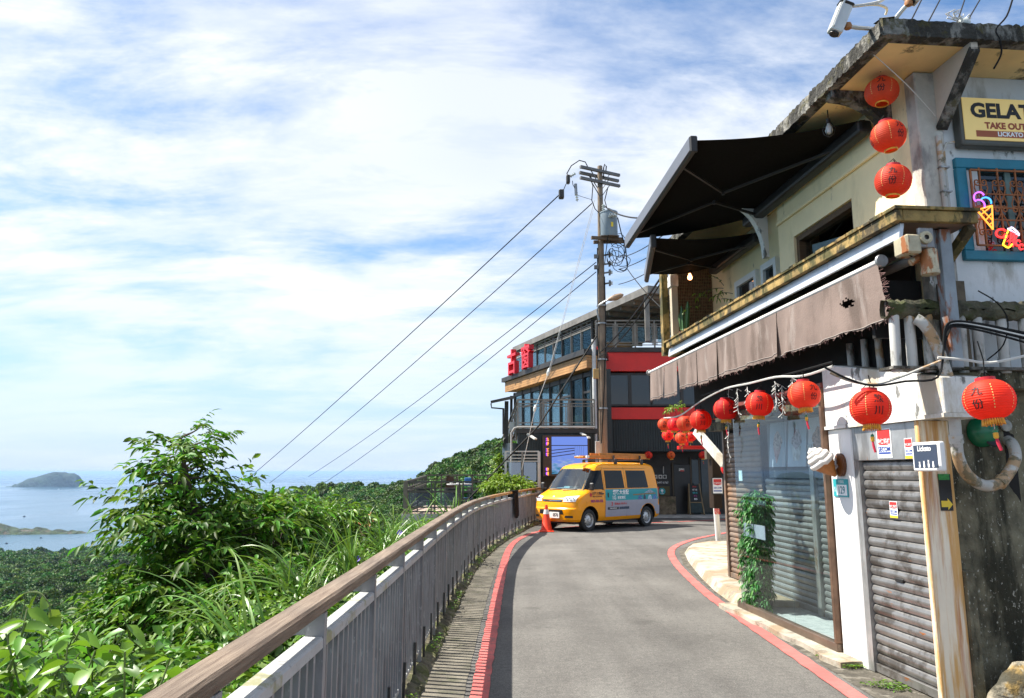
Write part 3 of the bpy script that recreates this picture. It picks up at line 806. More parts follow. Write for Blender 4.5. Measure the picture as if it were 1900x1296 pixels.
tmp = bpy.data.objects.new('tmp', body_me); COL.objects.link(tmp)
cut = MB()
for ax in AX:
    for sy in (-1, 1):
        cut.cyl((ax, sy * .58, WR + .02), (ax, sy * 1.0, WR + .02), .365, n=28)
# opening behind the windscreen
cut.hexa([(.80, -.60, 1.13), (1.9, -.62, 1.13), (1.9, .62, 1.13), (.80, .60, 1.13), (.72, -.55, 1.68), (1.4, -.56, 1.68), (1.4, .56, 1.68), (.72, .55, 1.68)])
cm = mesh_of('cut', cut, [black_paint]); co = bpy.data.objects.new('cut', cm); COL.objects.link(co)
bo = tmp.modifiers.new('b', 'BOOLEAN'); bo.object = co; bo.operation = 'DIFFERENCE'; bo.solver = 'EXACT'; bo.use_self = True
dg = bpy.context.evaluated_depsgraph_get()
body_me = bpy.data.meshes.new_from_object(tmp.evaluated_get(dg)); body_me.name = 'body'
for o_ in (tmp, co): bpy.data.objects.remove(o_)
for p_ in body_me.polygons:                   # the well linings and the cab behind the glass are dark
    c = p_.center; inside = False
    for ax in AX:
        if math.hypot(c.x - ax, c.z - WR - .02) < .368 and abs(c.y) < ip(WZ, c.z) - .002: inside = True
    if 1.12 < c.z < 1.69 and abs(c.y) < .61 and c.x < vfront(c.y, c.z) - .03 and c.x > .7: inside = True
    if inside: p_.material_index = 1
bodyo = bpy.data.objects.new('body', body_me); COL.objects.link(bodyo); bodyo.parent = van; BASE[bodyo] = (0, 0, 0)
def side_patch(poly, off=.006, sy=1, nu=10, nv=8):   # four corners in (x, z): bottom front, bottom rear, top rear, top front
    (a, b, c, d) = [Vector(p) for p in poly]
    def f(u, v):
        p = a.lerp(b, u).lerp(d.lerp(c, u), v)
        return (p.x, sy * (vside(p.x, p.y) + off), p.y)
    return MB().grid(f, nu, nv)
def front_patch(poly, off=.005, nu=10, nv=8):        # corners in (y, z)
    (a, b, c, d) = [Vector(p) for p in poly]
    def f(u, v):
        p = a.lerp(b, u).lerp(d.lerp(c, u), v)
        return (vfront(p.x, p.y) + off, p.x, p.y)
    return MB().grid(f, nu, nv)
part(van, 'windscreen', front_patch([(-.68, 1.10), (.68, 1.10), (.57, 1.70), (-.57, 1.70)], .008, 18, 8), wind_glass, True)
part(van, 'dashboard', MB().box((1.0, -.60, 1.131), (1.38, .60, 1.15)).box((1.05, .05, 1.15), (1.25, .32, 1.19)), mat('dash_grey', (.12, .13, .13), .7))
part(van, 'papers', MB().box((1.22, -.35, 1.152), (1.36, .1, 1.16)).box((1.2, -.1, 1.161), (1.34, .12, 1.20)), mat('dash_papers', (.45, .68, .74), .8))
for sx in (-.32, .32):
    part(van, 'seat', MB().box((.74, sx - .22, 1.135), (.9, sx + .22, 1.5)).box((.76, sx - .12, 1.5), (.86, sx + .12, 1.66)), rubber, bevel=.04)
for sy in (1, -1):
    fd = part(van, 'front_door_window', side_patch([(1.38, 1.12), (.72, 1.12), (.72, 1.64), (1.02, 1.64)], .007, sy), van_glass, True)
    part(fd, 'rubber_seal', MB().tube([(x, sy * (vside(x, z) + .006), z) for x, z in ((1.39, 1.11), (.71, 1.11), (.71, 1.65), (1.015, 1.65), (1.39, 1.11))], .010, 5), rubber)
    for (a, b) in ((.60, -.24), (-.38, -1.38)):
        part(van, 'side_window', side_patch([(a, 1.14), (b, 1.14), (b + (.03 if b > -1 else .06), 1.64), (a - .02, 1.64)], .007, sy), van_glass, True)
    # panel gaps
    g = MB()
    for x in (.66, -.31):
        g.tube([(x, sy * (vside(x, z) + .001), z) for z in (.34, .6, .9, 1.1, 1.4, 1.68, 1.74)], .004, 4)
    g.tube([(x, sy * (vside(x, z) + .001), z) for x, z in ((1.44, .75), (1.46, 1.0), (1.40, 1.1), (1.02, 1.70), (.7, 1.74))], .004, 4)
    g.tube([(x, sy * (vside(x, 1.70) + .001), 1.70) for x in (.6, 0, -.6, -1.2, -1.8)], .004, 4)
    part(van, 'panel_gap', g, ink_black)
    h_ = MB().box((.72, sy * .826, .985), (.86, sy * .850, 1.015)); part(van, 'door_handle', h_, black_paint, bevel=.008)
    h_ = MB().box((.50, sy * .828, .89), (.545, sy * .848, 1.02)); part(van, 'sliding_door_handle', h_, black_paint, bevel=.008)
    mrr = part(van, 'mirror', MB().box((1.30, sy * .86, 1.10), (1.37, sy * 1.0, 1.30)), black_paint, bevel=.025)
    part(mrr, 'mirror_arm', MB().bar((1.32, sy * .80, 1.13), (1.33, sy * .90, 1.16), .04, .04), black_paint)
    hl = part(van, 'headlamp', front_patch([(sy * .40, .80), (sy * .74, .80), (sy * .76, .965), (sy * .42, .93)], .012, 12, 6), lamp_white, True)
    for yy in (.50, .60, .69):
        part(hl, 'reflector', MB().lathe([(.0, .0), (.022, .0), (.036, .012), (.04, .018)], 12, Matrix.Translation((vfront(sy * yy, .87) + .006, sy * yy, .875)) @ Matrix.Rotation(PI/2, 4, 'Y')), chrome, True)
    part(van, 'fog_lamp_recess', front_patch([(sy * .48, .37), (sy * .70, .37), (sy * .70, .43), (sy * .50, .43)], .004, 8, 3), black_paint)
    part(van, 'rear_lamp', MB().box((-1.99, sy * .70, .80), (-1.96, sy * .765, 1.15)), ink_red, bevel=.01)
for ax in AX:
    for sy in (1, -1):
        M = Matrix.Translation((ax, sy * .70, WR)) @ Matrix.Rotation(-sy * PI/2, 4, 'X')
        wh = part(van, 'wheel', MB().lathe([(.175, -.07), (.26, -.085), (.287, -.075), (.295, -.05), (.295, .05), (.287, .075), (.26, .085), (.19, .078)], 36, M), rubber, True)
        part(wh, 'rim', MB().lathe([(.192, .074), (.188, .062), (.172, .055), (.160, .02), (.125, .045), (.085, .055), (.05, .062), (.045, .085), (.0, .09)], 36, M), wheel_steel, True)
        hb = MB()
        for k in range(10):
            a = 2 * PI * k / 10
            hb.lathe([(.0, .056), (.013, .056), (.016, .05)], 8, M @ Matrix.Translation((.135 * math.cos(a), .135 * math.sin(a), -.008)))
        part(wh, 'rim_hole', hb, ink_black)
gl = part(van, 'grille', front_patch([(-.36, .79), (.36, .79), (.38, .85), (-.38, .85)], .006, 10, 2), ink_black)
part(gl, 'grille_bar', front_patch([(-.33, .815), (.33, .815), (.33, .825), (-.33, .825)], .014, 10, 1), chrome)
lg = part(van, 'lower_grille', front_patch([(-.45, .46), (.45, .46), (.42, .58), (-.42, .58)], .004, 10, 2), ink_black)
for zz in (.485, .515, .545):
    part(lg, 'grille_bar', front_patch([(-.42, zz), (.42, zz), (.42, zz + .01), (-.42, zz + .01)], .010, 10, 1), dark_metal)
part(van, 'badge', MB().lathe([(0, .012), (.035, .010), (.045, .0)], 16, Matrix.Translation((vfront(0, .92), 0, .925)) @ Matrix.Rotation(R(55), 4, 'Y') @ Matrix.Scale(.7, 4, (1, 0, 0))), chrome, True)
pl = part(van, 'number_plate', MB().box((2.022, -.02, .36), (2.035, .34, .52)), white_paint)
part(pl, 'plate_number', MB().text('0576', .12, lambda u, v: (2.0375, .21 + u, .44 + v), .004, squash=.8), ink_black)
for y0 in (.05, -.5):
    part(van, 'wiper', MB().tube([(vfront(y0, 1.09) + .03, y0, 1.09), (vfront(y0 + .45, 1.13) + .022, y0 + .45, 1.13)], .009, 5), black_paint)
part(van, 'underbody', MB().box((-1.85, -.66, .20), (1.8, .66, .27)).box((-1.9, -.5, .22), (-1.5, -.1, .30)), black_paint)
# advert wrap on the near side: teal above, pale grey below, cut round the rear wheel
def wrapgrid(x0, x1, z0, z1, mat_, name, off):
    mb = MB(); nx, nz_ = 30, 14; ok = {}
    for j in range(nz_ + 1):
        for i in range(nx + 1):
            x = x0 + (x1 - x0) * i / nx; z = z0 + (z1 - z0) * j / nz_
            dx_, dz_ = x - AX[1], z - WR - .02; r_ = math.hypot(dx_, dz_)
            if r_ < .372: x, z = AX[1] + dx_ / max(r_, .01) * .374, WR + .02 + dz_ / max(r_, .01) * .374
            z = max(z, z0); mb.v.append((x, vside(x, z) + off, z))
    for j in range(nz_):
        for i in range(nx):
            xc = x0 + (x1 - x0) * (i + .5) / nx; zc_ = z0 + (z1 - z0) * (j + .5) / nz_
            if math.hypot(xc - AX[1], zc_ - WR - .02) > .372:
                q = (j*(nx+1)+i, (j+1)*(nx+1)+i, (j+1)*(nx+1)+i+1, j*(nx+1)+i+1); mb.f.append(q); mb.m.append(0)
    return part(van, name, mb, mat_, True)
wt = wrapgrid(.64, -1.96, .80, 1.115, teal, 'advert_panel', .0035)
wg = wrapgrid(.64, -1.90, .36, .80, wrap_grey, 'advert_panel', .0035)
def on_side(cx, cz, off=.0065):
    return lambda u, v: (cx - u, vside(cx - u, cz + v) + off, cz + v)
part(wt, 'advert_lettering', MB().text('網路大全配', .145, on_side(-.05, 1.02), .004, sub=1), ink_white)
part(wt, 'advert_lettering', MB().text('1G', .15, on_side(.26, .875), .004, sub=1), ink_white)
part(wt, 'advert_lettering', MB().text('居家寬頻', .095, on_side(-.08, .87), .002, sub=1), ink_white)
part(wg, 'advert_lettering', MB().text('3', .15, on_side(.36, .70), .005, sub=1), ink_red)
part(wg, 'advert_lettering', MB().text('台Mesh Wi-Fi 6', .085, on_side(-.02, .705), .002, sub=1), ink_red)
part(wg, 'advert_badge', side_patch([(.55, .55), (.06, .55), (.06, .62), (.55, .62)], .006), ink_black)
part(wg, 'advert_badge', side_patch([(.03, .55), (-.42, .55), (-.42, .62), (.03, .62)], .006), mat('advert_navy', (.03, .05, .09), .5, var=.5, vs=20))
part(wg, 'advert_lettering', MB().text('PREMIUM SERVICE', .045, on_side(.30, .585, .009), .001, squash=.9), ink_white)
# picture on the wrap: roof, plank and figures as flat print
pic = MB()
pic.add([(*[0]*3,)] * 0, [])
def pz(pts, name, m_, off):
    mb = MB().add([(x, vside(x, z) + off, z) for x, z in pts], [tuple(range(len(pts)))]); part(wt, name, mb, m_)
pz([(-.62, .96), (-1.72, .985), (-1.72, .955), (-.62, .925)], 'advert_picture', mat('print_plank', (.25, .16, .06), .5, var=.3, vs=10), .0075)
pz([(-1.15, .99), (-1.45, 1.09), (-1.68, .99)], 'advert_picture', mat('print_roof', (.35, .42, .5), .5, var=.4, vs=9), .0070)
for k, (x, w, z0, z1, c) in enumerate([(-.84, .20, .80, .93, (.06, .16, .36)), (-1.10, .12, .805, .94, (.03, .05, .10)), (-1.32, .20, .80, .93, (.35, .5, .6)), (-1.56, .2, .80, .94, (.08, .2, .45))]):
    pz([(x, z0), (x - w * .1, z0 + .6 * (z1-z0)), (x - w * .4, z1), (x - w * .7, z1), (x - w, z0 + .5 * (z1-z0)), (x - w, z0)], 'advert_picture', mat('print_figure', c, .5, var=.6, vs=25), .0072)
part(van, 'door_lettering', MB().text('台灣大寬頻', .092, on_side(.99, 1.005), .002, sub=1), ink_brown)
part(van, 'door_lettering', MB().text('讓您了解生活新寬頻', .045, on_side(.99, .925), .001, sub=1), ink_brown)
part(van, 'door_lettering', MB().text('0809-000-258', .10, on_side(1.02, .80), .003, sub=1, squash=.92), ink_purple)
part(van, 'door_emblem', MB().add([(1.27 + .05 * math.cos(a), vside(1.27, .98) + .007, .975 + .055 * math.sin(a)) for a in np.linspace(0, 2*PI, 20)[:-1]], [tuple(range(19))]), ink_red)
# roof rack and ladder
rack = thing('roof_ladder', 'orange fibreglass ladder strapped to the roof of the yellow van', 'ladder', FV, (0, .3, 1.9))
lad = mat('ladder_orange', (.55, .20, .02), .5, var=.2, vs=8, stain=((.2, .12, .05), 8, .55, .7, 1, .6))
for yy in (.16, .50):
    part(rack, 'ladder_rail', MB().box((-1.75, yy - .015, 1.985), (.95, yy + .015, 2.065)), lad, bevel=.004)
    part(rack, 'ladder_rail', MB().box((-1.75, yy - .05, 2.067), (.45, yy - .02, 2.14)), lad, bevel=.004)
for x in np.arange(-1.65, .95, .3):
    part(rack, 'rung', MB().cyl((x, .175, 2.025), (x, .485, 2.025), .016), steel)
part(rack, 'ladder_foot', MB().box((.95, .12, 1.98), (1.06, .19, 2.05)).box((.95, .47, 1.98), (1.06, .53, 2.05)), white_paint, bevel=.01)
part(rack, 'ladder_foot', MB().box((1.08, .15, 1.99), (1.18, .5, 2.04)), lad, bevel=.01)
for x in (-.1, -1.35):
    rb = part(van, 'rack_bar', MB().bar((x, -.62, 1.955), (x, .64, 1.955), .04, .035), black_paint)
    for yy in (-.60, .62):
        part(rb, 'rack_clamp', MB().box((x - .05, yy - .03, 1.82), (x + .05, yy + .03, 1.975)), black_paint, bevel=.01)
    part(rack, 'strap', MB().box((x - .025, .12, 1.975), (x + .025, .54, 1.983)).box((x - .025, .09, 1.96), (x + .025, .12, 2.15)).box((x - .025, .54, 1.96), (x + .025, .57, 2.08)), rubber)

# ================================================================== traffic cone
cone_mat = mat('cone_orange', (.80, .045, .008), .45, var=.06, vs=8)
ct = gp(1014, 987); ct = (ct.x, ct.y, 0)
cone = thing('traffic_cone', 'orange traffic cone with white collar standing before the yellow van', 'cone', base=ct)
T_ = Matrix.Translation(ct)
part(cone, 'cone_body', MB().lathe([(.185, .03), (.165, .045), (.15, .06), (.055, .60), (.035, .70), (.028, .715), (.02, .70)], 28, T_), cone_mat, True)
part(cone, 'base_plate', MB().box((ct[0]-.20, ct[1]-.20, .004), (ct[0]+.20, ct[1]+.20, .032)), cone_mat, bevel=.012)
part(cone, 'reflective_collar', MB().lathe([(.0835, .47), (.0625, .59)], 28, T_), white_paint, True)
# ================================================================== restaurant building at the bend
def text3d(mb, body, size, fn, depth, offset=0., mi=0):     # fn(u, v, d)
    vs, fs = text_data(body, size, offset); n = len(vs); cnt = {}
    for f in fs:
        for a, b in zip(f, f[1:] + f[:1]): cnt[(a, b)] = cnt.get((a, b), 0) + 1
    sides = [(a, b, b + n, a + n) for (a, b) in cnt if (b, a) not in cnt]
    mb.add([fn(x, y, depth) for x, y in vs] + [fn(x, y, 0) for x, y in vs], [tuple(f) for f in fs] + [tuple(i + n for i in reversed(f)) for f in fs] + sides, mi)
    return mb
UB = Vector((-.339, .941, 0)).normalized(); NB = Vector((-UB.y, UB.x, 0))
_o = yp(1087, 660, 25.6); OB = Vector((_o.x, _o.y, 0))
FB = Matrix.Translation(OB) @ Matrix.Rotation(math.atan2(UB.y, UB.x), 4, 'Z'); FBi = FB.inverted()
def bsz(px, py, t):
    p = FBi @ pp(px, py, OB + NB * t, NB); return p.x, p.z
toW = lambda p: tuple(FB @ Vector(p))
red_panel = mat('red_cladding', (.72, .014, .006), .4, var=.08, vs=1.5, stain=((.2, .02, .02), 1.5, .6, .8, .2, .4))
slate = mat('dark_slate_cladding', (.026, .034, .034), .5, .2, var=.15, vs=1.5)
frame_dk = mat('window_frame_dark', (.045, .042, .038), .5, .3, var=.2)
frame_grey = mat('terrace_steel', (.22, .20, .17), .5, .4, var=.2, vs=3)
pane_dark = mat('dark_window_pane', (.018, .024, .026), .05, var=0, spec=.7)
pane_sky = glass_mat('restaurant_glass', (.45, .55, .58), .22)
plank_wood = wood_material('fascia_planks', (.36, .17, .055), (.62, .36, .15), (1.2, 12, 12))
roof_grey = mat('terrace_roof_panel', (.30, .29, .27), .6, var=.15)
roof_beam = wood_material('roof_beams', (.15, .11, .075), (.30, .23, .16))
inside = mat('dark_interior', (.02, .017, .014), .8, var=.3)
cream_in = mat('interior_cream', (.40, .34, .25), .8, var=.2, stain=((.2, .15, .08), 2, .5, .7, .4, .6))
B = thing('restaurant_building', 'dark restaurant with red bands, wooden fascia and roof terrace at the bend', 'building', base=(3.2, 27.2, 0))
YF = 27.2
bx = lambda px, py, Y=YF: yp(px, py, Y)
xL = bx(1109, 700).x; xR = 13.
Z = {k: bx(1180, v).z for k, v in dict(top=655, r1=690, r2=757, r3=779, c=838).items()}
# cladding bands
part(B, 'red_band', MB().box((xL, YF - .14, Z['r1']), (xR, YF + .2, Z['top'])), red_panel, bevel=.01)
part(B, 'red_band', MB().box((xL, YF - .14, Z['r3']), (xR, YF + .2, Z['r2'])), red_panel, bevel=.01)
part(B, 'red_trim', MB().box((xL - .16, YF - .18, Z['r3'] + .1), (xL - .002, YF + .1, Z['top'] + .03)), red_panel)
part(B, 'roof_slab', MB().box((xL - .1, YF - .22, Z['top'] + .002), (xR, YF + 6, Z['top'] + .17)), frame_dk)
rib = MB()
nx = int((xR - xL) / .09)
for i in range(nx):
    x = xL + i * .09
    rib.box((x + .01, YF - .055, Z['c']), (x + .06, YF - .02, Z['r3'] - .002))
part(B, 'corrugated_cladding', rib, slate, kind='stuff')
part(B, 'wall', MB().box((xL, YF - .02, Z['c']), (xR, YF + .1, Z['r3'] + .02)).box((xL + .1, YF + 2.8, 0), (xR, YF + 3., Z['top'])).box((xR - .2, YF + .1, 0), (xR, YF + 2.8, Z['top'])).box((xL + .1, YF + .1, Z['c']), (xR - .2, YF + 2.8, Z['c'] + .1)), slate)
# first-floor windows between the bands
z0, z1 = Z['r2'] + .03, Z['r1'] - .02
part(B, 'window_surround', MB().box((xL + .06, YF + .15, z0), (xR, YF + .2, z1)), frame_dk)
for (a, b) in ((1128, 1166), (1172, 1206), (1211, 1262), (1268, 1320)):
    x0, x1 = bx(a, 720).x, bx(b, 720).x
    w = part(B, 'window', MB().box((x0 - .06, YF + .02, z0 + .04), (x0, YF + .12, z1 - .04)).box((x1, YF + .02, z0 + .04), (x1 + .06, YF + .12, z1 - .04)).box((x0, YF + .02, z1 - .10), (x1, YF + .12, z1 - .04)).box((x0, YF + .02, z0 + .04), (x1, YF + .12, z0 + .10)), frame_dk)
    part(w, 'pane', MB().box((x0, YF + .06, z0 + .10), (x1, YF + .075, z1 - .10)), pane_dark)
# recessed ground floor
YG = 28.3
wall_dk = mat('black_timber_front', (.016, .014, .012), .55, var=.4, vs=2, bump=.2, bs=10)
part(B, 'shop_front', MB().box((xL, YG, 0), (xR, YG + .12, Z['c'])), wall_dk)
gx = lambda px, py: yp(px, py, YG)
for (a, b, t_, bt, nm, m_) in ((1252, 1281, 862, 957, 'door', mat('black_door', (.008, .008, .008), .35, var=.3)), (1286, 1300, 853, 957, 'door', mat('door_glass_dark', (.02, .035, .035), .08, var=.2)), (1302, 1322, 853, 957, 'door', mat('door_glass_dark', (.02, .03, .03), .08, var=.2))):
    p0, p1 = gx(a, bt), gx(b, t_)
    d_ = part(B, nm, MB().box((p0.x, YG - .05, .02), (p1.x, YG - .002, p1.z)), m_, bevel=.01)
    part(d_, 'door_frame', MB().box((p0.x - .06, YG - .07, .02), (p0.x - .002, YG - .001, p1.z + .06)), mat('door_frame_brown', (.06, .045, .025), .6))
p0, p1 = gx(1228, 955), gx(1249, 921)
part(B, 'stone_plinth', MB().box((p0.x - 1., YG - .45, .0), (p1.x, YG - .001, p1.z)), mat('plinth_stone', (.16, .12, .075), .9, var=.5, vs=5, bump=.5, bs=12, stain=((.05, .05, .02), 4, .5, .65, 1, .7)))
p0, p1 = gx(1206, 895), gx(1238, 878)
sg = part(B, 'icon_sign', MB().box((p0.x, YG - .03, p0.z - .18), (p1.x, YG - .002, p1.z + .2)), ink_black)
for k, px in enumerate((1216, 1225, 1233)):
    c = gx(px, 885)
    fr = MB().box((c.x - .07, YG - .036, c.z - .07), (c.x + .07, YG - .031, c.z + .07)); part(sg, 'icon', fr, wire_white)
    part(sg, 'icon_glyph', MB().lathe([(.0, .008), (.035 + .008 * k, .008)], 6 + k, Matrix.Translation((c.x, YG - .031, c.z)) @ Matrix.Rotation(PI/2, 4, 'X')), ink_black)
part(sg, 'sign_lettering', MB().text('02 2497-6767', .10, lambda u, v: (gx(1226, 894).x + u, YG - .034, gx(1226, 896).z + v), 0), ink_white)
p0, p1 = gx(1217, 920), gx(1242, 903)
sg = part(B, 'cafe_sign', MB().box((p0.x, YG - .05, p0.z), (p1.x, YG - .03, p1.z)), mat('olive_board', (.09, .07, .02), .6))
c = gx(1228, 912)
part(sg, 'round_emblem', MB().lathe([(0, 0), (.125, 0)], 24, Matrix.Translation((c.x, YG - .055, c.z)) @ Matrix.Rotation(PI/2, 4, 'X')), ink_teal)
part(sg, 'tree_emblem', MB().lathe([(0, 0), (.05, 0)], 9, Matrix.Translation((c.x, YG - .058, c.z + .03)) @ Matrix.Rotation(PI/2, 4, 'X')).box((c.x - .012, YG - .0585, c.z - .09), (c.x + .012, YG - .0565, c.z)).box((c.x - .06, YG - .0585, c.z - .085), (c.x + .06, YG - .0565, c.z - .07)), ink_white)
c = gx(1264, 872)
part(B, 'door_sticker', MB().box((c.x - .10, YG - .056, c.z - .05), (c.x + .10, YG - .052, c.z + .05)).box((c.x - .06, YG - .058, c.z - .06), (c.x + .09, YG - .0565, c.z - .015), 1), [mat('sticker_white', (.6, .6, .55), .6, var=.4, vs=30), ink_red])
part(B, 'tube_lamp', MB().cyl(gx(1229, 879) + Vector((0, -.2, 0)), gx(1229, 866) + Vector((0, -.2, 0)), .018), wire_white)
part(B, 'kerb_step', MB().box((xL, YF - .55, 0), (xR, YG, .045)), concrete)
# roof terrace above the red block
zt = Z['top'] + .17
rz = bx(1180, 597).z
def railing(parent, p, q, z0, z1, n, mat_, panes=None, name='terrace_railing'):
    p = Vector(p); q = Vector(q); d = q - p
    rl = part(parent, name, MB().bar((p.x, p.y, z1), (q.x, q.y, z1), .06, .05).bar((p.x, p.y, z1 - .13), (q.x, q.y, z1 - .13), .035, .03).bar((p.x, p.y, z1 - .22), (q.x, q.y, z1 - .22), .035, .03).bar((p.x, p.y, z0 + .10), (q.x, q.y, z0 + .10), .035, .03).bar((p.x, p.y, z0 + .2), (q.x, q.y, z0 + .2), .035, .03), mat_)
    for i in range(n + 1):
        c_ = p + d * i / n
        part(rl, 'post', MB().bar((c_.x, c_.y, z0), (c_.x, c_.y, z1), .055, .055), mat_)
        if i < n:
            for k in (.06, .12, .88, .94):
                e = p + d * (i + k) / n
                part(rl, 'baluster', MB().bar((e.x, e.y, z0 + .1), (e.x, e.y, z1 - .13), .025, .025), mat_)
            if panes:
                a = p + d * (i + .16) / n; b = p + d * (i + .84) / n
                part(rl, 'pane', MB().bar((a.x, a.y, (z0 + z1) / 2 - .03), (b.x, b.y, (z0 + z1) / 2 - .03), .012, (z1 - z0) * .56), panes)
    return rl
railing(B, (xL - .05, YF - .15), (bx(1248, 600).x, YF - .15), zt, rz, 4, frame_grey, pane_sky)
# roof over the terrace, along the receding side
tR = -1.
for k in range(40):
    s_, z_ = bsz(1105, 584, tR)
    if z_ > 7.9: break
    tR -= .1
ZR = z_
sN = bsz(1208, 539, tR)[0]; sF = bsz(957, 651, tR)[0]
fw = lambda s, t, z: toW((s, t, z))
mb = MB(); mb.hexa([fw(sN, tR + .12, ZR - .1), fw(sF, tR + .12, ZR - .1), fw(sF, tR - 5, ZR - .1), fw(sN, tR - 5, ZR - .1), fw(sN, tR + .12, ZR + .12), fw(sF, tR + .12, ZR + .12), fw(sF, tR - 5, ZR + .25), fw(sN, tR - 5, ZR + .25)])
rf = part(B, 'terrace_roof', mb, roof_grey)
for i in range(11):
    s = sN + .25 + i * 1.0
    part(rf, 'roof_beam', MB().bar(fw(s, tR, ZR - .18), fw(s, tR - 4.9, ZR - .18), .10, .15), roof_beam)
for i in range(6):
    part(rf, 'roof_batten', MB().bar(fw(sN + .1, tR - .5 - i * .75, ZR - .13), fw(sF, tR - .5 - i * .75, ZR - .13), .05, .05), frame_grey)
part(rf, 'edge_beam', MB().bar(fw(sN - .02, tR + .15, ZR), fw(sF, tR + .15, ZR), .055, .26), frame_grey)
part(rf, 'edge_beam', MB().bar(fw(sN - .04, tR + .17, ZR), fw(sN - .04, tR - 5, ZR), .055, .26), frame_grey)
for px in (1201,):
    s = bsz(px, 600, tR)[0]; part(B, 'terrace_post', MB().bar(fw(s, tR, zt), fw(s, tR, ZR - .1), .16, .16), frame_grey)
# glazed side of the terrace under that roof
sW = bsz(1099, 640, tR)[0]
n_w = 9; ds_ = (sF - sW) / n_w
zs0, zs1 = zt - .05, ZR - .12
wl = part(B, 'terrace_glazing', MB().bar(fw(sW, tR, zs1 - .03), fw(sF, tR, zs1 - .03), .08, .07).bar(fw(sW, tR, zs1 - .35), fw(sF, tR, zs1 - .35), .06, .05).bar(fw(sW, tR, zs1 - .19), fw(sF, tR, zs1 - .19), .04, .03).bar(fw(sW, tR, zs1 - .27), fw(sF, tR, zs1 - .27), .04, .03).bar(fw(sW, tR, zs0 + .35), fw(sF, tR, zs0 + .35), .07, .07), frame_grey)
for i in range(n_w + 1):
    s = sW + ds_ * i
    part(wl, 'mullion', MB().bar(fw(s, tR, zs0), fw(s, tR, zs1 - .06), .09 if i % 3 else .15, .09), frame_grey if i % 3 else frame_dk)
    if i < n_w:
        part(wl, 'pane', MB().bar(fw(s + .13, tR, (zs0 + zs1) / 2 + .0), fw(s + ds_ - .13, tR, (zs0 + zs1) / 2), .012, zs1 - zs0 - .78), pane_sky)
# interior glimpses: timber panels on the terrace
for i, px in enumerate((1150, 1183)):
    c = yp(px, 620, 31.); part(B, 'interior_screen', MB().box((c.x - .55, 31., zt), (c.x + .45, 31.1, ZR - .9 - .3 * i)), plank_wood)
# wood fascia: planks along the receding first-floor front
s1 = bsz(937, 715, 0)[0]
zt1 = bsz(1087, 659, 0)[1]; zb1 = bsz(1087, 683, 0)[1]; hp = (zt1 - zb1) / 5
for k in range(5):
    za_, zb_ = zb1 + hp * k, zb1 + hp * (k + 1) - .008
    jn = s1 * (.35 + .25 * ((k * 7) % 3) / 2)
    for (a, b) in ((0, jn - .004), (jn + .004, s1)):
        part(B, 'fascia_plank', MB().hexa([fw(a, -.05, za_), fw(b, -.05, za_), fw(b, .0, za_), fw(a, .0, za_), fw(a, -.05, zb_), fw(b, -.05, zb_), fw(b, .0, zb_), fw(a, .0, zb_)]), plank_wood)
    part(B, 'fascia_plank', MB().hexa([fw(-.055, -.7, za_), fw(-.005, -.7, za_), fw(-.005, .0, za_), fw(-.055, .0, za_), fw(-.055, -.7, zb_), fw(-.005, -.7, zb_), fw(-.005, .0, zb_), fw(-.055, .0, zb_)]), plank_wood)
part(B, 'terrace_slab', MB().hexa([fw(-.1, -.75, zt1 + .01), fw(s1 + .15, -6, zt1 + .01), fw(s1 + .15, .12, zt1 + .01), fw(-.1, .12, zt1 + .01), fw(-.1, -.75, zt1 + .2), fw(s1 + .15, -6, zt1 + .2), fw(s1 + .15, .12, zt1 + .2), fw(-.1, .12, zt1 + .2)]), frame_dk)
part(B, 'soffit', MB().hexa([fw(0, -.65, zb1 + .02), fw(s1, -6, zb1 + .02), fw(s1, -.06, zb1 + .02), fw(0, -.06, zb1 + .02), fw(0, -.65, zb1 + .08), fw(s1, -6, zb1 + .08), fw(s1, -.06, zb1 + .08), fw(0, -.06, zb1 + .08)]), plank_wood)
# glazing below the fascia
YB_ = 25.0
zf = yp(1030, 797, YB_).z
tG = -.45; nG = 8; dG = (s1 - .2) / nG
gw = part(B, 'glazed_front', MB().bar(fw(.1, tG, zf + .05), fw(s1, tG, zf + .05), .1, .12).bar(fw(.1, tG, zb1 - .12), fw(s1, tG, zb1 - .12), .1, .16), frame_dk)
for i in range(nG + 1):
    s = .1 + dG * i
    part(gw, 'mullion', MB().bar(fw(s, tG, zf), fw(s, tG, zb1 - .02), .12, .12), frame_dk)
    if i < nG:
        part(gw, 'pane', MB().bar(fw(s + .07, tG, (zf + zb1) / 2), fw(s + dG - .07, tG, (zf + zb1) / 2), .014, zb1 - zf - .3), pane_sky)
        if i % 2 == 0: part(gw, 'transom', MB().bar(fw(s, tG, zb1 - .75), fw(s + dG, tG, zb1 - .75), .08, .08), frame_dk)
part(B, 'interior_wall', MB().hexa([fw(2.2, -1.9, zf), fw(5.6, -1.9, zf), fw(5.6, -1.8, zf), fw(2.2, -1.8, zf), fw(2.2, -1.9, zb1), fw(5.6, -1.9, zb1), fw(5.6, -1.8, zb1), fw(2.2, -1.8, zb1)]), inside)
part(B, 'parapet_panel', MB().hexa([fw(.2, tG - .3, zf), fw(2.6, tG - .3, zf), fw(2.6, tG - .22, zf), fw(.2, tG - .22, zf), fw(.2, tG - .3, zf + .7), fw(2.6, tG - .3, zf + .7), fw(2.6, tG - .22, zf + .7), fw(.2, tG - .22, zf + .7)]), cream_in)
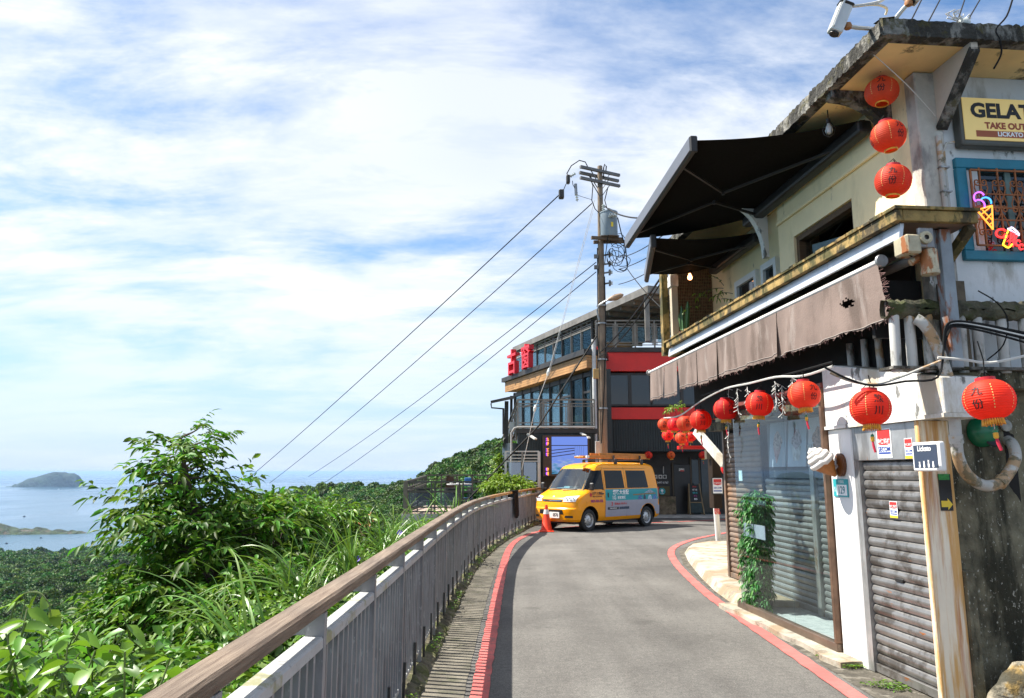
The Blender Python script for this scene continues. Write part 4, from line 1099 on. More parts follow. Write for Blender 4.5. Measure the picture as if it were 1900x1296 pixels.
# balcony and the corrugated block under it
xb0 = yp(961, 770, YB_).x; xb1 = yp(1103, 770, YB_).x
zr = yp(1030, 742, YB_).z
railing(B, (xb0, YB_ + .02), (xb1, YB_ + .02), zf + .02, zr, 3, frame_grey, None, 'balcony_railing')
bl0, bl1 = yp(961, 740, YB_), yp(934, 806, YB_ + 4.5)
rl = part(B, 'stair_railing', MB().bar((xb0, YB_ + .05, zr), (bl1.x, YB_ + 4.5, zr - 1.), .06, .05).bar((xb0, YB_ + .05, zr - .2), (bl1.x, YB_ + 4.5, zr - 1.2), .04, .04).bar((xb0, YB_ + .05, zf + .1), (bl1.x, YB_ + 4.5, zf - .9), .06, .05), frame_grey)
for k in range(14):
    u = (k + .5) / 14; x = xb0 + (bl1.x - xb0) * u; y = YB_ + .05 + 4.45 * u
    part(rl, 'baluster', MB().bar((x, y, zf + .1 - u), (x, y, zr - u), .03, .03), frame_grey)
part(B, 'balcony_slab', MB().box((xb0 - .06, YB_ - .08, zf - .13), (xb1 + .1, 30., zf + .02)), frame_dk)
part(B, 'gutter_pipe', MB().tube([(xb0 - .22, YB_ - .14, -1.), (xb0 - .22, YB_ - .14, zf - .12), (xb0 - .12, YB_ - .14, zf + .03), (xb0, YB_ - .14, zf + .06), (xb1, YB_ - .14, zf + .06)], .036, 8), mat('grey_pipe', (.30, .29, .275), .5, var=.15), True)
part(B, 'down_pipe', MB().tube([(xb1 + .08, YB_ + .6, 0.), (xb1 + .08, YB_ + .6, 6.2)], .07, 10).tube([(xb1 + .28, YB_ + .8, 0.), (xb1 + .28, YB_ + .8, 6.0)], .06, 10, mi=1), [mat('white_pipe', (.55, .55, .53), .5, var=.15), red_panel], True)
rib = MB(); x = xb0
while x < xb1:
    rib.box((x + .01, YB_ - .035, -1.5), (x + .065, YB_ - .002, zf - .135)); x += .09
part(B, 'corrugated_cladding', rib, slate, kind='stuff')
part(B, 'block_wall', MB().box((xb0, YB_, -3.), (xb1, 30, zf - .132)).box((xb1 + .002, 25.9, 0), (xb1 + .7, 30., zb1)), slate)
for px, py in ((980, 806), (1078, 804)):
    c = yp(px, py, YB_ - .1); part(B, 'flood_lamp', MB().bar(c, c + Vector((.24, -.35, -.18)), .10, .05), wire_white)
# left end: steps, posts, small canopy, grey awning
lx = lambda px, py, Y=26.: yp(px, py, Y)
part(B, 'end_post', MB().bar(lx(938, 905), lx(940, 745), .14, .14).bar(lx(947, 905, 27.), lx(949, 735, 27.), .1, .1), frame_dk)
part(B, 'end_wall', MB().box((lx(940, 800).x, 26.3, -3), (xb0 - .05, 27.5, zf - .6)), inside)
cn = part(B, 'small_canopy', MB().hexa([lx(911, 749, 25.5), lx(955, 739, 25.2), lx(955, 740, 27.2), lx(915, 748, 27.5), lx(910, 744, 25.5), lx(955, 734, 25.2), lx(955, 735, 27.2), lx(914, 743, 27.5)]), frame_dk)
part(cn, 'canopy_strut', MB().tube([lx(911, 749, 25.5), lx(912, 757, 25.5), lx(935, 759, 25.8)], .025, 6).bar(lx(934, 758, 25.8), lx(934, 806, 25.8), .07, .07), frame_dk)
aw = MB().grid(lambda u, v: tuple(lx(935 - 20 * v + 10 * u, 815 + 20 * v ** 1.3 - 8 * u, 25.4 + 1.5 * u)), 6, 6)
part(B, 'side_awning', aw, mat('grey_awning', (.20, .20, .20), .8, var=.3), True)
c = lx(950, 795); part(B, 'air_conditioner', MB().box((c.x - .1, 25.9, c.z - .1), (c.x + .15, 26.2, c.z + .22)), wire_white, bevel=.02)
c = lx(947, 842); part(B, 'water_tank', MB().cyl((c.x, 26., 1.0), (c.x, 26., c.z + .35), .28, n=20), grey_metal, True)
# white framed glass screen beside the block
a = yp(938, 906, 24.6); b = yp(1000, 838, 24.6)
ws = part(B, 'white_screen_frame', MB(), white_paint) if False else None
ws = part(B, 'glass_screen', MB().bar((a.x, 24.6, -.3), (a.x, 24.6, b.z), .07, .07).bar((b.x, 24.6, -.3), (b.x, 24.6, b.z), .09, .09).bar((a.x, 24.6, b.z), (b.x, 24.6, b.z), .05, .04), mat('screen_white_steel', (.55, .54, .50), .5, var=.1))
for f in (.10, .19, .27, .86, .93, 1.0):
    z_ = b.z + (a.z - b.z) * f
    part(ws, 'cross_bar', MB().bar((a.x + .04, 24.6, z_), (b.x - .05, 24.6, z_), .035, .035), mat('screen_white_steel', (.55, .54, .50), .5, var=.1))
for u0, u1 in ((.10, .46), (.54, .92)):
    x0, x1 = a.x + (b.x - a.x) * u0, a.x + (b.x - a.x) * u1; zA = b.z + (a.z - b.z) * .30; zB = b.z + (a.z - b.z) * .83
    part(ws, 'pane', MB().box((x0, 24.58, zB), (x1, 24.595, zA)), pane_sky)
part(ws, 'middle_post', MB().bar(((a.x + b.x) / 2, 24.62, -.3), ((a.x + b.x) / 2, 24.62, b.z), .08, .06), frame_grey)

# ---- big red roof-sign characters standing on the slab
letter_red = mat('sign_letter_red', (.62, .012, .02), .35, var=.05)
for ch, px, py0, py1 in (('古', 957, 699, 655), ('窗', 983, 688, 645)):
    s, z_ = bsz(px, (py0 + py1) / 2, .05); hz = bsz(px, py1, .05)[1] - bsz(px, py0, .05)[1]
    ft = text3d(MB(), ch, hz * 1.12, lambda u, v, d: toW((s - u * 1.0, .05 + d, z_ + v + hz * .02)), .22, hz * .012)
    bs = toW((s, .05, zt1 + .2))
    lab = {'古': 'red sign character with a cross above a square, standing on the restaurant terrace edge', '窗': 'taller many-stroked red sign character on the restaurant terrace edge'}[ch]
    solo('sign_character', lab, 'sign', ft, letter_red, base=bs)
# ---- LED screen
def led_material():
    m = bpy.data.materials.new('led_picture'); m.use_nodes = True
    n = m.node_tree.nodes; l = m.node_tree.links; n.remove(n['Principled BSDF'])
    t = n.new('ShaderNodeTexCoord'); sp_ = n.new('ShaderNodeSeparateXYZ'); l.new(t.outputs['Generated'], sp_.inputs[0])
    mp = n.new('ShaderNodeMapping'); mp.inputs['Scale'].default_value = (1.2, 1, 9); l.new(t.outputs['Generated'], mp.inputs[0])
    z = n.new('ShaderNodeTexNoise'); z.inputs['Scale'].default_value = 3.; z.inputs['Detail'].default_value = 6; l.new(mp.outputs[0], z.inputs['Vector'])
    ad = n.new('ShaderNodeMath'); ad.operation = 'MULTIPLY_ADD'; ad.inputs[1].default_value = 1.15; l.new(z.outputs['Fac'], ad.inputs[0]); l.new(sp_.outputs[2], ad.inputs[2])
    r = n.new('ShaderNodeValToRGB'); l.new(ad.outputs[0], r.inputs[0])
    cr = r.color_ramp; cr.elements[0].position = .5; cr.elements[0].color = (.02, .02, .035, 1); cr.elements[1].position = 1.25; cr.elements[1].color = (.16, .26, .72, 1)
    for p_, c_ in ((.45, (.10, .12, .16, 1)), (.62, (.05, .22, .38, 1)), (.85, (.28, .36, .66, 1)), (1.0, (.12, .22, .62, 1))):
        e = cr.elements.new(min(p_, .99)); e.color = c_
    em = n.new('ShaderNodeEmission'); em.inputs[1].default_value = .55; l.new(r.outputs[0], em.inputs[0]); l.new(em.outputs[0], n['Material Output'].inputs[0])
    return m
YL = YB_ - .42
a = yp(1008, 884, YL); b = yp(1093, 808, YL); c = yp(1021, 850, YL)
scr = thing('led_screen', 'lit outdoor screen with a blue sea picture and coloured columns of characters', 'screen', base=(a.x, YL, a.z))
part(scr, 'case', MB().box((a.x, YL + .02, a.z), (b.x, YL + .4, b.z)), mat('screen_case', (.06, .035, .02), .5))
xp = c.x + .05
part(scr, 'picture', MB().box((xp, YL, a.z + .06), (b.x - .06, YL + .018, b.z - .05)), led_material())
zq = lambda py: yp(1050, py, YL).z
bars = MB().bar((xp, YL - .004, zq(827)), (b.x - .06, YL - .004, zq(827)), .004, .025)
for k, (py0, py1) in enumerate(((836, 832), (842, 836), (848, 842))): bars.bar((xp, YL - .004, zq(py0)), (yp(1066, 832, YL).x, YL - .004, zq(py1)), .004, .025)
for px in (1067, 1071, 1075, 1079, 1083): bars.bar((yp(px, 828, YL).x, YL - .004, zq(828)), (yp(px - 1, 850, YL).x, YL - .004, zq(850)), .03 if px != 1075 else .07, .004)
part(scr, 'picture_railing', bars, ink_black)
for py, col_, tx in ((820, (.9, .05, .25), '九份'), (840, (.9, .1, .3), '茶坊'), (876, (.9, .12, .25), '咖啡')):
    cc = yp(1015.5, py, YL - .01)
    for k, (dx__, em_) in enumerate(((-.022, (.12, .05, .95)), (0, col_), (.022, (.95, .35, .02)))):
        part(scr, 'lit_characters', MB().text(tx[0], .12, lambda u, v: (cc.x + dx__ + u * .5, YL - .004 - .003 * k, cc.z + .07 + v), .004).text(tx[1], .12, lambda u, v: (cc.x + dx__ + u * .5, YL - .004 - .003 * k, cc.z - .07 + v), .004), mat('lit_glyph', (.02, .02, .02), .5, var=0, emit=(em_, 1.)))
# ---- A-frame blackboard before the restaurant door
bY = 27.55
p0 = yp(1281, 955, bY); p1 = yp(1307, 955, bY); pt = yp(1281, 898, bY); pt1 = yp(1300, 898, bY)
ab = thing('blackboard_stand', 'black menu board on a wooden easel outside the restaurant door', 'blackboard', base=(p0.x, bY, .05))
ez = wood_material('easel_wood', (.16, .11, .05), (.30, .22, .11))
for (q0, q1) in ((p0, pt), (p1, pt1)):
    part(ab, 'leg', MB().bar((q0.x, bY, .046), (q1.x, bY + .25, q1.z), .045, .03), ez)
    part(ab, 'rear_leg', MB().bar((q0.x + .05, bY + .55, .046), (q1.x, bY + .29, q1.z - .02), .04, .03), ez)
f = lambda u, v: Vector((p0.x + (pt.x - p0.x) * v + (1 - v) * u * (p1.x - p0.x) + v * u * (pt1.x - pt.x), bY + .25 * v - .022, .046 + (pt.z - .046) * v))
part(ab, 'board', MB().add([f(.06, .42), f(.94, .42), f(.94, .97), f(.06, .97)], [(0, 1, 2, 3)]), mat('blackboard', (.012, .014, .013), .7, var=.3, vs=9))
part(ab, 'lower_board', MB().add([f(.08, .08), f(.92, .08), f(.92, .38), f(.08, .38)], [(0, 1, 2, 3)]), mat('blackboard_green', (.015, .03, .028), .7, var=.3, vs=9))
part(ab, 'cross_bar', MB().bar(f(0, .40), f(1, .40), .03, .03), ez)
for k, (tx, mm_) in enumerate((('MENU', ink_red), ('NT 150', ink_white), ('咖啡 茶', ink_teal), ('甜點', ink_purple), ('飲料', ink_white))):
    v = .90 - k * .10
    part(ab, 'chalk_writing', MB().text(tx, .075, lambda u, w: f(.5 + u / .55, v + w / (pt.z - .04)) + Vector((0, -.006, 0)), .001), mm_)
# ---- planter of the red pergola frame by the shop corner
rp = thing('red_frame_sign', 'red open metal frame hung under the corner eaves across from the restaurant', 'frame', base=tuple(yp(1262, 835, 19.)))
q = lambda px, py: yp(px, py, 19.)
part(rp, 'shelf', MB().box((q(1258, 834).x, 18.7, q(1258, 834).z), (q(1313, 828).x, 19.1, q(1313, 828).z)), red_panel)
part(rp, 'upright', MB().box((q(1270, 834).x, 18.85, q(1270, 828).z + .002), (q(1275, 834).x, 18.95, q(1270, 800).z)), red_panel)
part(rp, 'upright', MB().box((q(1262, 834).x, 18.85, q(1262, 828).z + .002), (q(1264, 834).x, 18.95, q(1262, 800).z)), red_panel)
# ================================================================== utility pole
pole_conc = mat('pole_concrete', (.22, .165, .115), .85, var=.2, vs=2, bump=.3, bs=30, stain=((.07, .05, .035), 2.5, .48, .66, .25, .7))
YP = 23.9
pt_ = yp(1113, 309, YP); pb_ = yp(1119.5, 845, YP)
dl = (pb_ - pt_).normalized(); pb0 = pt_ + dl * (pt_.z / -dl.z)
pole = thing('utility_pole', 'tall brown utility pole with three cross arms and a transformer behind the van', 'utility pole', base=tuple(pb0))
def on_pole(py): return pp(1115, py, (pb_.x, YP, 0), (0, 1, 0))
def pole_at(z): return pt_ + dl * ((pt_.z - z) / -dl.z)
part(pole, 'shaft', MB().tube([pb0, pole_at(4.), pole_at(8.), pt_], [.15, .135, .11, .085], 16), pole_conc, True)
arm_m = mat('arm_steel', (.16, .155, .15), .6, .4, var=.2)
for (a, b, yo) in (((1076, 314), (1157, 328), -.13), ((1068, 319), (1148, 333), .13), ((1068, 334), (1150, 348), -.13)):
    z = yp(1113, (a[1] + b[1]) / 2, YP).z; c = pole_at(z)
    part(pole, 'cross_arm', MB().bar(c + Vector((-.72, -.38 + yo, 0)), c + Vector((.70, .36 + yo, 0)), .09, .09), arm_m)
    part(pole, 'arm_brace', MB().bar(c + Vector((-.35, -.17 + yo, -.02)), c + Vector((0, yo * .8, -.55)), .03, .02).bar(c + Vector((.35, .17 + yo, -.02)), c + Vector((0, yo * .8, -.55)), .03, .02), arm_m)
porc = mat('porcelain', (.55, .58, .55), .25, var=.1)
def insulator(parent, p, d, L=.3):
    p = Vector(p); d = Vector(d).normalized(); M = Matrix.Translation(p) @ d.to_track_quat('Z', 'Y').to_matrix().to_4x4()
    pr = []
    for k in range(4): z = k * L / 4; pr += [(.02, z), (.055, z + L * .06), (.055, z + L * .1), (.02, z + L * .14)]
    return part(parent, 'insulator', MB().lathe(pr + [(.02, L)], 10, M), porc, True)
tipL = yp(1067, 322, YP - .4)
insulator(pole, tipL, yp(1054, 330, YP - .5) - tipL, .35)
part(pole, 'fuse_cutout', MB().box(yp(1051, 339, YP - .55), yp(1057, 328, YP - .35)), black_paint, bevel=.03)
part(pole, 'fuse_cutout', MB().box(yp(1037, 367, YP - .75), yp(1046, 355, YP - .55)), black_paint, bevel=.03)
p_ = yp(1069, 357, YP - .4); insulator(pole, p_, (0.1, 0, -1), .32)
part(pole, 'switch', MB().cyl(yp(1068, 342, YP - .4), yp(1069, 362, YP - .45), .05), grey_metal)
part(pole, 'jumper_wire', MB().tube([yp(1054, 332, YP - .4), yp(1052, 322, YP - .4), yp(1060, 308, YP - .35), yp(1075, 298, YP - .3), yp(1086, 301, YP - .2), yp(1092, 313, YP - .1)], .018, 6), wire_black, True)
part(pole, 'jumper_wire', MB().tube([yp(1120, 330, YP), yp(1120, 312, YP), yp(1122, 305, YP), yp(1125, 309, YP), yp(1124, 320, YP)], .02, 6), wire_black, True)
part(pole, 'jumper_wire', MB().tube([yp(1092, 322, YP), yp(1100, 345, YP - .1), yp(1098, 372, YP - .1), yp(1104, 388, YP - .1), yp(1112, 396, YP - .2)], .016, 6).tube([yp(1128, 348, YP), yp(1122, 372, YP - .2), yp(1126, 386, YP - .3), yp(1142, 392, YP - .3)], .016, 6), wire_black, True)
part(pole, 'drop_wire', MB().tube([yp(1062, 336, YP - .4), yp(1063, 343, YP - .45), yp(1068, 352, YP - .45)], .012, 5).tube([yp(1050, 342, YP - .5), yp(1046, 352, YP - .6)], .014, 5).tube([yp(1069, 362, YP - .4), yp(1098, 371, YP - .1)], .008, 5), wire_black)
tr_c = yp(1130, 420, YP - .25)
tk = mat('transformer_tank', (.22, .27, .30), .5, .2, var=.15, vs=2, stain=((.35, .22, .05), 3, .6, .72, .3, .7))
T2 = Matrix.Translation((tr_c.x, tr_c.y, yp(1130, 441, YP - .25).z)); th = yp(1130, 395, YP - .25).z - yp(1130, 441, YP - .25).z
tank = part(pole, 'transformer', MB().lathe([(0, 0), (.27, 0), (.285, .03), (.285, th - .04), (.30, th - .04), (.30, th), (.2, th + .05), (0, th + .07)], 24, T2), tk, True)
for k in range(3):
    c = yp(1132 + 5 * k, 402, YP - .56); insulator(tank, c, (0, -1, .25), .16)
c = Vector((tr_c.x - .18, tr_c.y - .05, T2.translation.z + th)); insulator(tank, c, (0, 0, 1), .28)
part(tank, 'warning_mark', MB().box((tr_c.x + .03, tr_c.y - .293, T2.translation.z + .28), (tr_c.x + .1, tr_c.y - .27, T2.translation.z + .44)), ink_yellow)
pz_ = T2.translation.z
part(pole, 'transformer_platform', MB().bar((tr_c.x - .62, tr_c.y - .22, pz_ - .08), (tr_c.x + .45, tr_c.y + .02, pz_ - .06), .1, .1).bar((tr_c.x - .5, tr_c.y + .2, pz_ - .1), (tr_c.x + .55, tr_c.y + .35, pz_ - .03), .1, .1).box((tr_c.x - .3, tr_c.y - .25, pz_ - .025), (tr_c.x + .3, tr_c.y + .25, pz_ - .002)), mat('platform_timber', (.12, .08, .05), .8))
rg = np.random.RandomState(4)
for k, py in enumerate((475, 492, 508, 528)):
    c = pole_at(yp(1117, py, YP).z)
    bk = part(pole, 'rack_bracket', MB().bar(c, c + Vector((.32, -.1, .03)), .04, .05).box(c + Vector((.24, -.16, -.08)), c + Vector((.30, -.06, .10))), arm_m)
    part(bk, 'spool', MB().cyl(c + Vector((.33, -.12, -.04)), c + Vector((.33, -.12, .06)), .035), porc)
for k, py in enumerate((478, 498)):
    c = pole_at(yp(1117, py, YP).z)
    part(pole, 'rack_bracket', MB().box(c + Vector((-.24, -.1, -.05)), c + Vector((-.1, -.02, .08))), arm_m)
lp = MB()
for k in range(9):                            # loops of service wire hanging on the brackets
    cx, cy = 1141 + rg.randn() * 7, 474 + rg.randn() * 11; r1, r2 = 5 + rg.rand() * 10, 6 + rg.rand() * 12; ph_ = rg.rand() * 6
    lp.tube([yp(cx + r1 * math.cos(a + ph_), cy + r2 * math.sin(a + ph_) + rg.randn() * .8, YP - .3) for a in np.linspace(0, 5.2, 14)], .011, 5)
lp.tube([yp(1146, 404, YP - .5), yp(1152, 430, YP - .5), yp(1161, 462, YP - .45), yp(1164, 497, YP - .4), yp(1158, 503, YP - .3), yp(1148, 500, YP - .3)], .018, 6)
lp.tube([yp(1134, 404, YP - .5), yp(1128, 440, YP - .5), yp(1124, 470, YP - .3), yp(1122, 490, YP - .2)], .014, 6)
part(pole, 'service_wire', lp, wire_black, True)
lampm = mat('lamp_head', (.30, .19, .11), .6, var=.15)
la = part(pole, 'street_lamp_arm', MB().tube([pole_at(yp(1117, 596, YP).z) + Vector((-.1, -.12, 0)), yp(1108, 577, YP - .2), yp(1111, 567, YP - .25), yp(1120, 561, YP - .3), yp(1130, 556, YP - .35)], .03, 8), grey_metal, True)
c0, c1 = yp(1128, 557, YP - .35), yp(1157, 547, YP - .5)
part(la, 'lamp_head', MB().tube([c0, c0.lerp(c1, .15), c0.lerp(c1, .5), c0.lerp(c1, .85), c1], [.03, .07, .11, .08, .02], 10), lampm, True)
c = yp(1106, 694, YP - .15); part(pole, 'junction_box', MB().box((c.x - .1, c.y - .12, c.z - .16), (c.x + .08, c.y + .02, c.z + .15)), mat('box_ochre', (.40, .26, .09), .6), bevel=.01)
c = yp(1109, 831, YP - .2); part(pole, 'meter_box', MB().box((c.x - .08, c.y - .12, c.z - .22), (c.x + .07, c.y + .02, c.z + .2)), mat('box_grey', (.36, .35, .32), .6), bevel=.01)
part(pole, 'riser_cable', MB().tube([pole_at(9) + Vector((-.12, -.06, 0)), pole_at(7.2) + Vector((-.13, -.08, 0)), pole_at(5) + Vector((-.15, -.06, 0)), pole_at(3.2) + Vector((-.16, -.08, 0)), pole_at(2.4) + Vector((-.16, -.06, 0))], .02, 6).tube([pole_at(8) + Vector((.10, -.1, 0)), pole_at(6.2) + Vector((.12, -.11, 0)), pole_at(4.5) + Vector((.05, -.15, 0)), pole_at(2.5) + Vector((-.08, -.16, 0))], .018, 6), wire_black, True)
for z in (7.0, 6.4, 5.2, 3.6): part(pole, 'steel_band', MB().cyl(pole_at(z), pole_at(z + .05), .165, n=16), grey_metal)
def sag(p, q, drop, n=14):
    p = Vector(p); q = Vector(q)
    return [p.lerp(q, i / n) - Vector((0, 0, drop * 4 * (i / n) * (1 - i / n))) for i in range(n + 1)]
def cable(label, pts, r, m_=None, name='overhead_wire', group=None):
    return solo(name, label, 'cable', MB().tube(pts, r, 5), m_ or wire_black, base=tuple(pts[0]), group=group, smooth=True)
cable('uppermost black power line from the pole top dropping towards the sea', sag(yp(1046, 354, YP - .6), yp(455, 893, 60), .2), .020)
cable('second black power line below the cross arms dropping towards the sea', sag(yp(1098, 378, YP), yp(500, 897, 60), .3), .018)
cable('upper of two thin lines leaving the middle of the pole seaward', sag(yp(1106, 487, YP), yp(572, 885, 60), .3), .016)
cable('lowest thin line leaving the middle of the pole seaward', sag(yp(1106, 505, YP), yp(596, 900, 60), .3), .016)
gw1 = MB().tube([yp(1103, 372, YP), yp(1018, 690, YP - .8), yp(993, 757, YP - 1.), yp(968, 872, 22.9)], .010, 5).tube([yp(1101, 390, YP), yp(1020, 690, YP - .8)], .008, 5)
gt = thing('guy_wire', 'pale guy wire with two white insulators from pole to railing', 'cable', base=tuple(yp(968, 872, 22.9)))
part(gt, 'strand', gw1, wire_white, True)
for (a, b) in (((1019, 684), (1016, 698)), ((994, 752), (991, 764))):
    part(gt, 'strain_insulator', MB().tube([yp(*a, YP - .85), yp((a[0]+b[0])/2, (a[1]+b[1])/2, YP - .9), yp(*b, YP - .9)], [.03, .055, .03], 8), porc, True)
cable('thick black stay slanting from the pole down across the terrace', [yp(1107, 624, YP), yp(1000, 790, 23.6), yp(835, 962, 24.)], .028)
for k, (a, b, Yb, r_, lb) in enumerate((((1122, 383, YP), (1195, 405, 16.), 16., .022, 'heavy black cable from the transformer to the big awning'), ((1148, 500, YP), (1280, 425, 14.), 14., .012, 'thin wire from pole bracket rising behind the small awning'), ((1148, 478, YP), (1245, 425, 14.), 14., .012, 'thin wire from the top pole bracket towards the shop'), ((1148, 528, YP), (1270, 458, 14.), 14., .012, 'thin wire from the lowest pole bracket to the shop'), ((1163, 498, YP), (1260, 600, 15.), 15., .014, 'dark wire sagging from pole across the terrace roof'), ((1112, 655, YP), (1230, 510, 13.), 13., .02, 'bundled dark wire rising from the pole to the small awning'))):
    cable(lb, sag(yp(*a), yp(b[0], b[1], Yb), .12), r_)
cable('thin wire rising from the bundled one beside the lamp', sag(yp(1112, 662, YP), yp(1238, 505, 13.), .25), .014)
# ================================================================== shop building on the right (frame FA: s along, t out, z up)
cream = mat('cream_render', (.92, .745, .45), .85, var=.08, vs=1.2, bump=.15, bs=25, stain=((.50, .40, .22), 1.8, .54, .70, .3, .5), stain2=((.12, .10, .06), 5., .62, .68, .4, .6))
cream_soffit = mat('cream_soffit', (.86, .64, .30), .85, var=.14, vs=1.5, bump=.15, bs=20, stain=((.08, .06, .035), 1.9, .57, .63, 1, .85))
old_white = mat('old_whitewash', (.72, .71, .67), .8, var=.06, vs=2, bump=.25, bs=20, stain=((.40, .32, .20), 2.4, .50, .62, .35, .75), stain2=((.08, .08, .07), 6., .58, .64, .5, .85))
side_white = mat('side_whitewash', (.66, .67, .66), .85, var=.08, vs=2, bump=.25, bs=14, stain=((.30, .28, .22), 2.6, .52, .64, .35, .65), stain2=((.08, .08, .06), 7., .60, .65, .6, .7))
rust_wall = mat('rust_streaked_render', (.80, .72, .56), .8, var=.08, vs=2, bump=.2, bs=20, stain=((.62, .34, .09), 11., .42, .56, .07, .9), stain2=((.40, .10, .02), 9., .50, .64, .05, .62))
moss_wall = mat('mossy_concrete', (.15, .138, .09), .95, var=.45, vs=5, bump=.9, bs=20, bdist=.03, stain=((.018, .018, .009), 3.6, .46, .60, .22, .92), stain2=((.44, .43, .36), 48., .615, .64, .6, .8))
moss_edge = mat('weathered_roof_edge', (.20, .19, .165), .95, var=.5, vs=8, bump=1., bs=22, bdist=.04, stain=((.022, .020, .015), 5., .44, .53, .5, .92), stain2=((.08, .07, .02), 9., .53, .62, 1, .7))
ledge_wood = mat('mossy_ledge_timber', (.30, .20, .065), .85, var=.35, vs=6, bump=.5, bs=24, stain=((.05, .052, .012), 6., .47, .57, .6, .88), stain2=((.03, .025, .015), 4., .53, .60, .5, .85))
flash = mat('zinc_flashing', (.58, .62, .66), .38, .35, var=.15, vs=2, bump=.15, bs=8, stain=((.25, .25, .25), 4, .6, .72, .5, .5))
brown_cloth = mat('faded_awning_cloth', (.205, .150, .125), .9, var=.12, vs=3, bump=.2, bs=60, stain=((.10, .07, .055), 4., .50, .62, .25, .7), stain2=((.32, .27, .24), 6, .56, .66, .25, .5))
black_cloth = mat('black_awning_cloth', (.011, .010, .009), .95, var=.15, vs=40, bump=.15, bs=150, spec=.05)
rail_alu = mat('awning_aluminium', (.20, .205, .22), .35, .7, var=.08)
rail_dark = mat('awning_dark_bar', (.035, .032, .028), .5, .3, var=.1)
galv = mat('galvanised_sheet', (.42, .42, .41), .42, .6, var=.2, vs=3, bump=.1, bs=8, stain=((.18, .17, .16), 5., .47, .6, .15, .75), stain2=((.30, .13, .05), 7., .59, .64, .3, .7))
shutter_m = mat('shutter_slat_grey', (.27, .262, .25), .36, .6, var=.2, vs=5, bump=.08, bs=30, stain=((.085, .07, .055), 4., .48, .60, 1, .75), stain2=((.45, .14, .02), 5., .645, .67, 5., .9), tex='World')
shutter_dim = mat('shutter_slat_dull', (.27, .27, .265), .45, .5, var=.16, vs=5, stain=((.13, .12, .11), 3., .5, .7, 1, .6), tex='World')
shutter_rust = mat('shutter_slat_brown', (.20, .15, .115), .6, .3, var=.25, vs=5, stain=((.30, .16, .08), 3., .5, .66, 1, .6), tex='World')
pvc = mat('old_grey_pipe', (.46, .45, .41), .6, var=.15, vs=4, bump=.15, bs=20, stain=((.40, .21, .05), 4.5, .51, .58, 1, .75), stain2=((.08, .085, .045), 8., .54, .61, 1, .75))
pvc_white = mat('white_pipe_post', (.50, .49, .455), .6, var=.1, vs=3, stain=((.10, .09, .055), 5., .47, .58, .4, .85), stain2=((.42, .22, .05), 4., .57, .63, .4, .7))
teal_frame = mat('teal_window_paint', (.012, .165, .235), .5, var=.12, vs=6, bump=.1)
rusty_iron = mat('rusty_iron', (.30, .105, .035), .7, .2, var=.3, vs=10)
rusty_steel = mat('rusty_grey_steel', (.26, .29, .31), .6, .3, var=.2, vs=3, stain=((.26, .08, .02), 5., .48, .56, .35, .92))
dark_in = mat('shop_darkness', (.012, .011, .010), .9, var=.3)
S = thing('shop_building', 'old two storey cream shop building with mossy concrete roof edge and shuttered doors', 'building', FA, (1.5, -1.5, 0))
def sb(name, a, b, m_, **k): return part(S, name, MB().box(a, b), m_, **k)
rough = np.random.RandomState(8)
# ---- roof slab with a ragged weathered edge
zr0, zr1 = 4.775, 4.905
mb = MB(); NS = 60
def edge_strip(p, q, n, out_dir, th):
    vs = []
    for i in range(n + 1):
        c = Vector(p).lerp(Vector(q), i / n); j = rough.randn(4) * .0045
        o_ = Vector(out_dir)
        vs += [c + o_ * (-.10) + Vector((0, 0, zr1 + .012 + j[0] * .7)), c + o_ * (.0 + j[1]) + Vector((0, 0, zr1 + j[2])), c + o_ * (.006 + j[3]) + Vector((0, 0, zr0 - .005 + j[1])), c + o_ * (-.10) + Vector((0, 0, zr0 - .004))]
    return MB().add(vs, [(4*i+k, 4*i+4+k, 4*i+5+k, 4*i+1+k) for i in range(n) for k in range(3)])
roof = part(S, 'roof', MB().box((.06, -3.6, zr0), (6.1, .24, zr1)), cream_soffit)
part(roof, 'street_edge', edge_strip((-.01, .302, 0), (6.15, .302, 0), 260, (0, 1, 0), .13), moss_edge, True)
part(roof, 'end_edge', edge_strip((.0, .31, 0), (.0, -3.6, 0), 180, (-1, 0, 0), .13), moss_edge, True)
# ---- upper walls
sb('front_wall', (.50, -.45, 2.33), (1.50, -.25, zr0 - .002), cream)
sb('front_wall', (2.65, -.45, 2.33), (3.0, -.25, zr0 - .002), cream)
sb('front_wall', (1.50, -.45, 4.10), (2.65, -.25, zr0 - .002), cream)
sb('front_wall', (1.50, -.45, 2.33), (2.65, -.25, 3.40), cream)
sb('front_wall', (3.0, -.72, 2.33), (6.0, -.55, zr0 - .002), cream)
sb('wall_return', (2.98, -.72, 2.34), (3.02, -.46, zr0 - .003), cream)
sb('wall_moulding', (.62, -.25, 4.33), (2.98, -.215, 4.37), cream, bevel=.008)
w = part(S, 'front_window', MB().box((1.50, -.40, 3.40), (1.56, -.28, 4.10)).box((2.59, -.40, 3.40), (2.65, -.28, 4.10)).box((1.56, -.40, 4.04), (2.59, -.28, 4.10)).box((1.56, -.40, 3.40), (2.59, -.28, 3.46)), wood_material('window_brown', (.08, .045, .02), (.16, .09, .04)))
part(w, 'pane', MB().box((1.56, -.36, 3.46), (2.59, -.35, 4.04)), glass_mat('front_window_glass', (.75, .8, .8), .05))
part(w, 'painted_reflection', MB().hexa([(1.70, -.385, 3.60), (2.50, -.385, 3.78), (2.50, -.375, 3.78), (1.70, -.375, 3.60), (1.70, -.385, 3.84), (2.50, -.385, 3.97), (2.50, -.375, 3.97), (1.70, -.375, 3.84)]), mat('reflection_grey', (.62, .65, .70), .6))  # pale slanted sheet behind the pane, a window reflection put in as colour
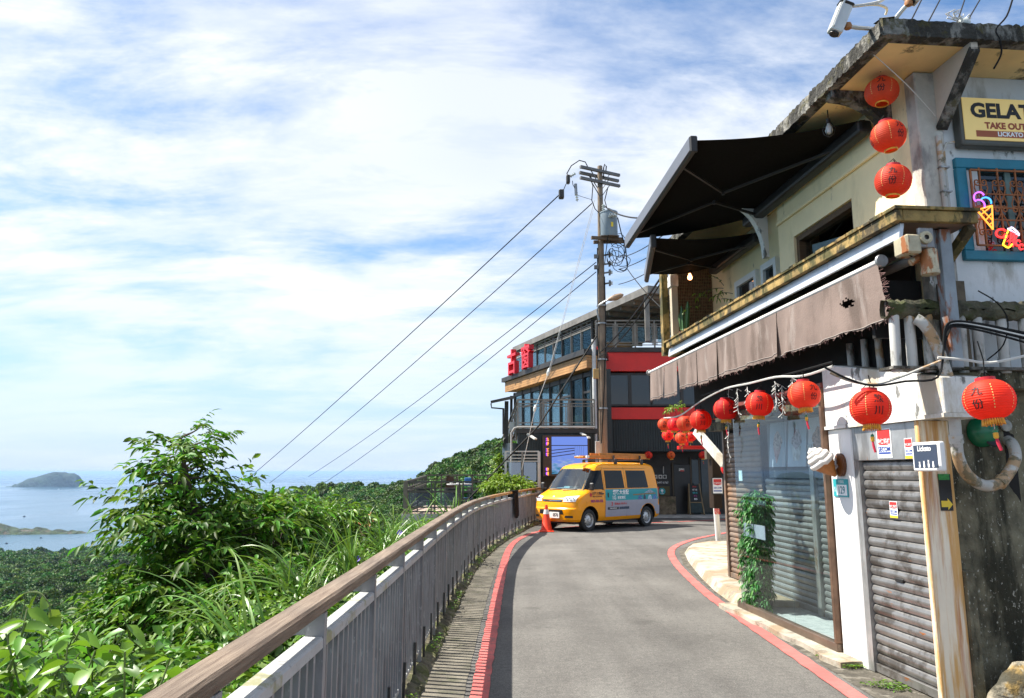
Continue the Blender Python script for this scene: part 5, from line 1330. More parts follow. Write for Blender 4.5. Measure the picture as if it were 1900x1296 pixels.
part(w, 'inner_lamp', MB().lathe([(0, -.02), (.02, 0), (0, .02)], 8, Matrix.Translation((1.66, -.6, 3.99))), mat('warm_bulb', (1, .5, .2), .5, var=0, emit=((1, .45, .12), 6)))
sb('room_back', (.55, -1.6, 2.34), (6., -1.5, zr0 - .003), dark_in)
# end wall with the sign and window, and its corner column
sb('end_wall', (.50, -.72, 2.33), (.68, -.455, zr0 - .003), side_white)
sb('end_wall', (.505, -3.5, 2.30), (.68, -.722, 3.245), side_white)
sb('end_wall', (.505, -3.5, 4.04), (.68, -.722, zr0 - .003), side_white)
sb('end_wall', (.505, -3.5, 3.245), (.68, -1.52, 4.04), side_white)
sb('corner_column', (.465, -.445, 2.34), (.60, -.235, zr0 - .003), mat('grey_patched_render', (.52, .49, .43), .85, var=.2, vs=3, bump=.3, bs=16, stain=((.20, .19, .18), 3., .50, .62, .5, .8), stain2=((.62, .56, .44), 3, .5, .66, 1, .5)), bevel=.01)
# brackets under the eaves
def arc_bracket(s, th, m_, t0=-.25, t1=.27, drop=.62, edge=None):
    pts = [(t0, zr0 - .002), (t1, zr0 - .002), (t1, zr0 - .06)]
    for k in range(9):
        a = PI/2 * k / 8
        pts.append((t1 - .02 - (t1 - t0 - .07) * math.sin(a), zr0 - .07 - (drop - .10) * (1 - math.cos(a))))
    pts += [(t0 + .05, zr0 - drop), (t0, zr0 - drop)]
    return part(S, 'eave_bracket', MB().prism(pts, lambda u, v, d: (d, u, v), s, s + th), m_)
arc_bracket(.80, .10, moss_edge, drop=.44)
arc_bracket(3.25, .09, old_white, drop=.72)
fin = [(.50, zr0 - .002), (.03, zr0 - .002), (.03, zr0 - .06), (.46, 4.30), (.50, 4.27)]
part(S, 'eave_fin', MB().prism(fin, lambda u, v, d: (u, d, v), -.455, -.40), mat('fin_render', (.60, .52, .42), .85, var=.1, bump=.2, bs=18, stain=((.12, .11, .09), 4., .60, .70, 1, .8)))
part(S, 'fin_edge', MB().hexa([(.03, -.47, zr0 - .075), (.455, -.47, 4.275), (.455, -.385, 4.275), (.03, -.385, zr0 - .075), (.03, -.47, zr0 - .045), (.47, -.47, 4.305), (.47, -.385, 4.305), (.03, -.385, zr0 - .045)]), moss_edge)
sb('plaster_beam', (1.7, -.25, 4.58), (2.96, -.20, zr0 - .003), cream)
# second-section window with pale frames
for (s0, s1_) in ((3.62, 4.05), (4.2, 4.9)):
    w = part(S, 'balcony_window', MB().box((s0, -.55, 3.35), (s0 + .07, -.49, 4.18)).box((s1_ - .07, -.55, 3.35), (s1_, -.49, 4.18)).box((s0 + .07, -.55, 4.10), (s1_ - .07, -.49, 4.18)), white_paint)
    part(w, 'pane', MB().box((s0 + .07, -.545, 3.35), (s1_ - .07, -.53, 4.10)), pane_dark)
# ---- ledge: timber fascia in lengths, planks on top, zinc flashing under it
lz0, lz1 = 3.36, 3.445
jo = [.04, 1.05, 2.25, 3.3, 4.4, 5.55]
for a, b in zip(jo[:-1], jo[1:]):
    part(S, 'ledge_fascia', MB().box((a + .002, .25, lz0), (b - .002, .30, lz1 - .002)), ledge_wood, bevel=.004)
    part(S, 'flashing', MB().hexa([(a + .05, .235, lz0 - .115), (b + .045, .235, lz0 - .115), (b + .045, .262, lz0 - .115), (a + .05, .262, lz0 - .115), (a + .05, .215, lz0 - .004), (b + .045, .215, lz0 - .004), (b + .045, .245, lz0 - .004), (a + .05, .245, lz0 - .004)]), flash)
part(S, 'ledge_end_fascia', MB().box((.04, -.32, lz0), (.085, .247, lz1 - .004)), ledge_wood, bevel=.004)
for k in range(34):
    s0 = .02 + k * .165
    part(S, 'ledge_board', MB().box((s0 + .004, -.33, lz1 + .0), (s0 + .158, .315, lz1 + .022 + .006 * math.sin(k * 2.3))), ledge_wood)
sb('ledge_underside', (.09, -.30, lz0 + .005), (5.55, .21, lz0 + .03), mat('underside_board', (.20, .14, .10), .8, var=.4, vs=1.2))
for k in range(7):
    sb('ledge_joist', (.35 + k * .8, -.30, lz0 - .07), (.42 + k * .8, .20, lz0 + .003), mat('joist_dark', (.07, .055, .04), .8))
sb('steel_beam', (.20, -.20, 3.20), (.34, -.06, 3.355), rusty_steel)
part(S, 'end_brace', MB().bar((.10, -.30, lz0 - .01), (.45, -.28, 3.10), .06, .06), ledge_wood)
part(S, 'steel_post', MB().box((.16, -.19, 2.33), (.24, -.10, 3.35)), rusty_steel, bevel=.004)
part(S, 'timber_post', MB().box((.30, -.36, 2.33), (.42, -.22, 3.0)), mat('old_timber', (.10, .08, .055), .9, var=.4, vs=6))
sb('black_board', (.62, -.24, 2.62), (.66, .17, 3.08), dark_in)
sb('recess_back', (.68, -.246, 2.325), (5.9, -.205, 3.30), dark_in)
# ---- ground floor
sb('terrace_slab', (.30, -3.4, 2.20), (4.3, -.02, 2.32), moss_wall)
sb('terrace_slab', (4.302, -3.4, 2.20), (6.2, -.5, 2.32), moss_wall)
part(S, 'lintel', MB().prism([(.13, 2.0), (1.76, 2.0), (1.76, 2.52), (1.55, 2.54), (.13, 2.26)], lambda u, v, d: (u, d, v), -.29, .015), old_white, bevel=.008)
sb('lintel_lip', (.12, -.30, 1.975), (1.77, .03, 2.004), old_white)
part(S, 'white_pillar', MB().box((1.375, -.66, 0.0), (1.752, .0, 1.974)), mat('white_pillar_paint', (.80, .795, .77), .7, var=.04, vs=2, bump=.15, bs=18, stain=((.45, .40, .32), 3, .62, .75, .4, .5), stain2=((.2, .18, .14), 9, .68, .75, 1, .6)), bevel=.01)
sb('rust_column', (.45, -.235, .0), (.497, .005, 1.974), rust_wall, bevel=.006)
part(S, 'mossy_wall', MB().grid(lambda u, v: (.505 + .012 * math.sin(v * 9 + u * 7) + .01 * math.sin(u * 23 + v * 5), -.236 - 3.2 * u, -.05 + 2.26 * v), 40, 30), moss_wall, True)
sb('column_side', (.30, -.29, 2.005), (.50, -.238, 2.199), moss_wall)
sb('floor_mound', (.42, -.30, 0), (.50, -.236, .9), moss_wall)
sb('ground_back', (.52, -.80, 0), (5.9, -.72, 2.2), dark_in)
# ---- door 129: header panel, guides and a shutter of slats
def slat_profile(L, h, d):
    prof = [(.0, 0.), (d * .55, h * .12), (d, h * .42), (d, h * .58), (d * .55, h * .88), (.0, h)]
    vs = [(x, t, z) for x in (0, L) for t, z in prof]
    return MB().add(vs, [(i, i+6, i+7, i+1) for i in range(5)] + [(5, 11, 6, 0), (0, 1, 2, 3, 4, 5), (11, 10, 9, 8, 7, 6)])
def shutter(name, label, s0, s1_, z0, z1, t, h, m_, grp=None, hand=True):
    T = thing(name, label, 'shutter', FA, (s0, t, z0), grp)
    n = int(round((z1 - z0 - .07) / h)); h = (z1 - z0 - .07) / n
    src = mesh_of('slat', slat_profile(s1_ - s0, h * .93, .016), m_)
    for i in range(n): piece(T, 'slat', src, (s0, t + rnd.uniform(-.001, .001), z0 + .07 + i * h))
    part(T, 'backing', MB().box((s0, t - .02, z0 + .02), (s1_, t - .003, z1)), mat('shutter_shadow_gap', (.03, .03, .03), .7))
    part(T, 'bottom_bar', MB().box((s0, t - .01, z0), (s1_, t + .028, z0 + .066)), m_, bevel=.004)
    return T
dr = shutter('roller_door', 'grey steel roller shutter under the rust streaked header, beside the white pillar', .505, 1.30, .012, 1.69, -.055, .0755, shutter_m)
part(dr, 'guide_rail', MB().box((1.302, -.10, .01), (1.374, -.012, 1.69)), galv)
part(dr, 'guide_rail', MB().box((.498, -.10, .01), (.5045, -.012, 1.69)), galv)
hd_ = part(dr, 'header_panel', MB().box((.50, -.10, 1.692), (1.374, -.008, 1.974)), galv, bevel=.004)
part(dr, 'handle_slot', MB().box((.86, -.05, .76), (.96, -.033, .79)), black_paint, bevel=.006)
# ---- stickers and plates on this front
def plate(name, label, s0, s1_, z0, z1, t, m_, th=.003, cat='sign'):
    T = thing(name, label, cat, FA, (s0, t, z0)); part(T, 'panel', MB().box((s0, t, z0), (s1_, t + th, z1)), m_); return T
def alarm_sticker(label, s0, s1_, z0, z1, t, cjk=True, foot=None):
    T = plate('alarm_sticker', label, s0, s1_, z0, z1, t, ink_white); h = z1 - z0; w = s1_ - s0; ft = t + .0045; mid_ = (s0 + s1_) / 2
    bot = .12 if foot else 0.
    dome = [(s0 + .06*w, z1 - .04*h), (s1_ - .06*w, z1 - .04*h), (s1_ - .06*w, z0 + (.50+bot)*h)] + [(mid_ + .44*w*math.cos(a), z0 + (.50+bot)*h - .06*h*math.sin(a)) for a in np.linspace(.2, PI - .2, 7)] + [(s0 + .06*w, z0 + (.50+bot)*h)]
    part(T, 'red_shield', MB().add([(a, ft, b) for a, b in dome], [tuple(reversed(range(len(dome))))]), ink_red)
    tx = lambda c: (lambda u, v: (mid_ - u, ft + .0015, c + v))
    part(T, 'sticker_lettering', MB().text('中保科技', w * .225, tx(z0 + (.56 + bot) * h), w * .004), ink_white)
    part(T, 'sticker_lettering', MB().text('SECOM', w * .27, tx(z0 + (.30 + bot*.7) * h), w * .006, squash=.95), ink_blue)
    part(T, 'blue_stripe', MB().add([(a, ft, z0 + c * h + bot * .5 * h) for a, c in ((s1_ - .1*w, .14), (s0 + .08*w, .14), (s0 + .08*w, .20), (s1_ - .1*w, .20))], [(0, 1, 2, 3)]), ink_blue)
    if foot: part(T, 'yellow_foot', MB().add([(a, ft, z0 + c * h) for a, c in ((s1_, 0), (s0, 0), (s0, .14), (s1_, .14))], [(0, 1, 2, 3)]), ink_yellow)
    return T
def s_of(px, py, t): return asz(px, py, t)[0]
s_a, z_a = asz(1624, 797, 0); s_b, z_b = asz(1655, 850, 0)
alarm_sticker('red and white alarm company sticker on the metal header panel, larger one', s_b, s_a, z_b, z_a, -.0075)
s_a, z_a = asz(1676, 814, 0); s_b, z_b = asz(1694, 851, 0)
alarm_sticker('small alarm sticker with yellow foot on the metal header panel', s_b, s_a, z_b, z_a, -.0075, foot=True)
s_a, z_a = asz(1653, 930, -.05); s_b, z_b = asz(1670, 962, -.05)
alarm_sticker('small alarm sticker with yellow foot on the grey roller shutter slats', s_b, s_a, z_b, z_a, -.0375, foot=True)
# house number
s_a, z_a = asz(1547, 889, 0); s_b, z_b = asz(1576, 923, 0)
hn = plate('house_number_plate', 'teal and white house number plate 129 on the white pillar', s_b, s_a, z_b, z_a, .003, ink_teal, .006)
w_ = s_a - s_b; h_ = z_a - z_b
part(hn, 'number_field', MB().add([(a, .0095, b) for a, b in ((s_a - .22*w_, z_b + .08*h_), (s_b + .06*w_, z_b + .08*h_), (s_b + .06*w_, z_b + .68*h_), (s_a - .22*w_, z_b + .68*h_))], [(0, 1, 2, 3)]), ink_white)
part(hn, 'number', MB().text('129', h_ * .60, lambda u, v: ((s_a + s_b) / 2 - .07*w_ - u, .0110, z_b + .36*h_ + v), h_ * .006, squash=.85), mat('number_teal', (.03, .2, .24), .5, var=0))
part(hn, 'street_name', MB().text('汽車路', h_ * .20, lambda u, v: ((s_a + s_b) / 2 - .07*w_ - u, .0098, z_b + .83*h_ + v), 0), ink_white)
part(hn, 'side_characters', MB().text('豎\n崎', h_ * .15, lambda u, v: (s_a - .11*w_ - u, .0098, z_b + .4*h_ + v), 0), ink_white)
# lit box sign with four little cats, fixed flat over the shutter's jamb and facing the road
s_a, z_a = asz(1690, 822, .10); s_b, z_b = asz(1747, 875, .10)
bs = thing('shop_box_sign', 'small white box sign with four white cats on slate background beside the shutter', 'sign', FA, (s_b, .02, z_b))
part(bs, 'case', MB().box((s_b, .055, z_b), (s_a, .10, z_a)), white_paint, bevel=.014, seg=3)
part(bs, 'wall_arm', MB().box((s_b + .12, -.01, z_b + .06), (s_a - .02, .054, z_a - .06)), white_paint)
fy = .1025; w_ = s_a - s_b; h_ = z_a - z_b
part(bs, 'slate_face', MB().add([(a, fy, b) for a, b in ((s_a - .08*w_, z_b + .12*h_), (s_b + .08*w_, z_b + .12*h_), (s_b + .08*w_, z_b + .9*h_), (s_a - .08*w_, z_b + .9*h_))], [(0, 1, 2, 3)]), mat('slate_blue_print', (.035, .05, .085), .5, var=0))
part(bs, 'shop_name', MB().text('Lickato', h_ * .25, lambda u, v: ((s_a + s_b) / 2 + .02*w_ - u, fy + .002, z_b + .77*h_ + v), h_ * .006), ink_white)
cat_ = [(-.5, 0), (-.55, .5), (-.35, .85), (-.42, 1.15), (-.42, 1.45), (-.2, 1.3), (.2, 1.3), (.42, 1.45), (.42, 1.15), (.35, .85), (.55, .5), (.5, 0)]
for k, (c, hh) in enumerate(((.28, .21), (.44, .235), (.60, .27), (.76, .22))):
    part(bs, 'cat_mark', MB().add([(s_a - c*w_ - u * .055*w_, fy + .002, z_b + .13*h_ + v * hh * h_ / 1.45) for u, v in cat_], [tuple(range(len(cat_)))]), ink_white)
# yellow arrow strip on the column (figure left out)
t_a, z_a = atz(1740, 880, .445); t_b, z_b = atz(1769, 948, .445)
ar = thing('arrow_sign', 'narrow black strip sign with green top and yellow arrow on rust streaked column', 'sign', FA, (.44, t_b, z_b))
w_ = t_a - t_b; h_ = z_a - z_b; fx = .4445
part(ar, 'panel', MB().box((fx - .002, t_b, z_b), (fx + .003, t_a, z_a)), ink_black)
part(ar, 'green_top', MB().add([(fx - .0035, a, b) for a, b in ((t_a, z_a - .16*h_), (t_b + .1*w_, z_a - .16*h_), (t_b + .1*w_, z_a), (t_a, z_a))], [(0, 1, 2, 3)]), mat('green_print', (.03, .26, .05), .5, var=.3, vs=60))
arw = [(.95, .10), (.42, .10), (.42, .02), (.02, .17), (.42, .34), (.42, .27), (.95, .27)]
part(ar, 'yellow_arrow', MB().add([(fx - .0035, t_b + u * w_, z_b + v * h_) for u, v in arw], [tuple(reversed(range(len(arw))))]), ink_yellow)
# soft-serve cone sign
cs, cz = asz(1551, 884, .06); tip = Vector((cs, .06, cz)); tt_, tz_ = atz(1503, 833, cs + .05); top = Vector((cs + .05, tt_, tz_))
ic = thing('ice_cream_sign', 'large model soft serve ice cream cone sticking out from the white pillar', 'sign', FA, tuple(tip))
dI = (top - tip); L_ = dI.length; M = Matrix.Translation(tip) @ dI.to_track_quat('Z', 'Y').to_matrix().to_4x4()
part(ic, 'wafer_cone', MB().lathe([(0, 0), (.012, 0), (.095, L_ * .44), (.10, L_ * .47), (.09, L_ * .475)], 24, M), mat('wafer', (.42, .155, .03), .5, var=.15, vs=20), True)
pr = []
for k in range(4):
    r0 = (.118, .104, .078, .046)[k]; z0_ = L_ * (.44, .60, .74, .86)[k]; hh = L_ * (.19, .17, .14, .10)[k]
    for j in range(7):
        a = -PI/2 + PI * j / 6; pr.append((r0 * (.72 + .28 * math.cos(a)), z0_ + hh * (.5 + .5 * math.sin(a))))
pr += [(.018, L_ * .985), (.0, L_ * 1.02)]
sw = MB(); n = 28; vs = []
for i, (r_, z_) in enumerate(pr):
    for j in range(n):
        a = 2 * PI * j / n; tw = .03 * L_ * (a / (2 * PI) - .5) * 1.6
        vs.append(M @ Vector((r_ * math.cos(a), r_ * math.sin(a), z_ + tw)))
sw.add(vs, [(i*n+j, i*n+(j+1)%n, (i+1)*n+(j+1)%n, (i+1)*n+j) for i in range(len(pr)-1) for j in range(n)])
part(ic, 'soft_serve', sw, mat('cream_gloss', (.80, .76, .69), .3, var=.02), True, angle=60)
c = FAi @ pp(1557, 863, OA + NA * .03, NA)
part(ic, 'wall_disc', MB().lathe([(0, .02), (.055, .018), (.075, .006), (.075, -.025)], 20, Matrix.Translation((c.x, .03, c.z)) @ Matrix.Rotation(-PI/2, 4, 'X') @ Matrix.Scale(1.35, 4, (0, 1, 0))), mat('brown_gloss', (.13, .045, .012), .25, var=.2), True)
part(ic, 'bracket', MB().tube([(c.x, .04, c.z), (c.x, .10, c.z - .06), tuple(tip.lerp(top, .12))], .012, 6), steel)

# ---- glass showcase in front of the inner shutters
shop_glass = glass_mat('showcase_glass', (.88, .93, .93), .0)
G = thing('glass_showcase', 'tall glass shop case on a brown metal sill between white pillar and pavement', 'showcase', FA, (1.78, 0, .05))
sG = asz(1368, 950, 0)[0]; zG = 2.36
part(G, 'sill', MB().box((1.76, -.03, .056), (sG + .02, .045, .125)).box((sG - .02, -.66, .056), (sG + .022, -.032, .125)), mat('bronze_sill', (.16, .115, .085), .4, .5, var=.2, vs=5), bevel=.004)
for a, b in ((1.80, 2.62), (2.626, sG - .006)):
    part(G, 'front_pane', MB().box((a, -.004, .127), (b, .004, zG)), shop_glass)
part(G, 'end_pane', MB().box((sG - .004, -.66, .127), (sG + .004, -.006, zG)), shop_glass)
part(G, 'corner_frame', MB().box((1.756, -.03, .127), (1.798, .05, zG)), mat('rusty_bronze', (.16, .095, .06), .5, .4, var=.3, vs=6, stain=((.34, .15, .05), 4, .55, .68, .3, .8)), bevel=.004)
part(G, 'top_rail', MB().box((1.76, -.05, zG), (sG + .02, .035, zG + .05)), mat('red_brown_rail', (.20, .05, .035), .5, var=.2), bevel=.004)
part(G, 'floor', MB().box((1.80, -.64, .057), (sG - .02, -.034, .066)), mat('tile_grey', (.42, .43, .43), .7, var=.15, vs=12))
s_a, z_a = asz(1378, 970, 0); s_b, z_b = asz(1419, 1003, 0)
part(G, 'frosted_notice', MB().box((s_b, -.014, z_b), (s_a, -.006, z_a)), mat('frosted_notice', (.36, .39, .45), .5, var=.08))
for (px, py) in ((1373, 883), (1531, 880)):
    a_, b_ = asz(px, py, 0); part(G, 'glass_sticker', MB().box((a_ - .05, -.009, b_ - .06), (a_ + .05, -.005, b_ + .06)), mat('pale_sticker', (.50, .68, .74), .5, var=.3, vs=30))
tI = -.64
sh = shutter('inner_shutter', 'dull grey roller shutter behind the showcase glass, the wider leaf beside the green plants', 3.32, 4.0 + .55, .07, 1.52, tI, .07, shutter_dim)
sh2 = shutter('inner_shutter', 'dull grey roller shutter behind the showcase glass, narrower leaf next to white pillar', 1.95, 3.22, .07, 1.52, tI, .07, shutter_dim)
sb('shutter_mullion', (3.225, tI - .03, .06), (3.315, tI + .05, 1.9), galv)
sb('poster_header', (1.78, tI - .06, 1.525), (sG + .5, tI - .004, 2.5), mat('header_slate', (.10, .13, .15), .6, var=.1))
sb('header_beam', (1.78, tI, 1.53), (sG + .4, tI + .04, 1.62), mat('beam_slate', (.13, .16, .175), .5, var=.1))
for (s0, s1_, z0_) in ((1.76, 1.95, .06),): sb('inner_jamb', (s0, tI - .03, z0_), (s1_, tI + .02, 1.52), galv)
# dessert posters above the inner shutters
pb = [(.80, .76, .82), (.86, .92, .86), (.84, .80, .84), (.50, .60, .72), (.48, .56, .68)]
for k in range(5):
    s0 = 1.86 + k * .50; z0_, z1_ = 1.66, 2.22
    labs = ['poster of a dark paper cup full of sticks, next to the white pillar', 'poster of a large chocolate cone, second from white pillar', 'pale poster of a waffle dessert, middle of five', 'slate blue poster of a small white cup, fourth from pillar', 'poster of a tall pink drink, at the plant end of the row']
    P_ = thing('dessert_poster', labs[k], 'poster', FA, (s0, tI, z0_), 'dessert posters behind the showcase glass')
    part(P_, 'sheet', MB().hexa([(s0, tI + .002, z0_), (s0 + .45, tI + .002, z0_), (s0 + .45, tI + .06, z0_), (s0, tI + .06, z0_), (s0, tI + .002, z1_), (s0 + .45, tI + .002, z1_), (s0 + .45, tI + .015, z1_), (s0, tI + .015, z1_)]), mat('poster_sheet', pb[k], .6, var=.1, vs=4))
    pf = lambda u, v, o=.004: (s0 + .45 * u, tI + .06 - .045 * v + o, z0_ + (z1_ - z0_) * v)
    cup = [(.34, .12), (.66, .12), (.76, .42), (.24, .42)] if k in (0, 3) else [(.5, .08), (.56, .08), (.76, .45), (.26, .45)]
    part(P_, 'printed_cup', MB().add([pf(*q) for q in cup], [(0, 1, 2, 3)]), mat('print_cup', [(.05, .07, .12), (.18, .07, .05), (.30, .16, .10), (.55, .58, .62), (.55, .35, .36)][k], .6, var=.4, vs=14))
    blob = [(.5 + (.27 + .04 * math.sin(3 * a + k)) * math.cos(a), .56 + (.19 + .03 * math.cos(4 * a)) * math.sin(a)) for a in np.linspace(0, 2 * PI, 18)[:-1]]
    part(P_, 'printed_dessert', MB().add([pf(a, b, .0055) for a, b in blob], [tuple(range(17))]), mat('print_dessert', [(.42, .33, .28), (.20, .10, .08), (.48, .30, .24), (.40, .36, .42), (.55, .42, .40)][k], .6, var=.6, vs=26))
    if k == 0:
        for q in range(9): part(P_, 'printed_stick', MB().bar(pf(.30 + .05 * q, .42, .007), pf(.26 + .06 * q + .02 * math.sin(q * 5), .78 + .05 * math.sin(q * 3), .007), .012, .002), mat('print_stick', (.45, .36, .25), .6, var=0))
# ---- beyond the showcase: brown shutters
shutter('brown_shutter', 'rusty brown roller shutter past the showcase, behind the hanging light string', 4.62, 5.80, .135, 2.15, -.62, .07, shutter_rust)
sb('brown_jamb', (5.802, -.68, .135), (5.86, -.58, 2.2), shutter_rust)
# building end bends away: pale shutter, canopy box, white pole
PE = FA @ Vector((5.95, -.70, 0)); QE = Vector((4.75, 16.6, 0))
dE = (QE - PE); LE = dE.length; FE = Matrix.Translation(PE) @ Matrix.Rotation(math.atan2(dE.y, dE.x), 4, 'Z')
EW = part(S, 'corner_wall', MB(), dark_in) if False else None
mb = MB()
for a, b in ((0, 1),):
    c = [PE, QE]
def ftoA(p): return tuple(FAi @ (FE @ Vector(p)))
part(S, 'corner_wall', MB().hexa([ftoA(p) for p in [(0, -.3, 0), (LE, -.3, 0), (LE, -.1, 0), (0, -.1, 0), (0, -.3, 2.6), (LE, -.3, 2.6), (LE, -.1, 2.6), (0, -.1, 2.6)]]), mat('corner_render', (.45, .40, .32), .85, var=.25, vs=2, stain=((.2, .17, .12), 2, .5, .7, .4, .7)))
sl = thing('pale_shutter', 'whitish roller shutter at the building corner beside the white pole', 'shutter', FE, (.2, -.09, 0))
src = mesh_of('slat', slat_profile(2.6, .075, .016), mat('pale_slat', (.55, .55, .53), .5, .3, var=.15, vs=4))
for i in range(26): piece(sl, 'slat', src, (.3, -.095, .12 + i * .08))
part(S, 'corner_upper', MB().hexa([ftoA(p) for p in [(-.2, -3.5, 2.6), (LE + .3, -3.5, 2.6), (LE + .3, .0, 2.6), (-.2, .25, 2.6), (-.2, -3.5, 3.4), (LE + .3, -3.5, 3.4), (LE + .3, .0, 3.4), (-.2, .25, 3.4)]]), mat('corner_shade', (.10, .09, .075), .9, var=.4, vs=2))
# ---- upper balcony end: post, mesh screen, hanging bulb
part(S, 'balcony_post', MB().box((5.62, .08, lz1 + .024), (5.72, .17, 4.75)), mat('pale_timber', (.50, .42, .30), .8, var=.12, vs=5, stain=((.2, .15, .09), 6, .62, .72, .5, .7)))
part(S, 'post_box', MB().box((5.60, .07, 4.30), (5.74, .19, 4.46)), old_white)
part(S, 'corner_timber', MB().box((5.8, .16, 3.3), (5.92, .26, 4.75)), ledge_wood)
part(S, 'balcony_back', MB().box((5.9, -.56, 3.35), (6.0, .08, 4.76)), mat('brown_screen', (.12, .06, .035), .9, var=.6, vs=22, bump=.4, bs=60))
nt_ = MB()
for k in range(24):
    nt_.bar((5.88, -.55 + k * .027 - .0, 3.5), (5.88, -.55 + k * .027, 4.72), .004, .004); nt_.bar((5.878, -.55, 3.5 + k * .05), (5.878, .07, 3.5 + k * .05), .004, .004)
part(S, 'wire_netting', nt_, mat('netting', (.20, .17, .08), .7), kind='stuff')
sb('far_gable', (6.0, -3., 2.6), (6.15, -.56, zr0 - .002), cream)
sb('balcony_end_box', (5.2, .02, 3.24), (5.62, .24, 3.355), ledge_wood)
# ================================================================== things fixed to, hung on or standing at the shop
# ---- black folding-arm awnings
def arm_awning(label, c0, c1, o0, o1, grp):
    c0, c1, o0, o1 = map(Vector, (c0, c1, o0, o1))
    T = thing('arm_awning', label, 'awning', FA, tuple(c0), grp)
    part(T, 'cassette', MB().bar(c0, c1, .13, .12), black_paint, bevel=.03, seg=2)
    def cl(u, v):
        p = c0.lerp(c1, u).lerp(o0.lerp(o1, u), v); p.z -= .05 * math.sin(PI * v) ; return tuple(p + Vector((0, 0, .055)))
    m = MB().grid(cl, 16, 8); part(T, 'canopy', m, black_cloth, True)
    d = (o1 - o0).normalized()
    part(T, 'front_bar', MB().bar(o0 - d * .02, o1 + d * .02, .05, .15), rail_dark, bevel=.008)
    out_ = Vector((d.y, -d.x, 0)) if Vector((d.y, -d.x, 0)).y > 0 else Vector((-d.y, d.x, 0))
    part(T, 'front_fascia', MB().bar(o0 + out_ * .032 + Vector((0, 0, .012)) - d * .02, o1 + out_ * .032 + Vector((0, 0, .012)) + d * .02, .012, .135), rail_alu)
    part(T, 'end_cap', MB().bar(o0 - d * .05, o0 - d * .021, .075, .17), black_paint, bevel=.01)
    for u, e in ((.14, .45), (.86, .55)):
        a = c0.lerp(c1, u) - Vector((0, 0, .03)); b = o0.lerp(o1, u) - Vector((0, 0, .02)); mid_ = c0.lerp(c1, e).lerp(o0.lerp(o1, e), .52) - Vector((0, 0, .05))
        ar_ = part(T, 'folding_arm', MB().bar(a, mid_, .028, .022).bar(mid_, b, .024, .02), rail_dark)
        part(ar_, 'elbow', MB().cyl(mid_ - Vector((0, 0, .02)), mid_ + Vector((0, 0, .02)), .02), black_paint)
    return T
arm_awning('larger black folding arm awning, nearer the roof corner with the lanterns', (1.02, -.15, 4.58), (3.60, -.15, 4.58), (1.89, 1.10, 4.74), (4.95, .98, 4.73), 'black awnings on the shop')
arm_awning('smaller black folding arm awning past the arched white bracket', (3.85, -.4, 4.50), (5.45, -.4, 4.50), (4.00, .90, 4.44), (5.68, .52, 4.44), 'black awnings on the shop')
# ---- faded brown awning with ragged valance
AW = thing('brown_awning', 'faded brown cloth awning with torn hanging valance over the lanterns', 'awning', FA, (.4, .22, 2.7))
bt = .22; (sA0, bz), (sA1, _q) = asz(1635, 482, .22), asz(1205, 693, .22); bz = (bz + _q) / 2
part(AW, 'front_bar', MB().cyl((sA0 + .02, bt, bz), (sA1, bt, bz), .024, n=10), mat('white_bar', (.62, .60, .56), .45, var=.12, vs=4), True)
part(AW, 'bar_cap', MB().lathe([(0, -.02), (.045, -.015), (.05, 0), (.045, .015), (0, .02)], 14, Matrix.Translation((sA0, bt, bz)) @ Matrix.Rotation(PI/2, 4, 'Y')), galv, True)
part(AW, 'bar_cap', MB().lathe([(0, -.02), (.045, -.015), (.05, 0), (.045, .015), (0, .02)], 14, Matrix.Translation((sA1 + .01, bt, bz)) @ Matrix.Rotation(PI/2, 4, 'Y')), galv, True)
part(AW, 'cloth_roof', MB().grid(lambda u, v: (sA0 + .05 + (sA1 - sA0 - .1) * u, bt - .42 * v, bz + .012 + .14 * v - .02 * math.sin(PI * v) + .008 * math.sin(u * 40)), 60, 6), brown_cloth, True)
vr = np.random.RandomState(21)
_b = [asz(px, py, .22)[0] for px, py in ((1632, 482), (1443, 575), (1332, 630), (1294, 648), (1258, 667), (1234, 679), (1208, 692))]
panels = [(a + .008, b - .008) for a, b in zip(_b[:-1], _b[1:])]
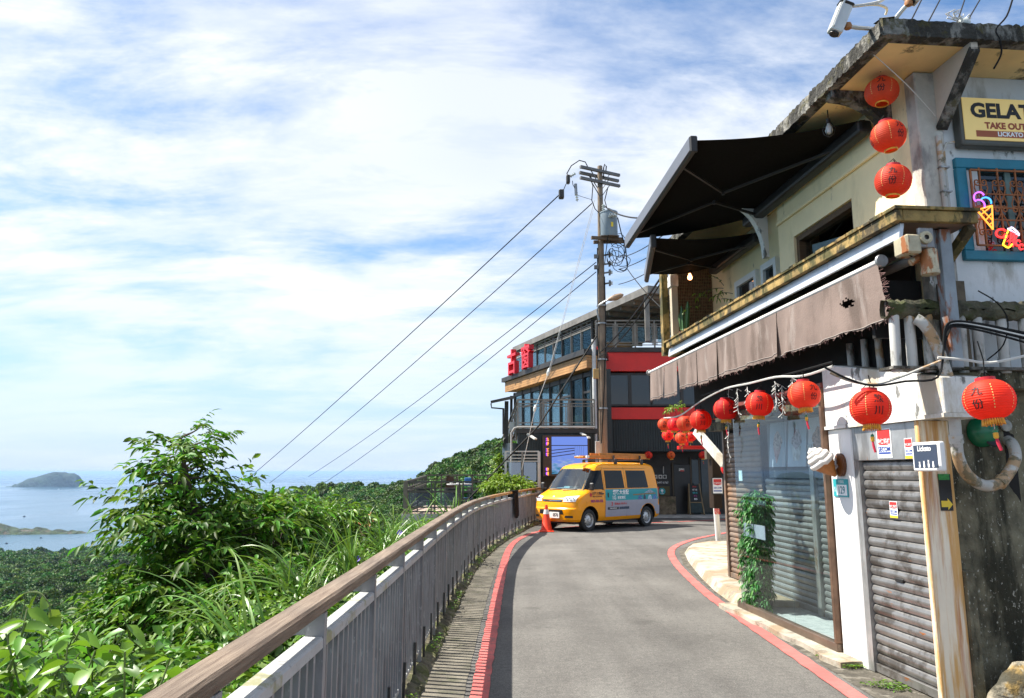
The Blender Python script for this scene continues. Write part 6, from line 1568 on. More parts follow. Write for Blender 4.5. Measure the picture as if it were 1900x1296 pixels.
for k, (a, b) in enumerate(panels):
    nu, nv = (90, 30) if k == 0 else (36, 12); drop = .445 + .012 * vr.randn()
    ph_ = vr.rand(4) * 6; skew = .05 if k in (0,) else .0
    mb = MB(); vs = []
    for j in range(nv + 1):
        v = j / nv
        for i in range(nu + 1):
            u = i / nu; s = a + (b - a) * u
            fold = .022 * v * math.sin(s * 9 + ph_[0]) + .012 * v * math.sin(s * 21 + ph_[1])
            rag = (vr.randn() * .006 if v == 1 else 0)
            if k == 0: s += -.13 * v * (1 - u) + .10 * v * u
            if k == 1: s += .03 * v * u
            frx = 0
            if k == 0 and u < .14 and v > 0: frx = .012 * vr.randn() * v
            vs.append((s + frx, bt + .005 + fold + .01, bz - .018 - drop * v + rag))
    hole = set()
    fs = []
    for j in range(nv):
        for i in range(nu):
            if k == 0 and math.hypot((i - 25) / 1.5, (j - 13) * 1.0) < 2.4 + .8 * math.sin(i * 1.9 + j * 2.3): continue
            fs.append((j*(nu+1)+i, j*(nu+1)+i+1, (j+1)*(nu+1)+i+1, (j+1)*(nu+1)+i))
    mb.add(vs, fs); vo_ = part(AW, 'valance_panel', mb, brown_cloth, True)
    hm = MB()
    for i in range(nu):
        p, q = Vector(vs[(nv-1)*(nu+1)+i]), Vector(vs[(nv-1)*(nu+1)+i+1]); hm.bar(p + Vector((0, .004, .0)), q + Vector((0, .004, 0)), .003, .004)
    part(vo_, 'hem_stitch', hm, mat('stitch', (.42, .36, .32), .8, var=0))
    fr_ = MB()
    for i in range(int((b - a) * 34)):
        u = vr.rand(); p = Vector(vs[nv*(nu+1) + int(u * nu)]) + Vector((vr.randn() * .01, 0, .004)); fr_.tube([p, p + Vector((vr.randn() * .012, vr.randn() * .006, -.015 - .03 * vr.rand()))], .0016, 3, False)
    if k == 0:
        for i in range(46):
            p = Vector(vs[(1 + int(vr.rand() * (nv - 1))) * (nu+1)]); fr_.tube([p, p + Vector((-.03 - .05 * vr.rand(), vr.randn() * .01, vr.randn() * .02))], .0018, 3, False)
    part(vo_, 'frayed_threads', fr_, mat('threads', (.20, .11, .10), .9), kind='stuff')
for s in (.75, sA1 - .3):
    part(AW, 'folding_arm', MB().bar((s + .35, -.2, bz + .12), (s + .1, bt - .03, bz - .01), .04, .05), rail_dark)
# awning gearbox
gx_ = thing('awning_motor', 'rust stained awning winding motor under the mossy ledge end', 'motor', FA, (.0, .2, 3.0))
rs_ = mat('rusty_cream_case', (.48, .42, .28), .5, .2, var=.2, vs=8, stain=((.32, .10, .02), 9., .50, .58, .4, .95), stain2=((.06, .05, .04), 12, .6, .68, 1, .8))
def am(px, py, s=.02): t, z = atz(px, py, s); return Vector((s, t, z))
a_, b_ = am(1681, 470), am(1706, 436)
part(gx_, 'gearbox', MB().box((.0, b_.y, a_.z), (.16, a_.y, b_.z)), rs_, bevel=.012)
a_, b_ = am(1706, 460), am(1730, 424)
part(gx_, 'mount_plate', MB().box((.01, b_.y, a_.z), (.04, a_.y, b_.z)), galv, bevel=.006)
c = am(1718, 441, .0)
part(gx_, 'drive_ring', MB().lathe([(.018, .01), (.03, .015), (.045, .01), (.048, -.02)], 18, Matrix.Translation(c) @ Matrix.Rotation(-PI/2, 4, 'Y')), rs_, True)
p, q = am(1722, 464, .06), am(1727, 512, .06)
part(gx_, 'motor_can', MB().tube([p, p.lerp(q, .06), p.lerp(q, .8), p.lerp(q, .82), p.lerp(q, .95), q], [.05, .058, .058, .062, .062, .03], 16), rs_, True)
part(gx_, 'crank_eye', MB().tube([q, q + Vector((0, 0, -.03)), q + Vector((0, .008, -.05)), q + Vector((0, -.008, -.075)), q + Vector((0, -.012, -.05)), q + Vector((0, 0, -.03))], .006, 6), galv, True)
p, q = am(1690, 488, .1), am(1706, 478, .1)
part(gx_, 'drum', MB().cyl(p, q, .026, n=12), rs_, True)
part(gx_, 'roller_tube', MB().cyl((.12, .06, 3.14), (6.2, .02, 3.20), .035, n=12), mat('roller_dark', (.16, .14, .12), .5, .3, var=.3), True)
part(gx_, 'flex', MB().tube([am(1684, 440, .05), am(1677, 455, .05), am(1681, 470, .06), am(1692, 476, .08)], .006, 6), wire_black, True)
# ---- pipe balustrade on the terrace edge facing down the road
BL = thing('pipe_balustrade', 'balustrade of old white pipes under a mossy concrete rail beside the torn awning', 'balustrade', FA, (.3, -.3, 2.32))
tA = atz(1640, 560, .3)[0] + .1
part(BL, 'rail', MB().grid(lambda u, v: (.24 + .13 * (.5 - .5 * math.cos(2 * PI * v)) + rough.randn() * .005, tA - .1 - 2.2 * u, 2.775 + .075 * math.sin(2 * PI * v) * (1 if abs(math.sin(2*PI*v)) < .9 else .95) + rough.randn() * .006), 70, 14), mat('mossy_rail', (.085, .08, .05), .95, var=.5, vs=9, bump=1., bs=24, bdist=.03, stain=((.05, .06, .012), 6, .46, .6, 1, .8), stain2=((.30, .28, .24), 26, .64, .70, 1, .7)), True)
for px in (1577, 1603, 1632, 1660, 1690, 1722, 1783, 1815, 1861, 1902):
    sp0, t_ = (.30, atz(px, 640, .3)[0]) if px > 1640 else (asz(px, 640, -.16)[0], -.16)
    part(BL, 'pipe_post', MB().cyl((sp0, t_, 2.31), (sp0 + rnd.uniform(-.01, .01), t_ + rnd.uniform(-.012, .012), 2.74), .036 if px > 1640 else .03, n=14), pvc_white, True)
part(BL, 'base_beam', MB().box((.22, tA - 2.2, 2.325), (.40, tA - .08, 2.345)), moss_edge)
# ---- hose-like drain pipe with its loop
DP = thing('drain_pipe', 'thick grey drain pipe looping into a U against the mossy wall', 'pipe', FA, (.2, -.35, 1.48))
pth = [(1699, 592, .22), (1712, 600, .20), (1728, 622, .20), (1745, 660, .20), (1762, 715, .20), (1770, 770, .20), (1774, 815, .20), (1778, 848, .22), (1790, 875, .24), (1808, 893, .26), (1832, 902, .28), (1857, 894, .30), (1875, 872, .34), (1884, 848, .38), (1879, 826, .44), (1870, 818, .52)]
PT = []
for px, py, s in pth:
    t, z = atz(px, py, s); PT.append(Vector((s, t, z)))
def spline(P, n=5):
    out_ = []
    for i in range(len(P) - 1):
        p0, p1, p2, p3 = P[max(i-1, 0)], P[i], P[i+1], P[min(i+2, len(P)-1)]
        for k in range(n):
            t = k / n; out_.append(.5 * ((2*p1) + (p2-p0)*t + (2*p0-5*p1+4*p2-p3)*t*t + (3*p1-p0-3*p2+p3)*t**3))
    return out_ + [P[-1]]
part(DP, 'pipe', MB().tube(spline(PT), .040, 14), pvc, True)
for i in (6, 11):
    d_ = (PT[i+1] - PT[i]).normalized(); part(DP, 'coupling', MB().cyl(PT[i] - d_ * .03, PT[i] + d_ * .03, .046, n=14), pvc, True)
# ---- green dome and a round cap on the mossy wall
t_, z_ = atz(1822, 802, .49)
gd = thing('green_dome', 'dark green dome shaped vent hood on the mossy wall behind the big lantern', 'vent', FA, (.49, t_, z_))
part(gd, 'hood', MB().lathe([(.115, 0), (.112, .03), (.09, .07), (.05, .10), (.0, .11)], 24, Matrix.Translation((.50, t_, z_)) @ Matrix.Rotation(-PI/2, 4, 'Y')), mat('green_gloss', (.008, .14, .06), .25, var=.1), True)
part(gd, 'outlet', MB().lathe([(.0, 0), (.055, 0), (.06, -.01)], 18, Matrix.Translation((.425, t_ - .03, z_ - .055)) @ Matrix.Rotation(R(-65), 4, 'Y')), ink_black, True)
t_, z_ = atz(1868, 790, .49)
solo('vent_plug', 'small grey round cap on the mossy wall beside the green dome', 'cap', MB().lathe([(.045, 0), (.043, .012), (.02, .022), (0, .024)], 18, Matrix.Translation((.50, t_, z_)) @ Matrix.Rotation(-PI/2, 4, 'Y')), mat('cap_grey', (.30, .30, .27), .7, var=.3, vs=20), FA, (.5, t_, z_), smooth=True)
# ---- mossy boulder footing at the wall
bm_ = bmesh.new(); bmesh.ops.create_icosphere(bm_, subdivisions=4, radius=1.)
mb = MB(); rr_ = np.random.RandomState(3); kk = rr_.randn(14, 3) * 2.2; pp_ = rr_.rand(14) * 6
for v in bm_.verts:
    f = 1 + sum(.10 / (1 + .25*i) * math.sin(kk[i].dot(np.array(v.co)) * (1 + .25*i) + pp_[i]) for i in range(14))
    mb.v.append((.28 + v.co.x * f * .24, -.78 + v.co.y * f * .60, .02 + max(-.1, v.co.z * f * (.26 + .10 * (v.co.y < 0)))))
mb.f = [tuple(v.index for v in f.verts) for f in bm_.faces]; mb.m = [0] * len(mb.f); bm_.free()
solo('boulder', 'lichen covered boulder at the foot of the mossy wall', 'boulder', mb, mat('lichen_rock', (.34, .30, .22), .95, var=.4, vs=5, bump=.9, bs=14, bdist=.04, stain=((.28, .17, .03), 4, .52, .62, 1, .85), stain2=((.03, .03, .02), 3.4, .50, .62, 1, .9)), FA, (.28, -.78, 0), smooth=True, angle=70)
# ---- gelato sign
t_a, z_a = atz(1777, 178, .40); t_b, z_b = atz(1779, 268, .40); tE = t_a - 1.15
GS = thing('gelato_sign', 'yellow lit box sign reading GELATO above the teal window', 'sign', FA, (.45, t_a, z_b))
part(GS, 'case', MB().box((.405, tE, z_b), (.50, t_a, z_a)), mat('sign_case', (.10, .10, .085), .5, .4), bevel=.02, seg=2)
yl = mat('sign_yellow_face', (.74, .56, .20), .45, var=.06, vs=2, emit=((.74, .52, .18), .12))
part(GS, 'face', MB().box((.398, tE + .02, z_b + .045), (.404, t_a - .028, z_a - .012)), yl)
hS = z_a - z_b
gtx = lambda c0, cz_: (lambda u, v: (.3955, c0 - u, cz_ + v))
part(GS, 'sign_lettering', MB().text('GELATO', hS * .40, gtx(t_a - .09, z_b + hS * .70), hS * .018, 'LEFT', squash=1.06), ink_black)
part(GS, 'sign_lettering', MB().text('TAKE OUT & DINE IN', hS * .175, gtx(t_a - .20, z_b + hS * .40), hS * .008, 'LEFT'), mat('sign_brick', (.32, .06, .025), .5, var=0))
part(GS, 'sign_band', MB().add([(.3965, a, b) for a, b in ((t_a - .12, z_b + hS * .17), (tE + .1, z_b + hS * .17), (tE + .1, z_b + hS * .30), (t_a - .12, z_b + hS * .30))], [(0, 1, 2, 3)]), mat('sign_brick_band', (.36, .09, .03), .5, var=0))
part(GS, 'sign_lettering', MB().text('LICKATO GELATO', hS * .125, gtx(t_a - .30, z_b + hS * .235), hS * .005, 'LEFT'), ink_white)
# ---- teal window with wrought iron grille
t0, zt_ = atz(1771, 293, .47); _, zb_ = atz(1786, 482, .47); t1 = t0 - 1.05
TW = thing('teal_window', 'teal framed window with rusty scrolled iron grille', 'window', FA, (.47, t0, zb_))
fw_ = .085
part(TW, 'frame', MB().box((.46, t1, zb_), (.56, t0, zb_ + fw_ * .9)).box((.46, t1, zt_ - fw_), (.56, t0, zt_)).box((.46, t0 - fw_, zb_ + fw_ * .9), (.56, t0, zt_ - fw_)).box((.46, t1, zb_ + fw_ * .9), (.56, t1 + fw_, zt_ - fw_)), teal_frame, bevel=.006)
part(TW, 'pane', MB().box((.535, t1 + fw_, zb_ + fw_ * .9), (.545, t0 - fw_, zt_ - fw_)), pane_dark)
part(TW, 'window_bar', MB().box((.52, t0 - .50, zb_ + fw_), (.534, t0 - .45, zt_ - fw_)), mat('grey_green_bar', (.16, .24, .22), .6))
ia, ib, iz0, iz1 = t0 - fw_ - .01, t1 + fw_, zb_ + .11, zt_ - .11
gr = part(TW, 'grille', MB().bar((.44, ia, iz1), (.44, ib, iz1), .016, .012).bar((.44, ia, iz0), (.44, ib, iz0), .016, .012).bar((.44, ia, iz0), (.44, ia, iz1), .014, .014).bar((.44, ia, (iz0 + iz1) / 2), (.44, ib, (iz0 + iz1) / 2), .012, .010).bar((.44, ia, iz0 + .34 * (iz1 - iz0)), (.44, ib, iz0 + .34 * (iz1 - iz0)), .012, .010).bar((.44, ia, iz0 + .68 * (iz1 - iz0)), (.44, ib, iz0 + .68 * (iz1 - iz0)), .012, .010), rusty_iron)
def scroll(c, r0, turns, flip, up):
    pts = []
    for k in range(22):
        a = turns * 2 * PI * k / 21; r_ = r0 * (1 - k / 21 * .85); pts.append((.438, c[0] + flip * (r_ * math.cos(a) - r0), c[1] + up * r_ * math.sin(a)))
    return pts
for k in range(6):
    tc_ = ia - .075 - k * .15
    part(gr, 'grille_bar', MB().bar((.44, tc_, iz0 - .02), (.44, tc_, iz1 + .02), .011, .011), rusty_iron)
    if k < 6:
        mb = MB()
        for (zc_, up) in ((iz0 + .10, 1), (iz1 - .10, -1), (iz0 + .48 * (iz1 - iz0), 1)):
            for fl in (1, -1):
                mb.tube(scroll((tc_ + fl * .004, zc_), .032, 1.3, fl, up), .0055, 5, False)
                mb.tube([(.438, tc_, zc_ + up * .17), (.438, tc_ + fl * .03, zc_ + up * .12), (.438, tc_ + fl * .055, zc_ + up * .05), (.438, tc_ + fl * .045, zc_ + up * .0)], .005, 5, False)
        part(gr, 'scroll', mb, rusty_iron, True)
# neon signs
def neon(name, label, strokes, s, glow=5.):
    first = strokes[0][1][0]; t, z = atz(*first, s)
    T = thing(name, label, 'neon sign', FA, (s, t, z))
    for col_, pts, r_ in strokes:
        P = [Vector((s, *atz(px, py, s))) for px, py in pts]
        part(T, 'tube', MB().tube(spline(P, 4) if len(P) > 2 else P, r_, 7), mat('neon', (.1, .1, .1), .5, var=0, emit=(col_, glow)), True)
    return T
z2 = lambda x, y: (1600 + x / 4.983, 360 + y / 4.983)
arc = lambda cx, cy, rx, ry, a0, a1, n=9: [z2(cx + rx * math.cos(a), cy + ry * math.sin(a)) for a in np.linspace(a0, a1, n)]
YO = (1., .30, .02); VI = (.45, .10, 1.); BLU = (.05, .35, 1.); RD = (1., .02, .02); WH = (.8, .7, 1.); YE = (1., .75, .02)
neon('ice_cream_neon', 'neon ice cream cone in violet, blue and orange on the teal window', [
    (VI, arc(1080, 32, 48, 48, 2.2, 5.9), .006), (VI, arc(1072, 110, 60, 55, 4.5, 6.6), .006), (BLU, arc(1140, 85, 52, 52, 3.6, 6.4), .006),
    (YO, [z2(1072, 148), z2(1200, 108)], .006), (YO, [z2(1200, 108), z2(1208, 330)], .006), (YO, [z2(1208, 330), z2(1072, 165)], .006),
    (YO, [z2(1110, 150), z2(1205, 245)], .0045), (YO, [z2(1100, 190), z2(1190, 118)], .0045), (YO, [z2(1140, 245), z2(1205, 170)], .0045), (YO, [z2(1175, 285), z2(1205, 262)], .0045)], .41, 1.25)
neon('coffee_neon', 'red neon coffee lettering with a yellow cup on the teal window', [
    (RD, arc(1285, 365, 48, 38, -.6, -5.2, 10), .008), (RD, arc(1325, 395, 18, 20, 0, 6.2), .0065), (RD, [z2(1340, 440), z2(1385, 405), z2(1400, 350), z2(1375, 365), z2(1360, 480)], .006), (RD, [z2(1370, 440), z2(1415, 415), z2(1432, 365), z2(1408, 375), z2(1392, 490)], .006),
    (RD, arc(1440, 455, 22, 26, .8, 6.0), .0065), (RD, arc(1470, 490, 20, 24, .8, 6.0), .0065), (WH, [z2(1345, 320), z2(1450, 385)], .006), (WH, [z2(1360, 335), z2(1380, 310), z2(1430, 350), z2(1448, 375)], .006),
    (YE, [z2(1350, 335), z2(1300, 470)], .006), (YE, [z2(1300, 470), z2(1350, 498), z2(1385, 465)], .006)], .41, 1.25)
# ---- security cameras on the roof corner
cam_w = mat('camera_housing', (.55, .55, .52), .35, .3, var=.1, vs=4)
def cctv(label, a, b, Y, br):
    A_, B_ = yp(*a, Y), yp(*b, Y); T = thing('security_camera', label, 'camera', base=tuple(B_), group='cameras on the roof corner')
    d_ = (A_ - B_).normalized()
    part(T, 'housing', MB().bar(A_, B_, .085, .10), cam_w, bevel=.015, seg=2)
    part(T, 'sun_hood', MB().bar(A_ + d_ * .02 + Vector((-.005, 0, .058)), B_ - d_ * .03 + Vector((-.005, 0, .058)), .10, .012), cam_w)
    part(T, 'lens', MB().cyl(B_ - d_ * .001, B_ - d_ * .012, .034, n=16), ink_black)
    part(T, 'back_cap', MB().bar(A_ + d_ * .001, A_ + d_ * .025, .09, .11), black_paint, bevel=.01)
    part(T, 'bracket', MB().tube([yp(*p, Y + dy_) for p, dy_ in br], .016, 8), cam_w, True)
    part(T, 'joint', MB().lathe([(0, -.03), (.025, -.02), (.03, 0), (.025, .02), (0, .03)], 12, Matrix.Translation(yp(*br[0][0], Y))), mat('rust_joint', (.35, .15, .05), .6), True)
    return T
cctv('grey security camera pointing down from the roof corner above the lanterns', (1568, 12), (1548, 62), 5.0, [((1573, 49), 0), ((1590, 52), .05), ((1618, 54), .16)])
cctv('second security camera on a short post over the roof end', (1715, -30), (1690, 2), 4.9, [((1686, 6), 0), ((1672, 22), .05), ((1656, 42), .12)])
cable('drooping grey camera flex above the roof corner', spline([yp(1570, 12, 5.), yp(1600, 10, 5.02), yp(1635, 2, 5.05), yp(1650, -12, 5.1)], 4), .012, wire_white, 'camera_cable')
cable('grey camera flex looping behind the roof corner camera', spline([yp(1600, 10, 5.02), yp(1628, 9, 5.05), yp(1645, 16, 5.1), yp(1643, 28, 5.14)], 4), .010, wire_white, 'camera_cable')
# ---- hanging cage bulb and lit balcony bulb
def bulb(label, px, py, t, lit, wire_py):
    s, z = asz(px, py, t); T = thing('hanging_bulb', label, 'lamp', FA, (s, t, z)); z1 = asz(px, wire_py, t)[1]
    m_ = mat('lit_bulb', (1, .8, .6), .4, var=0, emit=((1, .42, .16), 5.)) if lit else mat('bulb_glass', (.55, .57, .56), .15, var=0)
    part(T, 'bulb', MB().lathe([(0, -.05), (.025, -.04), (.034, -.015), (.030, .01), (.016, .035), (.014, .05)], 14, Matrix.Translation((s, t, z))), m_, True)
    part(T, 'socket', MB().cyl((s, t, z + .05), (s, t, z + .095), .018), black_paint)
    part(T, 'flex', MB().tube([(s, t, z + .095), (s, t, z1)], .005, 5), wire_black)
    if not lit:
        cg = MB()
        for k in range(6):
            a = k * PI / 3; cg.tube([(s + .018 * math.cos(a), t + .018 * math.sin(a), z + .06), (s + .052 * math.cos(a), t + .052 * math.sin(a), z), (s + .04 * math.cos(a), t + .04 * math.sin(a), z - .05), (s, t, z - .075)], .003, 4)
        part(T, 'cage', cg, black_paint)
    return T
bulb('caged clear bulb hanging under the eaves before the larger black awning', 1538, 240, .12, False, 192)
bulb('lit warm bulb glowing on the balcony by the wire netting', 1280, 514, -.05, True, 488)
# ---- cactus and climbing plant on the ledge
cac = mat('cactus_green', (.05, .13, .035), .5, var=.2, vs=14)
CT = thing('cactus', 'column cactus with three green stems standing on the mossy ledge', 'cactus', FA, (5.3, .16, lz1 + .03))
for (px0, px1, top) in ((1268, 1260, 583), (1272, 1276, 560), (1266, 1264, 568)):
    s0, z0_ = asz(px0, 608, .18); s1_, z1_ = asz(px1, top, .18); z0_ = lz1 + .02
    n = 10; mb = MB(); P = [Vector((s0 + (s1_ - s0) * k / 8 ** 1. if k < 8 else s1_, .18, z0_ + (z1_ - z0_) * k / 8)) for k in range(9)]
    vs = []
    for k, p in enumerate(P):
        r_ = (.022, .032, .036, .036, .036, .034, .032, .026, .006)[k]
        for j in range(n): a = 2 * PI * j / n; q = r_ * (1 if j % 2 else .62); vs.append((p.x + q * math.cos(a), p.y + q * math.sin(a), p.z))
    mb.add(vs, [(i*n+j, i*n+(j+1)%n, (i+1)*n+(j+1)%n, (i+1)*n+j) for i in range(8) for j in range(n)]); part(CT, 'stem', mb, cac)
part(CT, 'pot', MB().lathe([(.05, 0), (.065, .07), (.07, .07), (.0, .06)], 16, Matrix.Translation((asz(1268, 608, .18)[0], .18, lz1 + .015))), mat('clay_pot', (.25, .10, .05), .8), True)
# ---- corner canopy box with alarm sign, white pole with red writing
cb0, cb1 = yp(1312, 835, 13.9), yp(1341, 944, 13.9)
KB = thing('brown_cabinet', 'dark brown boxed gate panel hanging at the building corner behind the white pole', 'panel', base=(cb0.x, 13.9, cb1.z))
part(KB, 'panel', MB().box((cb0.x + .08, 13.9, cb1.z), (cb1.x, 14.2, cb0.z)), mat('brown_panel', (.024, .014, .008), .7, var=.25, vs=3, spec=.2), bevel=.01)
part(KB, 'side_post', MB().box((cb0.x, 13.95, cb1.z + .9), (cb0.x + .075, 14.1, cb0.z)), mat('brown_post', (.10, .08, .05), .6))
WP = thing('white_pole', 'white pole with red writing at the building corner', 'pole', base=tuple(gp(1333, 1012)))
b_ = gp(1333, 1013); t__ = yp(1323, 880, b_.y - 1.6)
x_ = b_.x
pA, pB = gp(1334, 1013), yp(1323.5, 882, 16.4)
part(WP, 'pipe', MB().cyl(pA, pB, .062, n=14), white_paint, True)
part(WP, 'red_writing', MB().text('歡\n迎\n光\n臨', .14, lambda u, v: (pA.lerp(pB, .62).x - .10 * v + u, pA.lerp(pB, .62).y - .07 - .2 * v, pA.lerp(pB, .62).z + v), .002), ink_red)
a_, b2 = yp(1324, 888, 13.8), yp(1343, 916, 13.8)
fT = Matrix.Translation((b2.x, 13.86, b2.z)) @ Matrix.Rotation(PI, 4, 'Z')
w_, h_ = b2.x - a_.x, a_.z - b2.z
AS = thing('alarm_sign', 'red and white alarm company sign on the brown corner panel', 'sign', base=(a_.x, 13.88, b2.z))
yq = 13.875
part(AS, 'panel', MB().box((a_.x - .02, yq, b2.z - .02), (b2.x + .02, yq + .015, a_.z + .02)), ink_black)
part(AS, 'white_field', MB().add([(a_.x, yq - .002, b2.z), (b2.x, yq - .002, b2.z), (b2.x, yq - .002, a_.z), (a_.x, yq - .002, a_.z)], [(0, 1, 2, 3)]), ink_white)
part(AS, 'red_shield', MB().add([(a_.x + u * w_, yq - .004, b2.z + v * h_) for u, v in ((.08, .60), (.5, .53), (.92, .60), (.92, .95), (.08, .95))], [(0, 1, 2, 3, 4)]), ink_red)
part(AS, 'sign_lettering', MB().text('中保科技', w_ * .21, lambda u, v: (a_.x + w_ / 2 + u, yq - .006, b2.z + .68 * h_ + v), 0), ink_white)
part(AS, 'sign_lettering', MB().text('SECOM', w_ * .25, lambda u, v: (a_.x + w_ / 2 + u, yq - .006, b2.z + .36 * h_ + v), w_ * .006), ink_blue)
part(AS, 'blue_stripe', MB().add([(a_.x + u * w_, yq - .004, b2.z + v * h_) for u, v in ((.06, .12), (.94, .12), (.94, .2), (.06, .2))], [(0, 1, 2, 3)]), ink_blue)
part(S, 'pale_eave_strut', MB().bar(FAi @ yp(1292, 800, 12.6), FAi @ yp(1345, 862, 12.0), .10, .12), old_white)

# ---- lanterns
lan_red = mat('lantern_red', (.86, .038, .014), .6, var=.07, vs=10, trans=.42)
lan_orange = mat('lantern_orange_red', (.86, .115, .025), .6, var=.08, vs=8, trans=.42)
add_obj_random(lan_red, .82, 1.18, .49, .505); add_obj_random(lan_orange, .85, 1.15, .49, .51)
lan_cap = mat('lantern_cap', (.50, .02, .03), .5, var=.1)
gold = mat('gold_fringe', (.72, .36, .03), .6, var=.25, vs=40)
lan_ink = mat('lantern_ink', (.015, .006, .005), .7, var=0)
dash_m = mat('gold_dash', (.80, .55, .16), .5, var=0)
LC = {}
def lantern(label, px, py, w, word, rot=0., dia=.30, m_=None, tassel=True, tilt=0., up=.12, small=False, fringe=True):
    r = ray(px, py); k = dia * FPX / w; dia /= math.sqrt(1 + ((px - 950) / FPX) ** 2 + ((648 - py) / FPX) ** 2); dia *= .985; c = Vector((r.x * k, r.y * k, CAMZ + r.z * k)); rad = dia / 2; hh = dia * .43
    az0 = math.atan2(-r.y, -r.x)            # towards the camera
    T = thing('paper_lantern', label, 'lantern', Matrix.Translation(c) @ Matrix.Rotation(tilt + rnd.uniform(-.11, .11), 4, 'Y') @ Matrix.Rotation(rnd.uniform(-.09, .09), 4, 'X') @ Matrix.Scale(rnd.uniform(.95, 1.04), 4, (0, 0, 1)), (0, 0, 0), 'red paper lanterns')
    nr = 20; prof = []
    for i in range(nr * 4 + 1):
        a = -PI/2 * .80 + PI * .80 * i / (nr * 4)
        rr2 = rad * math.cos(a) ** .82 if not small else rad * math.cos(a) ** .8
        prof.append((rr2 + (.0032 * dia / .3) * abs(math.sin(PI * i / 4)) , hh * math.sin(a) / math.sin(PI/2 * .80)))
    part(T, 'shade', MB().lathe(prof if not small else prof[::6] + [prof[-1]], 40 if not small else 20), m_ or lan_red, True, angle=80)
    rt = prof[-1][0]
    part(T, 'top_cap', MB().lathe([(rt * 1.03, hh * .97), (rt * 1.03, hh * 1.16), (rt * .9, hh * 1.16), (rt * .9, hh * .97)], 24), lan_cap, True)
    part(T, 'bottom_ring', MB().lathe([(rt * 1.03, -hh * .97), (rt * 1.03, -hh * 1.10), (rt * .9, -hh * 1.10)], 24), gold if not fringe else lan_cap, True)
    if fringe:
        fr = MB(); n = 26
        for j in range(n):
            a = 2 * PI * j / n; L2 = dia * (.10 + .03 * rnd.random()); fr.bar((rt * math.cos(a), rt * math.sin(a), -hh * 1.02), (rt * 1.12 * math.cos(a), rt * 1.12 * math.sin(a), -hh * 1.06 - L2), .007 * dia / .3, .006)
        fr.lathe([(rt * .98, -hh * 1.02), (rt * 1.04, -hh * 1.06 - dia * .07)], 20)
        part(T, 'fringe', fr, gold)
    def surf(az, z, off):
        a = math.asin(max(-1, min(1, z / hh * math.sin(PI/2 * .80)))); rr2 = rad * math.cos(a) ** .82 + off
        return (rr2 * math.cos(az), rr2 * math.sin(az), z)
    off = .0062 * dia / .3
    for q in range(3):
        az = az0 + rot + q * 2 * PI / 3
        for ch, zc_ in ((word[0], hh * .36), (word[1], -hh * .34)):
            part(T, 'character', MB().text(ch, dia * .235, lambda u, v: surf(az + u / (rad * .96), zc_ + v, off), dia * .003, sub=2), lan_ink)
        dm = MB()
        for side in (-1, 1):
            for d_ in range(9):
                zz = hh * (.62 - .15 * d_)
                a0 = az + side * .62; dm.add([surf(a0 - .018, zz, off), surf(a0 + .018, zz, off), surf(a0 + .018, zz + hh * .075, off), surf(a0 - .018, zz + hh * .075, off)], [(0, 1, 2, 3)])
        if not small: part(T, 'gold_dashes', dm, dash_m)
    part(T, 'hanger', MB().tube([(0, 0, hh * 1.1), (.012, 0, hh * 1.1 + up * .5), (0, 0, hh * 1.1 + up)], .004, 5).tube([(-rt, 0, hh * 1.1), (0, 0, hh * 1.1 + .05), (rt, 0, hh * 1.1)], .003, 4), wire_black)
    if tassel:
        z0_ = -hh * 1.06 - dia * .10
        ts_ = part(T, 'tassel', MB().cyl((0, 0, -hh * 1.0), (0, 0, z0_ - dia * .16), .002, n=5), wire_white)
        part(ts_, 'bead', MB().lathe([(0, .016), (.011, .008), (.011, -.008), (0, -.016)], 10, Matrix.Translation((0, 0, z0_ - dia * .17))), mat('green_bead', (.02, .2, .07), .4, var=0), True)
        part(ts_, 'knot', MB().lathe([(0, .02), (.013, .012), (.013, -.012), (.008, -.02)], 10, Matrix.Translation((0, 0, z0_ - dia * .24))), gold, True)
        part(ts_, 'tail', MB().tube([(0, 0, z0_ - dia * .28), (.004, 0, z0_ - dia * .42), (.014, 0, z0_ - dia * .58)], [.007, .009, .008], 7), mat('tassel_red', (.55, .02, .05), .7, var=.2), True)
    return T
JF, RC = '九份', '熱川'
lantern('big red lantern with gold fringe hanging before the mossy wall and drain pipe', 1835, 742, 103, JF, -.45, up=.22)
lantern('red lantern hanging before the metal header panel of the shutter, tilted', 1615, 757, 80, RC, .42, tilt=.12, up=.10)
lantern('orange red lantern before the showcase glass, nearest the white lintel', 1492, 733, 63, JF, .62, m_=lan_orange, tilt=.1, up=.10)
lantern('red lantern before the showcase glass, directly above the chocolate poster', 1409, 750, 53, RC, .0, up=.12)
lantern('red lantern at the far corner of the showcase with a light string across it', 1346, 760, 46, JF, .5, up=.12)
lantern('red lantern with full fringe, first of the cluster by the building corner', 1300, 780, 41, RC, .2, up=.12)
lantern('red orange lantern in the corner cluster, lower fringe over a smaller one', 1271, 786, 32, JF, .3, m_=lan_orange, up=.12)
lantern('pinkish red lantern in the corner cluster between two others', 1252, 788, 28, RC, .1, up=.12)
lantern('palest orange lantern at the outer end of the corner cluster', 1233, 788, 26, JF, .0, m_=lan_orange, up=.12)
lantern('lower small lantern with long tassel under the outer end of the cluster', 1239, 808, 22, JF, .2, up=.12)
lantern('lower small lantern with gold fringe below the middle of the cluster', 1264, 813, 24, RC, .2, up=.12, m_=lan_orange)
lantern('lower red lantern half hidden behind the cluster beside the red frame', 1281, 811, 21, RC, .2, up=.12)
lantern('bare red lantern without tassel at the end of a white light string', 1353, 869, 33, JF, .35, tassel=False, fringe=False, up=.12)
lantern('topmost orange lantern of three strung under the roof corner', 1636, 171, 69, JF, .0, m_=lan_orange, tassel=False, fringe=False, up=.10)
